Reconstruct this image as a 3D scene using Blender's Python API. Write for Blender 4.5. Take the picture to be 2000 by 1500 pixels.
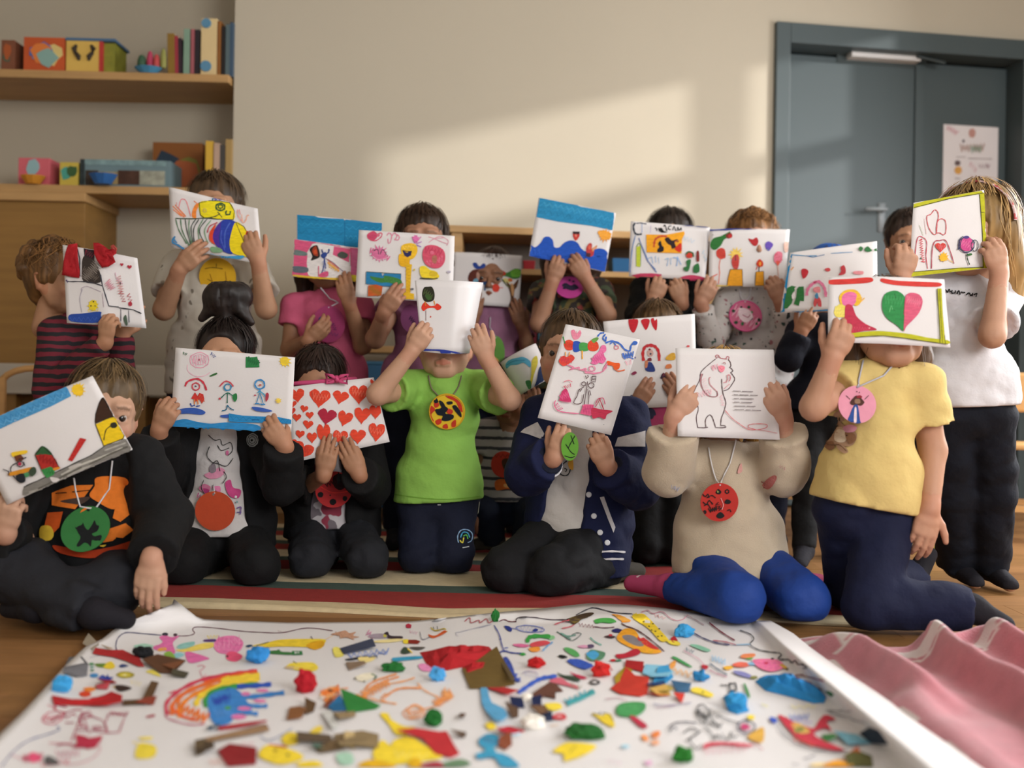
import bpy, bmesh, math, random
import numpy as np
from mathutils import Vector, Matrix
from mathutils.bvhtree import BVHTree
from mathutils.geometry import tessellate_polygon
for o in list(bpy.data.objects):
    bpy.data.objects.remove(o)
SC = bpy.context.scene
COL = SC.collection
R = math.radians

# ------------------------------------------------------------------ camera
H, F, ROLL = 0.61, 2000.0, 0.015
cd = bpy.data.cameras.new('camera')
cam = bpy.data.objects.new('camera', cd)
COL.objects.link(cam)
cam.matrix_world = Matrix.Translation((0, 0, H)) @ (Matrix.Rotation(R(90), 4, 'X') @ Matrix.Rotation(ROLL, 4, 'Z'))
cd.sensor_width = 36.0
cd.lens = 36.0
cd.dof.use_dof = True
cd.dof.focus_distance = 2.95
cd.dof.aperture_fstop = 1.6
SC.camera = cam
CR = np.array(cam.matrix_world.to_3x3())
CAM = np.array((0, 0, H))

# ------------------------------------------------------------------ world, sun, window light, exposure
SC.view_settings.view_transform = 'Standard'
SC.view_settings.look = 'None'
SC.view_settings.gamma = 1.0
SC.view_settings.use_curve_mapping = False
SC.view_settings.exposure = 0.55
wd = bpy.data.worlds.new('world')
SC.world = wd
wd.use_nodes = True
wd.node_tree.nodes['Background'].inputs[0].default_value = (0.93, 0.95, 1.0, 1)
wd.node_tree.nodes['Background'].inputs[1].default_value = 0.66

YAW = 0.165                      # the back wall recedes to the right
WN = np.array((math.sin(math.atan(YAW)), -math.cos(math.atan(YAW)), 0.0))   # wall normal, towards the room
WE = np.array((math.cos(math.atan(YAW)), math.sin(math.atan(YAW)), 0.0))    # along the wall
W0 = np.array((0.0, 4.9, 0.0))
U_R, U_L, ZC = 3.15, -3.4, 3.0    # right wall, left wall, ceiling
def wl(u, w, z):
    """a point u along the back wall, w out from it, at height z"""
    return W0 + WE * u + WN * w + np.array((0, 0, z))
def ray(px, py):
    d = CR @ np.array(((px - 1000) / F, -(py - 750) / F, -1.0))
    return d / d[1]
def P(px, py, D):
    return CAM + ray(px, py) * D
def G(px, py, z=0.0):
    d = ray(px, py)
    return CAM + d * ((z - H) / d[2])
def WUZ(px, py, w=0.0):
    d = ray(px, py)
    t = np.dot(W0 + WN * w - CAM, WN) / np.dot(d, WN)
    p = CAM + d * t - W0
    return float(np.dot(p, WE)), float(p[2])

# the sun: its patch on the wall runs from (700, 290) up to (1340, 150) in the photograph
(_ua, _za), (_ub, _zb) = WUZ(700, 292), WUZ(1340, 150)
SUN_M, SUN_DY = (_zb - _za) / (_ub - _ua), 0.80
def win_at(px, py):
    """where the ray that lands on wall pixel (px, py) came through the right wall: (out from the back wall, height)"""
    u, z = WUZ(px, py)
    return SUN_DY * (U_R - u), z + SUN_M * (U_R - u)
sd = bpy.data.lights.new('sun', 'SUN')
sun = bpy.data.objects.new('sun', sd)
COL.objects.link(sun)
sdir = -WE - WN * SUN_DY + np.array((0, 0, -SUN_M))
sun.rotation_euler = Vector(sdir).to_track_quat('-Z', 'Y').to_euler()
sun.location = (6, 0, 4)
sd.energy = 1.85
sd.angle = R(1.6)
sd.color = (1.0, 0.985, 0.955)

def area(name, loc, look, sx, sy, e, col):
    l = bpy.data.lights.new(name, 'AREA')
    o = bpy.data.objects.new(name, l)
    COL.objects.link(o)
    l.shape = 'RECTANGLE'; l.size = sx; l.size_y = sy; l.energy = e; l.color = col
    o.location = loc
    o.rotation_euler = Vector(np.array(look) - np.array(loc)).to_track_quat('-Z', 'Y').to_euler()
    return o
area('window_daylight', wl(U_R - 0.06, 2.3, 1.5), wl(U_R - 2.2, 2.9, 0.75), 2.6, 1.5, 118, (0.97, 0.98, 1.0))
area('front_fill', wl(U_R - 0.9, 6.8, 2.2), wl(0.0, 1.6, 0.8), 3.0, 1.8, 150, (1.0, 0.985, 0.96))  # fill added behind the camera to brighten the children; no window there

# ------------------------------------------------------------------ helpers: scene graph
def lin(c):
    if isinstance(c, str):
        c = [int(c[i:i + 2], 16) / 255 for i in (0, 2, 4)]
        return tuple(x / 12.92 if x <= 0.04045 else ((x + 0.055) / 1.055) ** 2.4 for x in c)
    return tuple(c)
MATS = {}
def mat(name, col, rough=0.75, var=0.0, vs=8.0, bump=0.0, bs=60.0, attr=False, spec=0.3, stretch=(1, 1, 1), sheen=0.0, transl=0.0):
    key = (name, str(col))
    if key in MATS:
        return MATS[key]
    m = bpy.data.materials.new(name)
    MATS[key] = m
    m.use_nodes = True
    nt = m.node_tree
    b = nt.nodes['Principled BSDF']
    b.inputs['Roughness'].default_value = rough
    b.inputs['Specular IOR Level'].default_value = spec
    if sheen:
        b.inputs['Sheen Weight'].default_value = sheen
    base = None
    if attr:
        a = nt.nodes.new('ShaderNodeAttribute'); a.attribute_name = 'col'
        base = a.outputs['Color']
    else:
        b.inputs['Base Color'].default_value = (*lin(col), 1)
    if var or bump:
        tc = nt.nodes.new('ShaderNodeTexCoord')
        mp = nt.nodes.new('ShaderNodeMapping'); mp.inputs['Scale'].default_value = stretch
        nt.links.new(tc.outputs['Object'], mp.inputs['Vector'])
    if var:
        n = nt.nodes.new('ShaderNodeTexNoise'); n.inputs['Scale'].default_value = vs; n.inputs['Detail'].default_value = 5
        nt.links.new(mp.outputs['Vector'], n.inputs['Vector'])
        mr = nt.nodes.new('ShaderNodeMapRange')
        mr.inputs[1].default_value = 0.3; mr.inputs[2].default_value = 0.7
        mr.inputs[3].default_value = 1 - var; mr.inputs[4].default_value = 1 + var
        nt.links.new(n.outputs['Fac'], mr.inputs[0])
        mx = nt.nodes.new('ShaderNodeVectorMath'); mx.operation = 'SCALE'
        if base is None:
            mx.inputs[0].default_value = lin(col)
        else:
            nt.links.new(base, mx.inputs[0])
        nt.links.new(mr.outputs[0], mx.inputs['Scale'])
        nt.links.new(mx.outputs[0], b.inputs['Base Color'])
    elif base is not None:
        nt.links.new(base, b.inputs['Base Color'])
    if bump:
        n2 = nt.nodes.new('ShaderNodeTexNoise'); n2.inputs['Scale'].default_value = bs; n2.inputs['Detail'].default_value = 4
        nt.links.new(mp.outputs['Vector'], n2.inputs['Vector'])
        bp = nt.nodes.new('ShaderNodeBump'); bp.inputs['Strength'].default_value = bump; bp.inputs['Distance'].default_value = 0.01
        nt.links.new(n2.outputs['Fac'], bp.inputs['Height'])
        nt.links.new(bp.outputs['Normal'], b.inputs['Normal'])
    return m
def tag(o, label=None, cat=None, group=None, kind=None):
    if label: o['label'] = label
    if cat: o['category'] = cat
    if group: o['group'] = group
    if kind: o['kind'] = kind
    return o
def empty(name, loc, label, cat, group=None):
    o = bpy.data.objects.new(name, None)
    COL.objects.link(o)
    o.location = Vector([float(x) for x in loc])
    o.empty_display_size = 0.05
    return tag(o, label, cat, group)
def adopt(o, parent):
    if parent is not None:
        o.parent = parent
        q = parent; off = Vector((0, 0, 0))
        while q is not None:
            off += q.location; q = q.parent
        o.location = o.location - off
def link(name, me, m=None, parent=None, smooth=False):
    """meshes are written in world coordinates; parents here only carry a location"""
    if m is not None and not len(me.materials):
        me.materials.append(m)
    if smooth:
        me.polygons.foreach_set('use_smooth', np.ones(len(me.polygons), dtype=bool))
    o = bpy.data.objects.new(name, me)
    COL.objects.link(o)
    adopt(o, parent)
    return o
def npmesh(name, V, Q, cols=None):
    me = bpy.data.meshes.new(name)
    V = np.asarray(V, dtype=np.float32)
    me.vertices.add(len(V)); me.vertices.foreach_set('co', V.ravel())
    if len(Q):
        Q = np.asarray(Q, dtype=np.int32)
        k = Q.shape[1]
        me.loops.add(Q.size); me.loops.foreach_set('vertex_index', Q.ravel())
        me.polygons.add(len(Q))
        me.polygons.foreach_set('loop_start', np.arange(0, Q.size, k, dtype=np.int32))
    me.update(calc_edges=True)
    me.validate()
    if cols is not None:
        ca = me.color_attributes.new('col', 'FLOAT_COLOR', 'POINT')
        c4 = np.ones((len(V), 4), dtype=np.float32); c4[:, :3] = cols
        ca.data.foreach_set('color', c4.ravel())
    return me
class MB:
    """collects faces of any size, builds one mesh"""
    def __init__(s): s.v = []; s.f = []; s.c = []
    def add(s, vs, fs, col=None):
        b = len(s.v); s.v += [tuple(map(float, x)) for x in vs]
        s.f += [tuple(b + i for i in f) for f in fs]
        s.c += [col or (0.5, 0.5, 0.5)] * len(vs)
        return s
    def hexa(s, c, col=None):
        """c: eight corners, bottom ring then top ring, both counter-clockwise"""
        return s.add(c, [(3, 2, 1, 0), (4, 5, 6, 7), (0, 1, 5, 4), (1, 2, 6, 5), (2, 3, 7, 6), (3, 0, 4, 7)], col)
    def box(s, x0, x1, y0, y1, z0, z1, fn=None, col=None):
        c = [(x0, y0, z0), (x1, y0, z0), (x1, y1, z0), (x0, y1, z0), (x0, y0, z1), (x1, y0, z1), (x1, y1, z1), (x0, y1, z1)]
        if fn: c = [fn(*p) for p in c]
        return s.hexa(c, col)
    def tube(s, pts, r, n=8, col=None, cap=True):
        pts = [np.array(p, float) for p in pts]
        rs = r if isinstance(r, (list, tuple)) else [r] * len(pts)
        vs = []; up = np.array((0.31, 0.2, 0.93))
        for i, p in enumerate(pts):
            t = pts[min(i + 1, len(pts) - 1)] - pts[max(i - 1, 0)]
            t /= np.linalg.norm(t) + 1e-9
            a = np.cross(t, up); a /= np.linalg.norm(a) + 1e-9
            b = np.cross(t, a)
            for k in range(n):
                w = 2 * math.pi * k / n
                vs.append(p + (a * math.cos(w) + b * math.sin(w)) * rs[i])
        fs = []
        for i in range(len(pts) - 1):
            for k in range(n):
                k2 = (k + 1) % n
                fs.append((i * n + k, i * n + k2, (i + 1) * n + k2, (i + 1) * n + k))
        if cap:
            fs.append(tuple(reversed(range(n)))); fs.append(tuple(range((len(pts) - 1) * n, len(pts) * n)))
        return s.add(vs, fs, col)
    def mesh(s, name, attr=False):
        me = bpy.data.meshes.new(name)
        me.from_pydata(s.v, [], s.f)
        bm = bmesh.new(); bm.from_mesh(me)
        bmesh.ops.recalc_face_normals(bm, faces=bm.faces)
        bm.to_mesh(me); bm.free()
        if attr:
            ca = me.color_attributes.new('col', 'FLOAT_COLOR', 'POINT')
            c4 = np.ones((len(s.v), 4), dtype=np.float32); c4[:, :3] = s.c
            ca.data.foreach_set('color', c4.ravel())
        return me
    def build(s, name, m, parent=None, smooth=False, bevel=0.0, seg=2, attr=False):
        me = s.mesh(name, attr)
        if bevel:
            bm = bmesh.new(); bm.from_mesh(me)
            bmesh.ops.bevel(bm, geom=[e for e in bm.edges if e.is_manifold and e.calc_face_angle(0) > 0.6], offset=bevel, segments=seg, affect='EDGES', profile=0.6)
            bm.to_mesh(me); bm.free()
        return link(name, me, m, parent, smooth)

# ------------------------------------------------------------------ helpers: implicit surfaces
def norm(v):
    v = np.asarray(v, float)
    return v / (np.linalg.norm(v) + 1e-12)
RNG = np.random.RandomState(5)
LAT = RNG.rand(32, 32, 32).astype(np.float32)
def vnoise(x, y, z):
    xi = np.floor(x).astype(np.int32); yi = np.floor(y).astype(np.int32); zi = np.floor(z).astype(np.int32)
    fx = x - xi; fy = y - yi; fz = z - zi
    fx = fx * fx * (3 - 2 * fx); fy = fy * fy * (3 - 2 * fy); fz = fz * fz * (3 - 2 * fz)
    xi &= 31; yi &= 31; zi &= 31
    x1 = (xi + 1) & 31; y1 = (yi + 1) & 31; z1 = (zi + 1) & 31
    a = LAT[xi, yi, zi] * (1 - fx) + LAT[x1, yi, zi] * fx
    b = LAT[xi, y1, zi] * (1 - fx) + LAT[x1, y1, zi] * fx
    c = LAT[xi, yi, z1] * (1 - fx) + LAT[x1, yi, z1] * fx
    d = LAT[xi, y1, z1] * (1 - fx) + LAT[x1, y1, z1] * fx
    return ((a * (1 - fy) + b * fy) * (1 - fz) + (c * (1 - fy) + d * fy) * fz) * 2 - 1
class Prim:
    """rounded cone with elliptic section; clip0/clip1 cut its ends flat"""
    __slots__ = ('p0', 'p1', 'a0', 'a1', 'b0', 'b1', 'rt', 'k', 'c0', 'c1', 'neg', 'planes')
    def __init__(s, p0, p1, a0, a1, b0=None, b1=None, rt=None, k=0.02, c0=False, c1=False, neg=False, planes=()):
        s.p0 = np.array(p0, float); s.p1 = np.array(p1, float)
        if np.linalg.norm(s.p1 - s.p0) < 1e-6: s.p1 = s.p0 + np.array((0, 0, 1e-4))
        s.a0, s.a1 = a0, a1; s.b0 = b0 or a0; s.b1 = b1 or a1
        s.rt = rt; s.k = k; s.c0, s.c1 = c0, c1; s.neg = neg; s.planes = planes
    def box(s, m):
        r = max(s.a0, s.a1, s.b0, s.b1) + m
        return np.minimum(s.p0, s.p1) - r, np.maximum(s.p0, s.p1) + r
    def ev(s, X, Y, Z):
        ax = s.p1 - s.p0; L2 = ax @ ax; L = math.sqrt(L2)
        x = X - s.p0[0]; y = Y - s.p0[1]; z = Z - s.p0[2]
        t = (x * ax[0] + y * ax[1] + z * ax[2]) / L2
        tc = np.clip(t, 0, 1)
        x = x - tc * ax[0]; y = y - tc * ax[1]; z = z - tc * ax[2]
        a = s.a0 + (s.a1 - s.a0) * tc
        if s.rt is None and s.b0 == s.a0 and s.b1 == s.a1:
            d = np.sqrt(x * x + y * y + z * z) - a
        else:
            b = s.b0 + (s.b1 - s.b0) * tc
            n = ax / L
            r = np.array(s.rt, float); r = norm(r - n * (r @ n)); f = np.cross(n, r)
            u = x * r[0] + y * r[1] + z * r[2]; v = x * f[0] + y * f[1] + z * f[2]; w = x * n[0] + y * n[1] + z * n[2]
            c = np.minimum(a, b)
            k0 = np.sqrt((u / a) ** 2 + (v / b) ** 2 + (w / c) ** 2)
            k1 = np.sqrt((u / a ** 2) ** 2 + (v / b ** 2) ** 2 + (w / c ** 2) ** 2)
            d = k0 * (k0 - 1) / np.maximum(k1, 1e-6)
        if s.c0: d = np.maximum(d, -t * L)
        if s.c1: d = np.maximum(d, (t - 1) * L)
        for (q, n) in s.planes:
            d = np.maximum(d, (X - q[0]) * n[0] + (Y - q[1]) * n[1] + (Z - q[2]) * n[2])
        return d
def surfnet(prims, h, planes=(), wr=None, keep=None, pad=0.02, bias=0.0):
    """smooth union of prims (neg ones cut away) -> vertices, quads.  keep = [(centre, radius, inside?)] spheres"""
    lo = np.min([p.box(pad)[0] for p in prims if not p.neg], axis=0); hi = np.max([p.box(pad)[1] for p in prims if not p.neg], axis=0)
    if keep:
        for (c, r, ins) in keep:
            if ins: lo = np.maximum(lo, np.array(c) - r - 3 * h); hi = np.minimum(hi, np.array(c) + r + 3 * h)
    n = np.maximum(np.ceil((hi - lo) / h).astype(int) + 1, 3)
    fld = np.full(n, 0.25, dtype=np.float32)
    gx, gy, gz = [(lo[i] + h * np.arange(n[i])).astype(np.float32) for i in range(3)]
    for p in prims:
        a, b = p.box(p.k + 2.5 * h + 0.01)
        i0 = np.clip(np.floor((a - lo) / h).astype(int), 0, n); i1 = np.clip(np.ceil((b - lo) / h).astype(int) + 1, 0, n)
        if np.any(i1 <= i0): continue
        sl = tuple(slice(i0[i], i1[i]) for i in range(3))
        d = p.ev(gx[sl[0]][:, None, None], gy[sl[1]][None, :, None], gz[sl[2]][None, None, :]).astype(np.float32)
        f = fld[sl]
        if p.neg:
            e = -d
            hh = np.clip(0.5 + 0.5 * (f - e) / p.k, 0, 1)
            fld[sl] = e * (1 - hh) + f * hh + p.k * hh * (1 - hh)
        else:
            hh = np.clip(0.5 + 0.5 * (f - d) / p.k, 0, 1)
            fld[sl] = f * (1 - hh) + d * hh - p.k * hh * (1 - hh)
    if wr is not None:
        ii = np.nonzero(np.abs(fld) < 0.03)
        fld[ii] += wr(gx[ii[0]], gy[ii[1]], gz[ii[2]]).astype(np.float32)
    for (q, nn) in planes:
        fld = np.maximum(fld, ((gx[:, None, None] - q[0]) * nn[0] + (gy[None, :, None] - q[1]) * nn[1] + (gz[None, None, :] - q[2]) * nn[2]).astype(np.float32))
    if bias: fld -= bias
    if keep:
        for (c, r, ins) in keep:
            d = (np.sqrt((gx[:, None, None] - c[0]) ** 2 + (gy[None, :, None] - c[1]) ** 2 + (gz[None, None, :] - c[2]) ** 2) - r).astype(np.float32)
            fld = np.maximum(fld, d if ins else -d)
    fld[0] = fld[-1] = 0.1; fld[:, 0] = fld[:, -1] = 0.1; fld[:, :, 0] = fld[:, :, -1] = 0.1
    s = fld < 0
    cnt = np.zeros(np.array(s.shape) - 1, dtype=np.int8)
    for dx in (0, 1):
        for dy in (0, 1):
            for dz in (0, 1):
                cnt += s[dx:s.shape[0] - 1 + dx, dy:s.shape[1] - 1 + dy, dz:s.shape[2] - 1 + dz]
    act = np.argwhere((cnt > 0) & (cnt < 8))
    if not len(act): return np.zeros((0, 3)), np.zeros((0, 4), int)
    idx = np.full(cnt.shape, -1, dtype=np.int32)
    idx[act[:, 0], act[:, 1], act[:, 2]] = np.arange(len(act))
    acc = np.zeros((len(act), 3)); num = np.zeros(len(act))
    cs = [(i, j, k) for i in (0, 1) for j in (0, 1) for k in (0, 1)]
    vals = {c: fld[act[:, 0] + c[0], act[:, 1] + c[1], act[:, 2] + c[2]] for c in cs}
    for c in cs:
        for ax in range(3):
            if c[ax] == 0:
                e = list(c); e[ax] = 1; e = tuple(e)
                f0, f1 = vals[c], vals[e]
                m = (f0 < 0) != (f1 < 0)
                t = f0[m] / (f0[m] - f1[m])
                q = np.tile(np.array(c, float), (m.sum(), 1)); q[:, ax] = t
                acc[m] += q; num[m] += 1
    V = lo + (act + acc / num[:, None]) * h
    quads = []
    for ax in range(3):
        a1, a2 = (ax + 1) % 3, (ax + 2) % 3
        s0 = np.take(s, range(0, s.shape[ax] - 1), axis=ax); s1 = np.take(s, range(1, s.shape[ax]), axis=ax)
        e = np.argwhere(s0 != s1)
        e = e[(e[:, a1] > 0) & (e[:, a2] > 0) & (e[:, a1] < s.shape[a1] - 1) & (e[:, a2] < s.shape[a2] - 1)]
        if not len(e): continue
        def ci(d1, d2):
            q = e.copy(); q[:, a1] -= d1; q[:, a2] -= d2
            return idx[q[:, 0], q[:, 1], q[:, 2]]
        A, B, C, D = ci(1, 1), ci(0, 1), ci(0, 0), ci(1, 0)
        fl = s[e[:, 0], e[:, 1], e[:, 2]]
        quads.append(np.where(fl[:, None], np.stack([A, B, C, D], 1), np.stack([D, C, B, A], 1)))
    return V, np.concatenate(quads)
def bvh_of(*objs):
    V = []; Fc = []
    for o in objs:
        b = len(V)
        off = Vector((0, 0, 0)); q = o
        while q is not None:
            off += q.location; q = q.parent
        V += [v.co + off for v in o.data.vertices]
        Fc += [tuple(b + i for i in p.vertices) for p in o.data.polygons]
    return BVHTree.FromPolygons(V, Fc)
# ------------------------------------------------------------------ the room
M_WALL = mat('wall_plaster', 'b5ab99', 0.9, 0.02, 1.5, 0.04, 90)
M_WOOD = mat('birch_shelf', 'b68f5e', 0.5, 0.10, 3.0, stretch=(1, 8, 12))
M_OAK = mat('wood_panel', '8f6a38', 0.5, 0.10, 2.5, stretch=(1, 6, 14))
M_DOOR = mat('door_paint', '475153', 0.45, 0.03, 2.0)
M_WHITE = mat('white_paint', 'd8d4cc', 0.5, 0.02, 4)

fl = MB().box(-3.6, 3.4, -2.2, 5.8, -0.06, -0.012).build('floor', mat('floor_joint', '3a2a1c', 0.9), None)
tag(fl, kind='structure')
rng = random.Random(3)
PLK = [mat('floor_plank', c, 0.42, 0.16, 5.0, 0.05, 30, stretch=(1, 9, 1)) for c in ('8c653c', '966c43', '805a35', '91683e')]
W = 0.135
for r_ in range(30):
    y0 = 1.30 + r_ * W
    lim = min(3.3, 0.55 * (y0 + W) + 0.9)
    x = -lim - rng.random() * 0.9
    while x < lim:
        L = rng.choice((0.8, 1.0, 1.2, 1.4))
        b = MB().box(x + 0.0008, x + L - 0.0008, y0 + 0.0008, y0 + W - 0.0008, -0.013, 0.0 - rng.random() * 0.0008)
        b.build('plank', rng.choice(PLK), fl)
        x += L
def wbox(u0, u1, w0, w1, z0, z1, mb=None):
    return (mb or MB()).box(u0, u1, w0, w1, z0, z1, wl)
# back wall: a pier from the alcove corner (u0) to the door, over the door, right of the door
U0 = WUZ(455, 300)[0]
UD0, ZD = WUZ(1513, 45)
UD1 = WUZ(2012, 85)[0] + 0.02
m = MB()
wbox(U0, UD0, -0.35, 0.0, 0, ZC, m)
wbox(UD0, UD1, -0.35, 0.0, ZD, ZC, m)
wbox(UD1, U_R + 0.3, -0.35, 0.0, 0, ZC, m)
tag(m.build('wall_back', M_WALL), kind='structure')
# shelf alcove on the left, set back
m = MB(); m.box(-3.7, U0 * 0.985 - 0.005, 5.0, 5.1, 0, ZC); tag(m.build('wall_alcove', M_WALL), kind='structure')
m = MB(); wbox(U_L - 0.1, U_L, -0.5, 7.2, 0, ZC, m); tag(m.build('wall_left', M_WALL), kind='structure')
m = MB(); wbox(U_L - 0.1, U_R + 0.3, -0.8, 7.2, ZC, ZC + 0.1, m); tag(m.build('ceiling', mat('ceiling_paint', 'e4e0d8', 0.9)), kind='structure')
# right wall with two tall window openings; added unseen panels keep the sun out of their lower part
ZS, ZH = 0.75, win_at(1340, 150)[1]
wins = [(win_at(1728, 200)[0], win_at(1418, 200)[0]), (win_at(1346, 250)[0], win_at(690, 300)[0])]
ZB = win_at(1430, 332)[1]      # out from the back wall
ww = 0.30
m = MB()
edges = [-0.35] + [e for w_ in wins for e in w_] + [7.2]
for i in range(0, len(edges), 2):
    wbox(U_R, U_R + 0.12, edges[i], edges[i + 1], 0, ZC, m)
for a_, b_ in wins:
    wbox(U_R, U_R + 0.12, a_, b_, 0, ZS, m); wbox(U_R, U_R + 0.12, a_, b_, ZH, ZC, m)
tag(m.build('wall_right', M_WALL), kind='structure')
for i, (a_, b_) in enumerate(wins):
    fr = MB()
    for (x0, x1, z0, z1) in ((a_, a_ + 0.02, ZS, ZH), (b_ - 0.02, b_, ZS, ZH), (a_, b_, ZS, ZS + 0.05), (a_, b_, ZH - 0.01, ZH), (a_, b_, ZB - .05, ZB + .05)):
        wbox(U_R + 0.02, U_R + 0.08, x0, x1, z0, z1, fr)
    o = tag(fr.build('window_%d' % (i + 1), M_WHITE), kind='structure')
    bl = MB(); wbox(U_R + 0.085, U_R + 0.09, a_ + 0.02, b_ - 0.02, ZS + .02, 1.80, bl)
    bl.build('sun_blocker', M_WHITE, o)  # unseen panel, added to keep direct sun off the children
# baseboard
bb = MB(); wbox(U0, UD0, 0, 0.015, 0, 0.075, bb)
tag(bb.build('baseboard_back', mat('baseboard_wood', 'c9b08a', 0.5, 0.08, 4)), kind='structure')
# ------------------------------------------------------------------ the double door
fw = 0.075
def zat(px, py): return WUZ(px, py)[1]
fr = MB()
wbox(UD0, UD0 + fw, -0.20, 0.03, 0, ZD, fr); wbox(UD1 - fw, UD1, -0.20, 0.03, 0, ZD, fr); wbox(UD0 + fw, UD1 - fw, -0.20, 0.03, ZD - 0.10, ZD, fr)
wbox(UD0, UD1, -0.35, -0.21, 0, ZD, fr)
door = tag(fr.build('door_1', M_DOOR, bevel=0.004), kind='structure')
um = WUZ(1795, 300, -0.1)[0]
for (a_, b_, nm) in ((UD0 + fw + 0.004, um - 0.004, 'left'), (um + 0.004, UD1 - fw - 0.004, 'right')):
    lf = MB(); wbox(a_, b_, -0.155, -0.105, 0.012, ZD - 0.112, lf)
    o = lf.build('door_leaf', M_DOOR, door, bevel=0.003)
    if nm == 'left':
        hu, hz = WUZ(1722, 412, -0.1)
        hb = MB(); wbox(hu - 0.02, hu + 0.02, -0.105, -0.098, hz - 0.11, hz + 0.04, hb)
        hb.tube([wl(hu, -0.1, hz), wl(hu, -0.05, hz), wl(hu - 0.02, -0.045, hz), wl(hu - 0.12, -0.045, hz - 0.004)], 0.009, 8)
        hb.build('door_handle', mat('handle_steel', '8d9396', 0.35), o, smooth=True)
    else:
        ab = MB(); wbox(um - 0.028, um + 0.024, -0.105, -0.092, 0.02, ZD - 0.125, ab); ab.build('cover_strip', M_DOOR, o, bevel=0.002)
c0u, c0z = WUZ(1664, 97, -0.04); c1u, c1z = WUZ(1800, 112, -0.04)
cl = MB(); wbox(c0u, c1u, -0.105, -0.04, c0z - 0.032, c0z + 0.012, cl)
oc = cl.build('door_closer', mat('closer_silver', 'd9d5d2', 0.4), door, bevel=0.005)
ca = MB(); wbox(c0u - 0.05, c1u + 0.06, -0.11, -0.10, c0z - 0.05, c0z + 0.02, ca)
ca.tube([wl(c1u - 0.03, -0.03, c1z), wl(c1u + 0.12, -0.02, c1z - 0.028)], 0.008, 6)
ca.build('closer_arm', mat('closer_dark', '3c4444', 0.4), oc)
# notice pinned to the right leaf
nu0, nz0 = WUZ(1847, 241, -0.085); nu1, nz1 = WUZ(1952, 380, -0.085)
nm = MB(); wbox(nu0, nu1, -0.104, -0.1025, nz1 - 0.02, nz0, nm)
notice = nm.build('notice_sheet', mat('paper_white', 'd9d2d2', 0.8))
tag(notice, 'white notice sheet with small faded pictures pinned on the grey door', 'notice')
NOTICE = notice
# ------------------------------------------------------------------ alcove shelves
SH0 = 4.60; SHW = 0.39
def al(x, y, z): return np.array((x, SH0 + 0.035 * (x + 2.3) + y, z))
xr = U0 * 0.985 - 0.012
def shelf(name, ztop, th, label, x0=-3.3, x1=xr, d0=0.0, d1=SHW):
    return tag(MB().box(x0, x1, d0, d1, ztop - th, ztop, al).build(name, M_WOOD, None, bevel=0.003), label, 'shelf')
ZU = P(225, 143, 4.64)[2]; ZL = P(300, 366, 4.64)[2]
shelf('wall_shelf', ZU, 0.036, 'upper birch shelf holding two bright picture boxes and a row of books')
shelf('wall_shelf', ZL, 0.036, 'lower birch shelf holding a long flat box and small toys')
def px2x(px, y=0.06): # x on the shelf line
    d = ray(px, 250)
    t = (SH0 + y + 0.035 * 2.3) / (1 - 0.035 * d[0])
    return d[0] * t
XB = px2x(166, 0.0)
pc = MB().box(-3.3, XB, 0.015, SHW, 0.50, ZL - 0.045, al).build('wall_cabinet', M_OAK, None, bevel=0.004)
tag(pc, 'honey-coloured wooden cabinet with a plain panel below the lower shelf', 'cabinet')
MB().box(-3.3, XB + 0.01, -0.01, SHW, ZL - 0.075, ZL - 0.037, al).build('cabinet_top', M_WOOD, pc, bevel=0.003)
zt1 = P(200, 712, 4.4)[2]; zt0 = P(200, 772, 4.4)[2]
def at_y(x, y, z): return (x, y, z)
tb = MB().box(-3.0, P(335, 740, 4.4)[0], 4.42, 4.62, zt0, zt1, at_y).build('low_shelf_unit', mat('pale_laminate', 'b9b2a6', 0.5, 0.02), None, bevel=0.006)
tag(tb, 'low unit with a pale grey front behind the striped-shirt child', 'cabinet')
m = MB()
for x in (-2.6, -2.2, P(285, 800, 4.45)[0] - 0.05, P(320, 800, 4.45)[0]):
    m.box(x, x + 0.05, 4.44, 4.49, 0, zt0)
m.box(-2.9, P(300, 800, 4.45)[0], 4.56, 4.60, 0.05, zt0 - 0.01)
m.build('support', M_OAK, tb)

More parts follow.
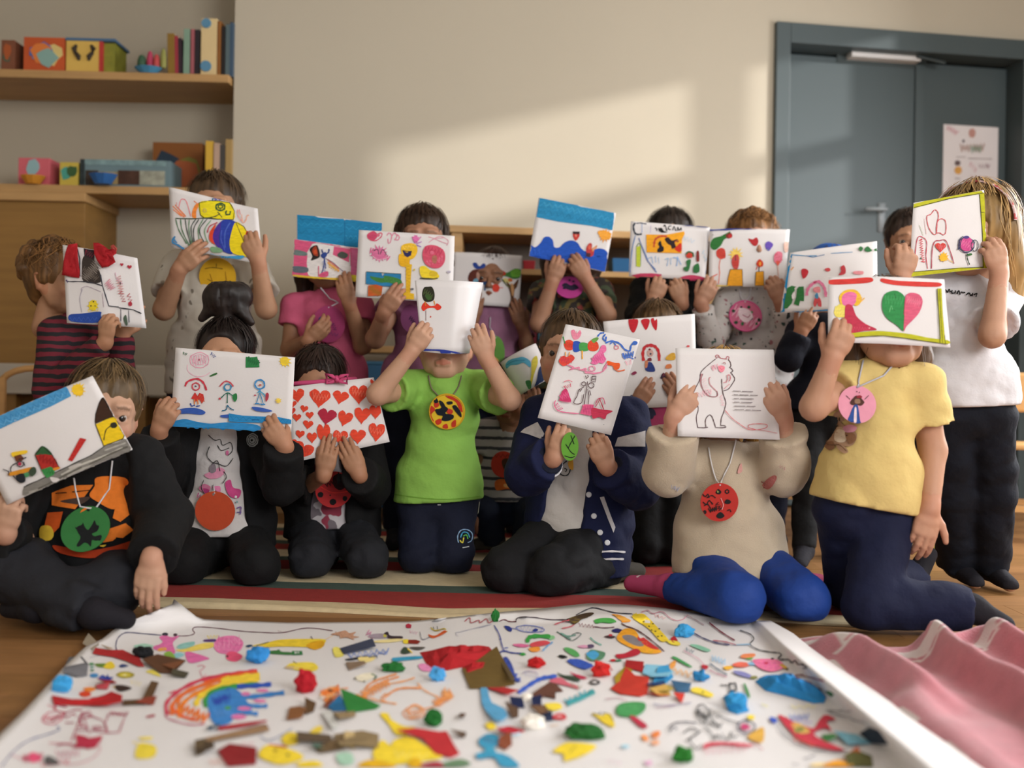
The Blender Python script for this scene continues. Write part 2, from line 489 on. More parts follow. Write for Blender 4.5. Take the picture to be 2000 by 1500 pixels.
# books and boxes on the shelves
def bk(px0, px1, ztop_py, D, depth, zbase, color, name='book', label='', cat='book', group=None, lean=0.0, y0=0.03):
    x0, x1 = px2x(px0, y0), px2x(px1, y0)
    zt = P((px0 + px1) / 2, ztop_py, SH0 + y0)[2]
    def fn(x, y, z):
        p = al(x, y, z); p[0] += lean * (z - zbase); return p
    o = MB().box(x0, x1, y0, y0 + depth, zbase + 0.0005, zt, fn).build(name, mat('cover_' + color, color, 0.55, 0.06, 6), None, bevel=0.0015)
    tag(o, label, cat, group)
    return o, x0, x1, zt
def page_block(o, x0, x1, zb, zt, y0, depth):
    MB().box(x0 + 0.003, x1 - 0.003, y0 + 0.004, y0 + depth - 0.003, zt - 0.001, zt + 0.002, al).build('pages', mat('page_edges', 'd8cfb8', 0.9), o)
g = 'books on the upper shelf'
ups = [(326, 340, 61, '8a6a2c', 'thin olive spine leaning first in the upper shelf row'), (340, 347, 66, '9a3440', 'narrow red book on the upper shelf after the olive one'),
       (347, 354, 70, '33242c', 'dark purple book on the upper shelf beside the red one'), (356, 368, 52, '7e9a86', 'pale green book on the upper shelf'),
       (370, 377, 52, 'a05a60', 'rose-coloured book on the upper shelf'), (378, 387, 53, '2a2429', 'black book left of the thick cream one'),
       (390, 421, 31, 'd6bd8c', 'thick cream book with blue blots on the spine'), (422, 429, 36, '8c5a2a', 'brown book right of the thick cream one'),
       (430, 437, 46, '241f1e', 'black book near the end of the upper shelf'), (438, 446, 42, '56666a', 'grey-blue book near the end of the upper shelf'),
       (446, 453, 38, '3e5266', 'tall blue book last in the upper shelf row')]
for (a_, b_, t_, c_, l_) in ups:
    o, x0, x1, zt = bk(a_, b_, t_, 0, 0.22, ZU, c_, 'book', l_, 'book', g, lean=-0.03 if a_ < 350 else 0.0)
    page_block(o, x0, x1, ZU, zt - 0.004, 0.03, 0.22)
    if c_ == 'd6bd8c':
        for k_, (px, py, s) in enumerate(((402, 44, 0.022), (401, 128, 0.025))):
            q = P(px, py, SH0 + 0.02 + 0.035 * (x0 + 2.3))
            MB().tube([q + np.array((0, 0.012, 0)), q + np.array((0, 0.004, 0))], s, 12).build('blue_blot', mat('blot_blue', '5b8aa8', 0.6), o)
box_defs = [(0, 26, 78, '7a4a34', ZU, 'dark picture box cut by the left edge of the upper shelf', ('4a5a48', 'a8562e')),
            (44, 124, 72, 'c0562c', ZU, 'orange and blue picture box left on the upper shelf', ('5a86b4', 'd8c07a', '3a66a8', 'd87a3a', '86a8a0')),
            (127, 197, 78, 'd8b25a', ZU, 'yellow picture box with two dark curly shapes on the upper shelf', ()),
            (37, 98, 308, 'c8606a', ZL, 'pink and pale blue cube box on the lower shelf', ('8fb0b4',)),
            (118, 154, 316, 'c8b04a', ZL, 'small yellow and green picture box on the lower shelf', ('4a9a8a', '3a5a34')),
            (158, 334, 311, '6a8086', ZL, 'long flat grey-blue box with a dark picture strip', ()),
            (299, 396, 276, '8a5426', ZL, 'brown framed picture book standing behind the long flat box', ('7a7a34', '2a3a4a', 'a85a34')),
            (402, 416, 272, 'd0a63c', ZL, 'yellow book upright on the lower shelf', ()),
            (418, 430, 276, 'b89a86', ZL, 'pale tan book upright beside the yellow one', ()),
            (430, 440, 279, '46423e', ZL, 'charcoal book upright on the lower shelf', ()),
            (441, 453, 268, 'a88a56', ZL, 'mottled tan book last on the lower shelf', ())]
for (a_, b_, t_, c_, z_, l_, dec) in box_defs:
    bx = b_ - a_ > 20
    back = 'framed' in l_
    y0 = 0.24 if back else 0.03
    o, x0, x1, zt = bk(a_, b_, t_, 0, 0.05 if back else (0.16 if bx else 0.2), z_, c_, 'picture_box' if bx else 'book', l_, 'box' if bx else 'book', None, y0=y0)
    rr = random.Random(a_ + 3)
    for c2 in dec:
        m = MB()
        cx = x0 + (x1 - x0) * rr.uniform(.3, .7); cz = z_ + (zt - z_) * rr.uniform(.3, .7)
        n = 9; ring = []
        for k in range(n):
            a = 2 * math.pi * k / n; q = rr.uniform(.7, 1.2)
            ring.append((min(max(cx + math.cos(a) * q * (x1 - x0) * .28, x0 + .004), x1 - .004), min(max(cz + math.sin(a) * q * (zt - z_) * .28, z_ + .004), zt - .004)))
        vs = [al(x, y0 - .0015 - .0008 * dec.index(c2), z) for x, z in ring] + [al(x, y0 + .001, z) for x, z in ring]
        m.add(vs, [tuple(range(n))] + [(k, k + n, (k + 1) % n + n, (k + 1) % n) for k in range(n)])
        m.build('picture_patch', mat('patch_' + c2, c2, 0.6), o)
    if 'curly' in l_:
        m = MB()
        for s in (-1, 1):
            cx = (x0 + x1) / 2 + s * (x1 - x0) * .2
            m.tube([al(cx + s * .012 * math.sin(k * 1.3), y0 - .003, zt - .02 - k * (zt - z_) * .12) for k in range(5)], [.006, .012, .009, .012, .006], 6)
        m.build('curl_print', mat('curl_dark', '3a3026', 0.7), o)
        m = MB().box(x0 - .002, x1 + .06, y0 - .004, y0 + .17, zt, zt + .012, al); m.build('box_lid', mat('lid_blue', '4a6a8a', .6), o)
        m = MB().box(x1 + .001, x1 + .05, y0 + .02, y0 + .16, z_, zt - .002, al); m.build('box_side', mat('side_green', '8a8a34', .6, .2, 20), o)
        m = MB().box(x1 - .012, x1 + .001, y0 - .002, y0 + .05, z_, zt - .001, al); m.build('box_edge', mat('edge_red', 'b83a36', .6), o)
    if 'strip' in l_:
        w_ = x1 - x0
        for (f0, f1, g0, g1, c2) in ((0.0, .05, 0, 1, '2a3436'), (.05, .95, .8, 1, '7a9496'), (.06, .2, .05, .6, '3a2e26'), (.2, .42, .1, .55, 'a08a5e'), (.42, .66, .1, .62, '4a3024'), (.66, .94, .1, .62, '9a9a8a')):
            MB().box(x0 + w_ * f0, x0 + w_ * f1, y0 - .002, y0 + .001, z_ + (zt - z_) * g0, z_ + (zt - z_) * g1, al).build('picture_patch', mat('patch_' + c2, c2, .6, .25, 30), o)
# little toys at the front of the shelves
def toy(name, px, py0, py1, wpx, zb, col, label, shape, dy=0.02):
    x = px2x(px, dy); D = SH0 + dy
    hgt = (py0 - py1) / F * D; w_ = wpx / F * D / 2
    m = MB(); b = al(x, dy, zb)
    if shape == 'boat':
        n = 10
        for s, zz in ((.55, 0), (1, hgt)):
            m.v += [tuple(b + np.array((math.cos(a) * w_ * s, math.sin(a) * .045 * s, zz))) for a in [2 * math.pi * k / n for k in range(n)]]
        m.c += [(0, 0, 0)] * (2 * n)
        m.f += [tuple(reversed(range(n))), tuple(range(n, 2 * n))] + [(k, (k + 1) % n, (k + 1) % n + n, k + n) for k in range(n)]
    else:
        m.tube([b + np.array((0, 0, hgt * t)) for t in (0, .15, .6, .9, 1)], [w_ * q for q in (.8, 1, .9, .6, .25)], 10)
    o = m.build(name, mat('toy_' + col, col, .5, .1, 12), None, smooth=False, bevel=.002)
    return tag(o, label, 'toy')
toy('toy_boat', 288, 142, 130, 56, ZU, '4a86a8', 'flat blue toy tray on the upper shelf under the little figures', 'boat')
for (px, t, w_, c, l) in ((275, 106, 18, '3a5a42', 'dark green toy figure on the blue tray'), (291, 98, 14, 'a83a56', 'crimson toy figure on the blue tray'), (304, 104, 14, 'b84a4a', 'red toy figure on the blue tray'), (317, 92, 12, '8a8a4a', 'olive toy figure at the right end of the blue tray')):
    toy('toy_figure', px, 131, t, w_, ZU + 0.027, c, l, 'peg')
toy('toy_boat', 66, 362, 346, 50, ZL, 'c8862c', 'orange toy dish at the front of the lower shelf', 'boat', -0.0)
toy('toy_boat', 203, 362, 342, 58, ZL, '2f5f9a', 'blue toy dish at the front of the lower shelf', 'boat', -0.03)

# ------------------------------------------------------------------ low cabinet behind the children
LC_D = 4.35
lx0 = P(882, 440, LC_D)[0]; lx1 = P(1420, 460, LC_D)[0]
zt = P(1000, 442, LC_D)[2]
def lc(x, y, z):
    return np.array((x, LC_D + YAW * .8 * (x - lx0) + y, z))
lowc = empty('low_bookcase', lc((lx0 + lx1) / 2, .15, 0), 'low birch open bookcase with toys standing against the wall behind the children', 'bookcase')
MB().box(lx0 - .012, lx1 + .012, -.01, .34, zt - .03, zt, lc).build('top_board', M_WOOD, lowc, bevel=.003)
for a_ in (lx0, (lx0 + lx1) / 2 - .02, lx1 - .045):
    MB().box(a_, a_ + .045, 0, .33, 0, zt - .03, lc).build('side_panel', M_WOOD, lowc, bevel=.002)
MB().box(lx0 + .045, lx1 - .045, .315, .33, .04, zt - .03, lc).build('back_panel', mat('back_board', '8a8078', .8), lowc)
zsh = P(1030, 523, LC_D)[2]
for z_ in (zsh, zsh - .36, .08):
    for a_, b_ in ((lx0 + .046, (lx0 + lx1) / 2 - .021), ((lx0 + lx1) / 2 + .026, lx1 - .046)):
        MB().box(a_, b_, .005, .314, z_ - .024, z_, lc).build('shelf_board', M_WOOD, lowc, bevel=.002)
def bin_(px0, px1, py0, py1, zb, col, label, y=.05, name='toy_bin', cat='bin'):
    x0 = P(px0, py0, LC_D + .05)[0]; x1 = P(px1, py0, LC_D + .05)[0]
    hgt = (py1 - py0) / F * (LC_D + .05)
    m = MB(); v = []
    for (s, z) in ((.9, 0), (1, hgt), (.94, hgt), (.86, .008)):
        cx = (x0 + x1) / 2; hw = (x1 - x0) / 2 * s; hd = .09 * s
        v += [lc(cx - hw, y + .09 - hd, zb + .001 + z), lc(cx + hw, y + .09 - hd, zb + .001 + z), lc(cx + hw, y + .09 + hd, zb + .001 + z), lc(cx - hw, y + .09 + hd, zb + .001 + z)]
    fs = [(3, 2, 1, 0), (12, 13, 14, 15)]
    for r_ in range(3):
        for k in range(4):
            fs.append((r_ * 4 + k, r_ * 4 + (k + 1) % 4, r_ * 4 + 4 + (k + 1) % 4, r_ * 4 + 4 + k))
    m.add(v, fs)
    o = m.build(name, mat('plastic_' + col, col, .4), None, bevel=.003)
    tag(o, label, cat)
    return o
bin_(1200, 1240, 492, 521, zsh, '2f5f8a', 'blue toy bin on the bookcase shelf right of the wave painting')
bin_(1022, 1046, 502, 521, zsh, 'a8343a', 'small red toy bin on the bookcase shelf left of the wave painting')
zs2 = zsh - .36
bin_(1022, 1050, 540, 600, zs2, '8a2f3a', 'dark red toy bin on the lower bookcase board', .03)
bin_(1052, 1090, 548, 600, zs2, '4a8aa0', 'teal toy bin on the lower bookcase board', .04)
bin_(1190, 1240, 540, 600, zs2, '2a4a68', 'navy toy bin on the lower bookcase board', .04)
# low bench with a blue box, seen between two children
zb = P(735, 676, 4.45)[2]
xb0, xb1 = P(560, 676, 4.45)[0], P(800, 676, 4.45)[0]
bn = MB().box(xb0, xb1, 4.42, 4.66, zb - .03, zb).build('low_bench', M_WOOD, None, bevel=.004)
tag(bn, 'low birch bench against the wall behind the pink T-shirt child', 'bench')
for x in (xb0 + .02, xb1 - .06):
    MB().box(x, x + .04, 4.45, 4.64, 0, zb - .03).build('bench_leg', M_WOOD, bn, bevel=.002)
m = MB().box(P(700, 690, 4.45)[0], P(760, 690, 4.45)[0], 4.46, 4.62, .06, zb - .08)
o = tag(m.build('storage_box', mat('box_blue', '3f6f94', .5), None, bevel=.006), 'blue storage box under the low bench', 'box')
m = MB().box(P(698, 690, 4.45)[0], P(762, 690, 4.45)[0], 4.455, 4.625, zb - .08, zb - .065); m.build('box_lid', mat('box_blue2', '4a7c9c', .5), o, bevel=.004)
for x in (P(705, 690, 4.45)[0], P(752, 690, 4.45)[0]):
    MB().box(x, x + .02, 4.47, 4.61, 0, .06).build('box_foot', mat('box_blue', '3f6f94', .5), o)

# ------------------------------------------------------------------ small wooden chairs
M_CH = mat('beech_chair', 'd0a066', .45, .08, 5, stretch=(1, 1, 6))
def child_chair(base, yaw, label, seat_z, top_z, wd, hoop=False):
    e = empty('child_chair', (base[0], base[1], 0), label, 'chair')
    c_, s_ = math.cos(yaw), math.sin(yaw)
    def fn(x, y, z): return np.array((base[0] + c_ * x - s_ * y, base[1] + s_ * x + c_ * y, z))
    h = wd / 2
    MB().box(-h, h, -h, h, seat_z - .022, seat_z, fn).build('seat', M_CH, e, bevel=.008)
    for (x, y) in ((-h + .005, -h + .005), (h - .045, -h + .005), (-h + .005, h - .045), (h - .045, h - .045)):
        zt_ = seat_z - .022
        MB().box(x, x + .04, y, y + .04, 0, zt_, fn).build('leg', M_CH, e, bevel=.006)
    for x in (-h + .005, h - .045):
        MB().box(x, x + .04, h - .03, h, seat_z, top_z - .03, fn).build('back_post', M_CH, e, bevel=.006)
    if hoop:
        m = MB().tube([fn(-h + .025, h - .015, top_z - .06)] + [fn(-(h - .025) * math.cos(a), h - .015, top_z - .06 + .07 * math.sin(a)) for a in [math.pi * k / 10 for k in range(1, 10)]] + [fn(h - .025, h - .015, top_z - .06)], .014, 8)
        m.build('backrest', M_CH, e, smooth=True)
    else:
        MB().box(-h, h, h - .045, h - .02, top_z - .17, top_z, fn).build('backrest', M_CH, e, bevel=.012)
    for y in (-h + .015, h - .035):
        MB().box(-h + .045, h - .045, y, y + .02, .12, .145, fn).build('stretcher', M_CH, e)
    return e
cp = G(2010, 1060)
child_chair((cp[0] + .06, cp[1] + .15), R(-20), 'small beech chair at the right edge beside the dark jeans', P(1975, 872, 4.0)[2], P(1975, 725, 4.1)[2], .34)
cp = P(10, 760, 3.95)
child_chair((cp[0], 4.1), R(8), 'small wooden chair with a hooped back at the left edge', .36, P(10, 722, 3.95)[2], .32, True)
# yellow chair leg and cup glimpsed between the legs
cp = G(1563, 1048)
child_chair((cp[0] + .16, cp[1] + .19), R(12), 'honey-coloured small chair mostly hidden behind the legs of the cap wearer', .30, .52, .34)
cpos = G(1818, 1075)
m = MB().tube([cpos + np.array((0, 0, z)) for z in (0, .004, .1, .1, .01)], [.035, .038, .045, .04, .03], 16)
tag(m.build('plastic_cup', mat('cup_lime', 'a8b03a', .4), None, smooth=True), 'lime green plastic cup on the floor behind the dark jeans', 'cup')
# ------------------------------------------------------------------ people: head, hair, hands
HD, FN = 0.0043, 0.0031
def head_prims():
    p = [Prim((0, .008, .028), (0, .022, .028), .072, .072, .074, .078, (1, 0, 0), k=.03),
         Prim((0, -.03, .004), (0, -.034, -.058), .057, .036, .05, .036, (1, 0, 0), k=.03),
         Prim((-.012, -.054, -.076), (.012, -.054, -.076), .021, .021, k=.025),
         Prim((0, .01, -.05), (0, .022, -.15), .040, .044, k=.025)]
    for s in (-1, 1):
        p += [Prim((s * .034, -.052, -.03), (s * .036, -.046, -.038), .026, .026, k=.02),
              Prim((s * .052, -.01, -.03), (s * .04, -.03, -.062), .022, .02, k=.02),
              Prim((s * .018, -.078, .026), (s * .042, -.066, .026), .010, .009, k=.012)]
    for s in (-1, 1):
        p += [Prim((s * .030, -.100, .004), (s * .031, -.100, .003), .017, .017, k=.012, neg=True)]
        p += [Prim((s * .019, -.0775, .010), (s * .043, -.068, .009), .0068, .006, k=.006),
              Prim((s * .020, -.0775, -.006), (s * .042, -.069, -.006), .006, .005, k=.006)]
    p += [Prim((0, -.078, .008), (0, -.098, -.024), .0065, .0098, k=.008)]
    for s in (-1, 1):
        p += [Prim((s * .010, -.088, -.027), (s * .0085, -.084, -.027), .0065, .006, k=.006),
              Prim((s * .006, -.096, -.0345), (s * .006, -.088, -.030), .0025, .002, k=.003, neg=True)]
    p += [Prim((-.019, -.0785, -.0525), (0, -.0875, -.0495), .004, .0058, k=.006), Prim((.019, -.0785, -.0525), (0, -.0875, -.0495), .004, .0058, k=.006),
          Prim((-.015, -.079, -.0595), (.015, -.079, -.0595), .0068, .0068, k=.007), Prim((0, -.0845, -.060), (0, -.084, -.060), .006, .006, k=.006)]
    p += [Prim((-.020, -.087, -.0545), (0, -.0945, -.0545), .0016, .0022, k=.003, neg=True), Prim((.020, -.087, -.0545), (0, -.0945, -.0545), .0016, .0022, k=.003, neg=True)]
    for s in (-1, 1):
        p += [Prim((s * .070, .008, -.03), (s * .076, .018, .012), .007, .008, .012, .018, (s * .9, .5, 0), k=.008),
              Prim((s * .081, .006, .004), (s * .080, .004, -.012), .008, .006, k=.005, neg=True)]
    return p
HV, HQ = surfnet(head_prims(), HD, pad=.03)
def head_cols(skin, brow):
    c = np.tile(np.array(lin(skin)) * .88, (len(HV), 1))
    x, y, z = HV.T
    lip = (y < -.070) & (np.abs(x) < .021) & (np.abs(z + .0555) < .0085 - .0045 * np.abs(x) / .021)
    c[lip] = c[lip] * np.array((.86, .55, .52))
    bl = np.exp(-(((np.abs(x) - .038) / .018) ** 2 + ((z + .034) / .016) ** 2)) * (y < -.02)
    c *= 1 - bl[:, None] * np.array((0.02, .2, .18))
    br = (y < -.05) & (np.abs(np.abs(x) - .030) < .016) & (np.abs(z - .0265 + .25 * np.maximum(np.abs(x) - .03, 0)) < .0032)
    c[br] = c[br] * .45 + np.array(lin(brow)) * .55
    ear = (np.abs(x) > .068) & (y > -.03)
    c[ear] *= np.array((1, .84, .8))
    return c
def make_eye_mesh():
    m = MB(); n = 12; rings = 8; r = .0118
    vs = []; cs = []
    for i in range(rings + 1):
        th = math.pi * i / rings
        for k in range(n):
            ph = 2 * math.pi * k / n
            vs.append((r * math.sin(th) * math.cos(ph), -r * math.cos(th), r * math.sin(th) * math.sin(ph)))
            cs.append((.012, .01, .01) if i <= 1 else ((.10, .05, .025) if i == 2 else (.75, .72, .70)))
    fs = [(i * n + k, i * n + (k + 1) % n, (i + 1) * n + (k + 1) % n, (i + 1) * n + k) for i in range(rings) for k in range(n)]
    m.v = vs; m.f = fs; m.c = cs
    me = m.mesh('eye', True)
    me.materials.append(mat('eye_surface', 'e', .15, attr=True, spec=.6))
    me.polygons.foreach_set('use_smooth', np.ones(len(me.polygons), dtype=bool))
    return me
EYE = make_eye_mesh()
M_SKIN = mat('skin', 'v', .55, .04, 30, .05, 300, attr=True, spec=.3)
M_HAIR = mat('hair', 'v', .5, .12, 60, attr=True, spec=.35, stretch=(1, 1, .25))
def hrot(yaw, pitch, roll):
    """yaw + turns the face to picture right, pitch + bows, roll + leans the crown to picture right"""
    return np.array(Matrix.Rotation(R(yaw), 3, 'Z') @ Matrix.Rotation(R(pitch), 3, 'X') @ Matrix.Rotation(R(roll), 3, 'Y'))
def hand_prims(w, d, side, nrm, s, curl, thumb=(.6, .5, -.5), spread=.06, k=.004, long=1.0):
    d, side, nrm = norm(d), norm(side), norm(nrm)
    u = s * .118 / .12
    p = [Prim(w - d * .012 * u, w + d * .028 * u, .0185 * u, .026 * u, .0145 * u, .0135 * u, side, k=.012),
         Prim(w + d * .028 * u, w + d * .056 * u, .026 * u, .0275 * u, .0135 * u, .0105 * u, side, k=.010)]
    offs = (.0215, .0075, -.0070, -.0205); bl = (.055, .060, .057, .050); ln = (.94, 1.06, .98, .78)
    for i in range(4):
        b = w + d * bl[i] * u + side * offs[i] * u + nrm * (.002 if i in (1, 2) else 0) * u
        cur = b - d * .012 * u
        fd = norm(d + side * offs[i] * spread * 40)
        ang = 0; c_ = curl[i] if isinstance(curl[0], (list, tuple)) else curl
        pts = [cur, b]
        for j, (L, a) in enumerate(zip((.0250, .0175, .0145), c_)):
            ang += R(a * (1 + (.08 * (i - 1.5))))
            v = fd * math.cos(ang) - nrm * math.sin(ang)
            b = b + v * L * ln[i] * u * long
            pts.append(b)
        rr = [.0088, .0080, .0074, .0068, .0057]
        for j in range(4):
            p.append(Prim(pts[j], pts[j + 1], rr[j] * u * (1 if i < 3 else .88), rr[j + 1] * u * (1 if i < 3 else .88), k=.0016 if j else .006))
    a0 = w + d * .010 * u + side * .016 * u - nrm * .006 * u
    t = norm(d * thumb[0] + side * thumb[1] + nrm * thumb[2])
    a1 = a0 + t * .026 * u
    t2 = norm(t + d * .35 - side * .12)
    a2 = a1 + t2 * .022 * u
    a3 = a2 + norm(t2 + d * .25 - side * .1) * .016 * u
    p += [Prim(a0, a1, .0118 * u, .0092 * u, k=.008), Prim(a1, a2, .0090 * u, .0080 * u, k=.003), Prim(a2, a3, .0080 * u, .0062 * u, k=.002)]
    return p

def hair_shell(style, seed, col, h=.0056):
    """hair in head space: (V, Q, colours)"""
    rr = random.Random(seed)
    P_ = [Prim((0, .010, .034), (0, .024, .032), .079, .079, .081, .087, (1, 0, 0), k=.02)]
    neg = []
    long = style in ('long', 'headband', 'loose')
    if style in ('short', 'crop', 'curly', 'tuft'):
        P_.append(Prim((0, .05, .0), (0, .052, -.045), .062, .045, .045, .032, (1, 0, 0), k=.03))
        for s in (-1, 1): P_.append(Prim((s * .070, -.012, .035), (s * .071, -.006, -.004), .012, .006, k=.015))
        fz = -.014 if style == 'tuft' else .004
        neg.append(Prim((0, -.085, fz), (0, -.10, -.12), .056, .062, .050, .055, (1, 0, 0), k=.012, neg=True))
    if style == 'curly':
        for i in range(46):
            a = rr.uniform(0, 6.28); t = rr.uniform(0, 1.75)
            d = np.array((math.sin(t) * math.cos(a), math.sin(t) * math.sin(a) + .12, math.cos(t)))
            if d[1] < -.55 and d[2] < .45: continue
            c = np.array((0, .018, .032)) + d * np.array((.080, .088, .086))
            P_.append(Prim(c, c + np.array((rr.uniform(-.012, .012), rr.uniform(-.012, .012), -.014)), rr.uniform(.012, .019), .010, k=.007))
    if style in ('bun', 'tied', 'bun_none'):
        neg.append(Prim((0, -.094, .030), (0, -.10, -.12), .062, .066, .056, .06, (1, 0, 0), k=.012, neg=True))
        P_.append(Prim((0, .05, 0), (0, .05, -.03), .055, .035, .045, .03, (1, 0, 0), k=.03))
        if style == 'bun':
            P_ += [Prim((0, .02, .115), (-.006, .024, .150), .026, .040, k=.012), Prim((-.024, .02, .178), (.028, .03, .182), .044, .042, k=.012),
                   Prim((-.030, .01, .158), (-.066, .01, .118), .024, .012, k=.012), Prim((.034, .012, .150), (.070, .016, .108), .022, .010, k=.012), Prim((.01, .0, .195), (-.022, .0, .205), .02, .014, k=.012)]
        elif style == 'tied':
            P_ += [Prim((.02, .10, .0), (.06, .11, -.06), .022, .034, k=.012), Prim((.06, .11, -.06), (.085, .09, -.135), .034, .012, k=.012)]
    if long:
        neg.append(Prim((0, -.088, .006), (0, -.10, -.16), .052, .050, .052, .055, (1, 0, 0), k=.012, neg=True))
        L = -.17 if style != 'loose' else -.12
        for s in (-1, 1):
            P_ += [Prim((s * .068, .0, .03), (s * .080, .012, -.07), .022, .026, k=.025), Prim((s * .080, .012, -.07), (s * .078, .004, L), .026, .012, k=.02)]
        P_ += [Prim((0, .06, .02), (0, .075, -.08), .07, .075, .035, .03, (1, 0, 0), k=.03), Prim((0, .075, -.08), (0, .075, L - .02), .072, .055, .03, .02, (1, 0, 0), k=.02)]
    def wr(x, y, z):
        az = np.arctan2(x, y - .015) * 1.0
        if style == 'bun' or style == 'tied':
            return vnoise(az * 9 + 7, z * 18 + seed, x * 20) * .0042
        return vnoise(az * 11 + 9, z * 10 + seed, az * 3 + 4) * .0052 + vnoise(x * 45, y * 45, z * 25 + seed) * .0030
    V, Q = surfnet(P_ + neg, h, wr=wr, pad=.02)
    az = np.arctan2(V[:, 0], V[:, 1] - .015)
    tone = 1 + .62 * vnoise(az * 15 + 3, V[:, 2] * 9 + seed, az * 2 + 1) + .3 * vnoise(V[:, 0] * 60, V[:, 1] * 60, V[:, 2] * 30)
    if style == 'headband' or style == 'loose':
        tone *= np.clip(.55 - (V[:, 2] - .06) * 0 + .55 * np.clip((.10 - V[:, 2]) / .2, 0, 1), .55, 1.1)
    return V, Q, np.array(lin(col))[None] * np.clip(tone, .35, 1.7)[:, None]
def hair_strands(style, seed, col, n=420):
    rr = random.Random(seed * 7 + 1)
    V = []; Q = []; C = []
    base = np.array(lin(col))
    cr = np.array((rr.uniform(-.02, .02), .035, .112))
    for i in range(n):
        az = rr.uniform(-math.pi, math.pi)
        front = abs(az) > 2.2
        thm = (1.0 if front else 1.75) * rr.uniform(.75, 1.05)
        th0 = rr.uniform(.05, .6) * thm
        lift = rr.uniform(.001, .006) + (.010 * rr.random() ** 4)
        wob = rr.uniform(-.25, .25); tone = rr.uniform(.4, 1.75)
        pts = []
        m = 6
        for j in range(m + 1):
            t = j / m
            th = th0 + (thm - th0) * t
            a = az + wob * t * t
            if style == 'curly': a += .16 * math.sin(t * 9 + i); lift2 = lift + .010 * abs(math.sin(t * 5 + i))
            else: lift2 = lift + .004 * t * rr.random()
            d = np.array((math.sin(th) * math.sin(a), math.sin(th) * math.cos(a), math.cos(th)))
            pts.append(np.array((0, .017, .033)) + d * (np.array((.0805, .090, .083)) + lift2))
        if style in ('long', 'headband', 'loose') and not front:
            e = pts[-1].copy()
            LL = rr.uniform(.06, .16)
            for j in range(1, 5): pts.append(e + np.array((e[0] * .12 * j / 4 + .006 * math.sin(j + i), .012 * j / 4, -LL * j / 4)))
        w = rr.uniform(.0012, .0028)
        b = len(V)
        for j, p in enumerate(pts):
            t = norm(pts[min(j + 1, len(pts) - 1)] - pts[max(j - 1, 0)])
            out = norm(p - np.array((0, .017, .02)))
            sd_ = norm(np.cross(t, out)) * w * (1 - .8 * j / (len(pts) - 1))
            V += [p - sd_, p + sd_]; C += [base * tone] * 2
        Q += [(b + 2 * j, b + 2 * j + 1, b + 2 * j + 3, b + 2 * j + 2) for j in range(len(pts) - 1)]
    return np.array(V), np.array(Q), np.clip(np.array(C), 0, 1)

# ------------------------------------------------------------------ people: one builder
KIDS = {}
def uncap(V, Q, c, r, h):
    # drop the closing faces where the two resolutions of one body meet
    b = np.abs(np.linalg.norm(V - c, axis=1) - r) < h * .62
    return Q[b[Q].sum(1) < 3]
FWD = np.array((0, -1.0, 0))
def cloth_wr(seed, amp=.004, f=14):
    amp = amp * 1.5
    def wr(x, y, z):
        a = vnoise(x * f * .8 + z * f * .5 + seed, y * f * .6 + seed, z * f * 1.2 - x * f * .35)
        b = vnoise(x * f * 1.9 - z * f + seed, y * f * 1.5, z * f * 2.2 + x * f + seed * 2)
        return (-(np.abs(a) * 1.6 - .45) * amp) - np.abs(b) * amp * .55
    return wr
def imgdir(deg, toward=0.0):
    """direction in the picture plane (0 right, 90 up), leaning towards the camera"""
    a = R(deg)
    return norm(np.array((math.cos(a), -toward, math.sin(a))))
def A(*v): return np.array(v, float)
def Pt(t):
    return P(*t)
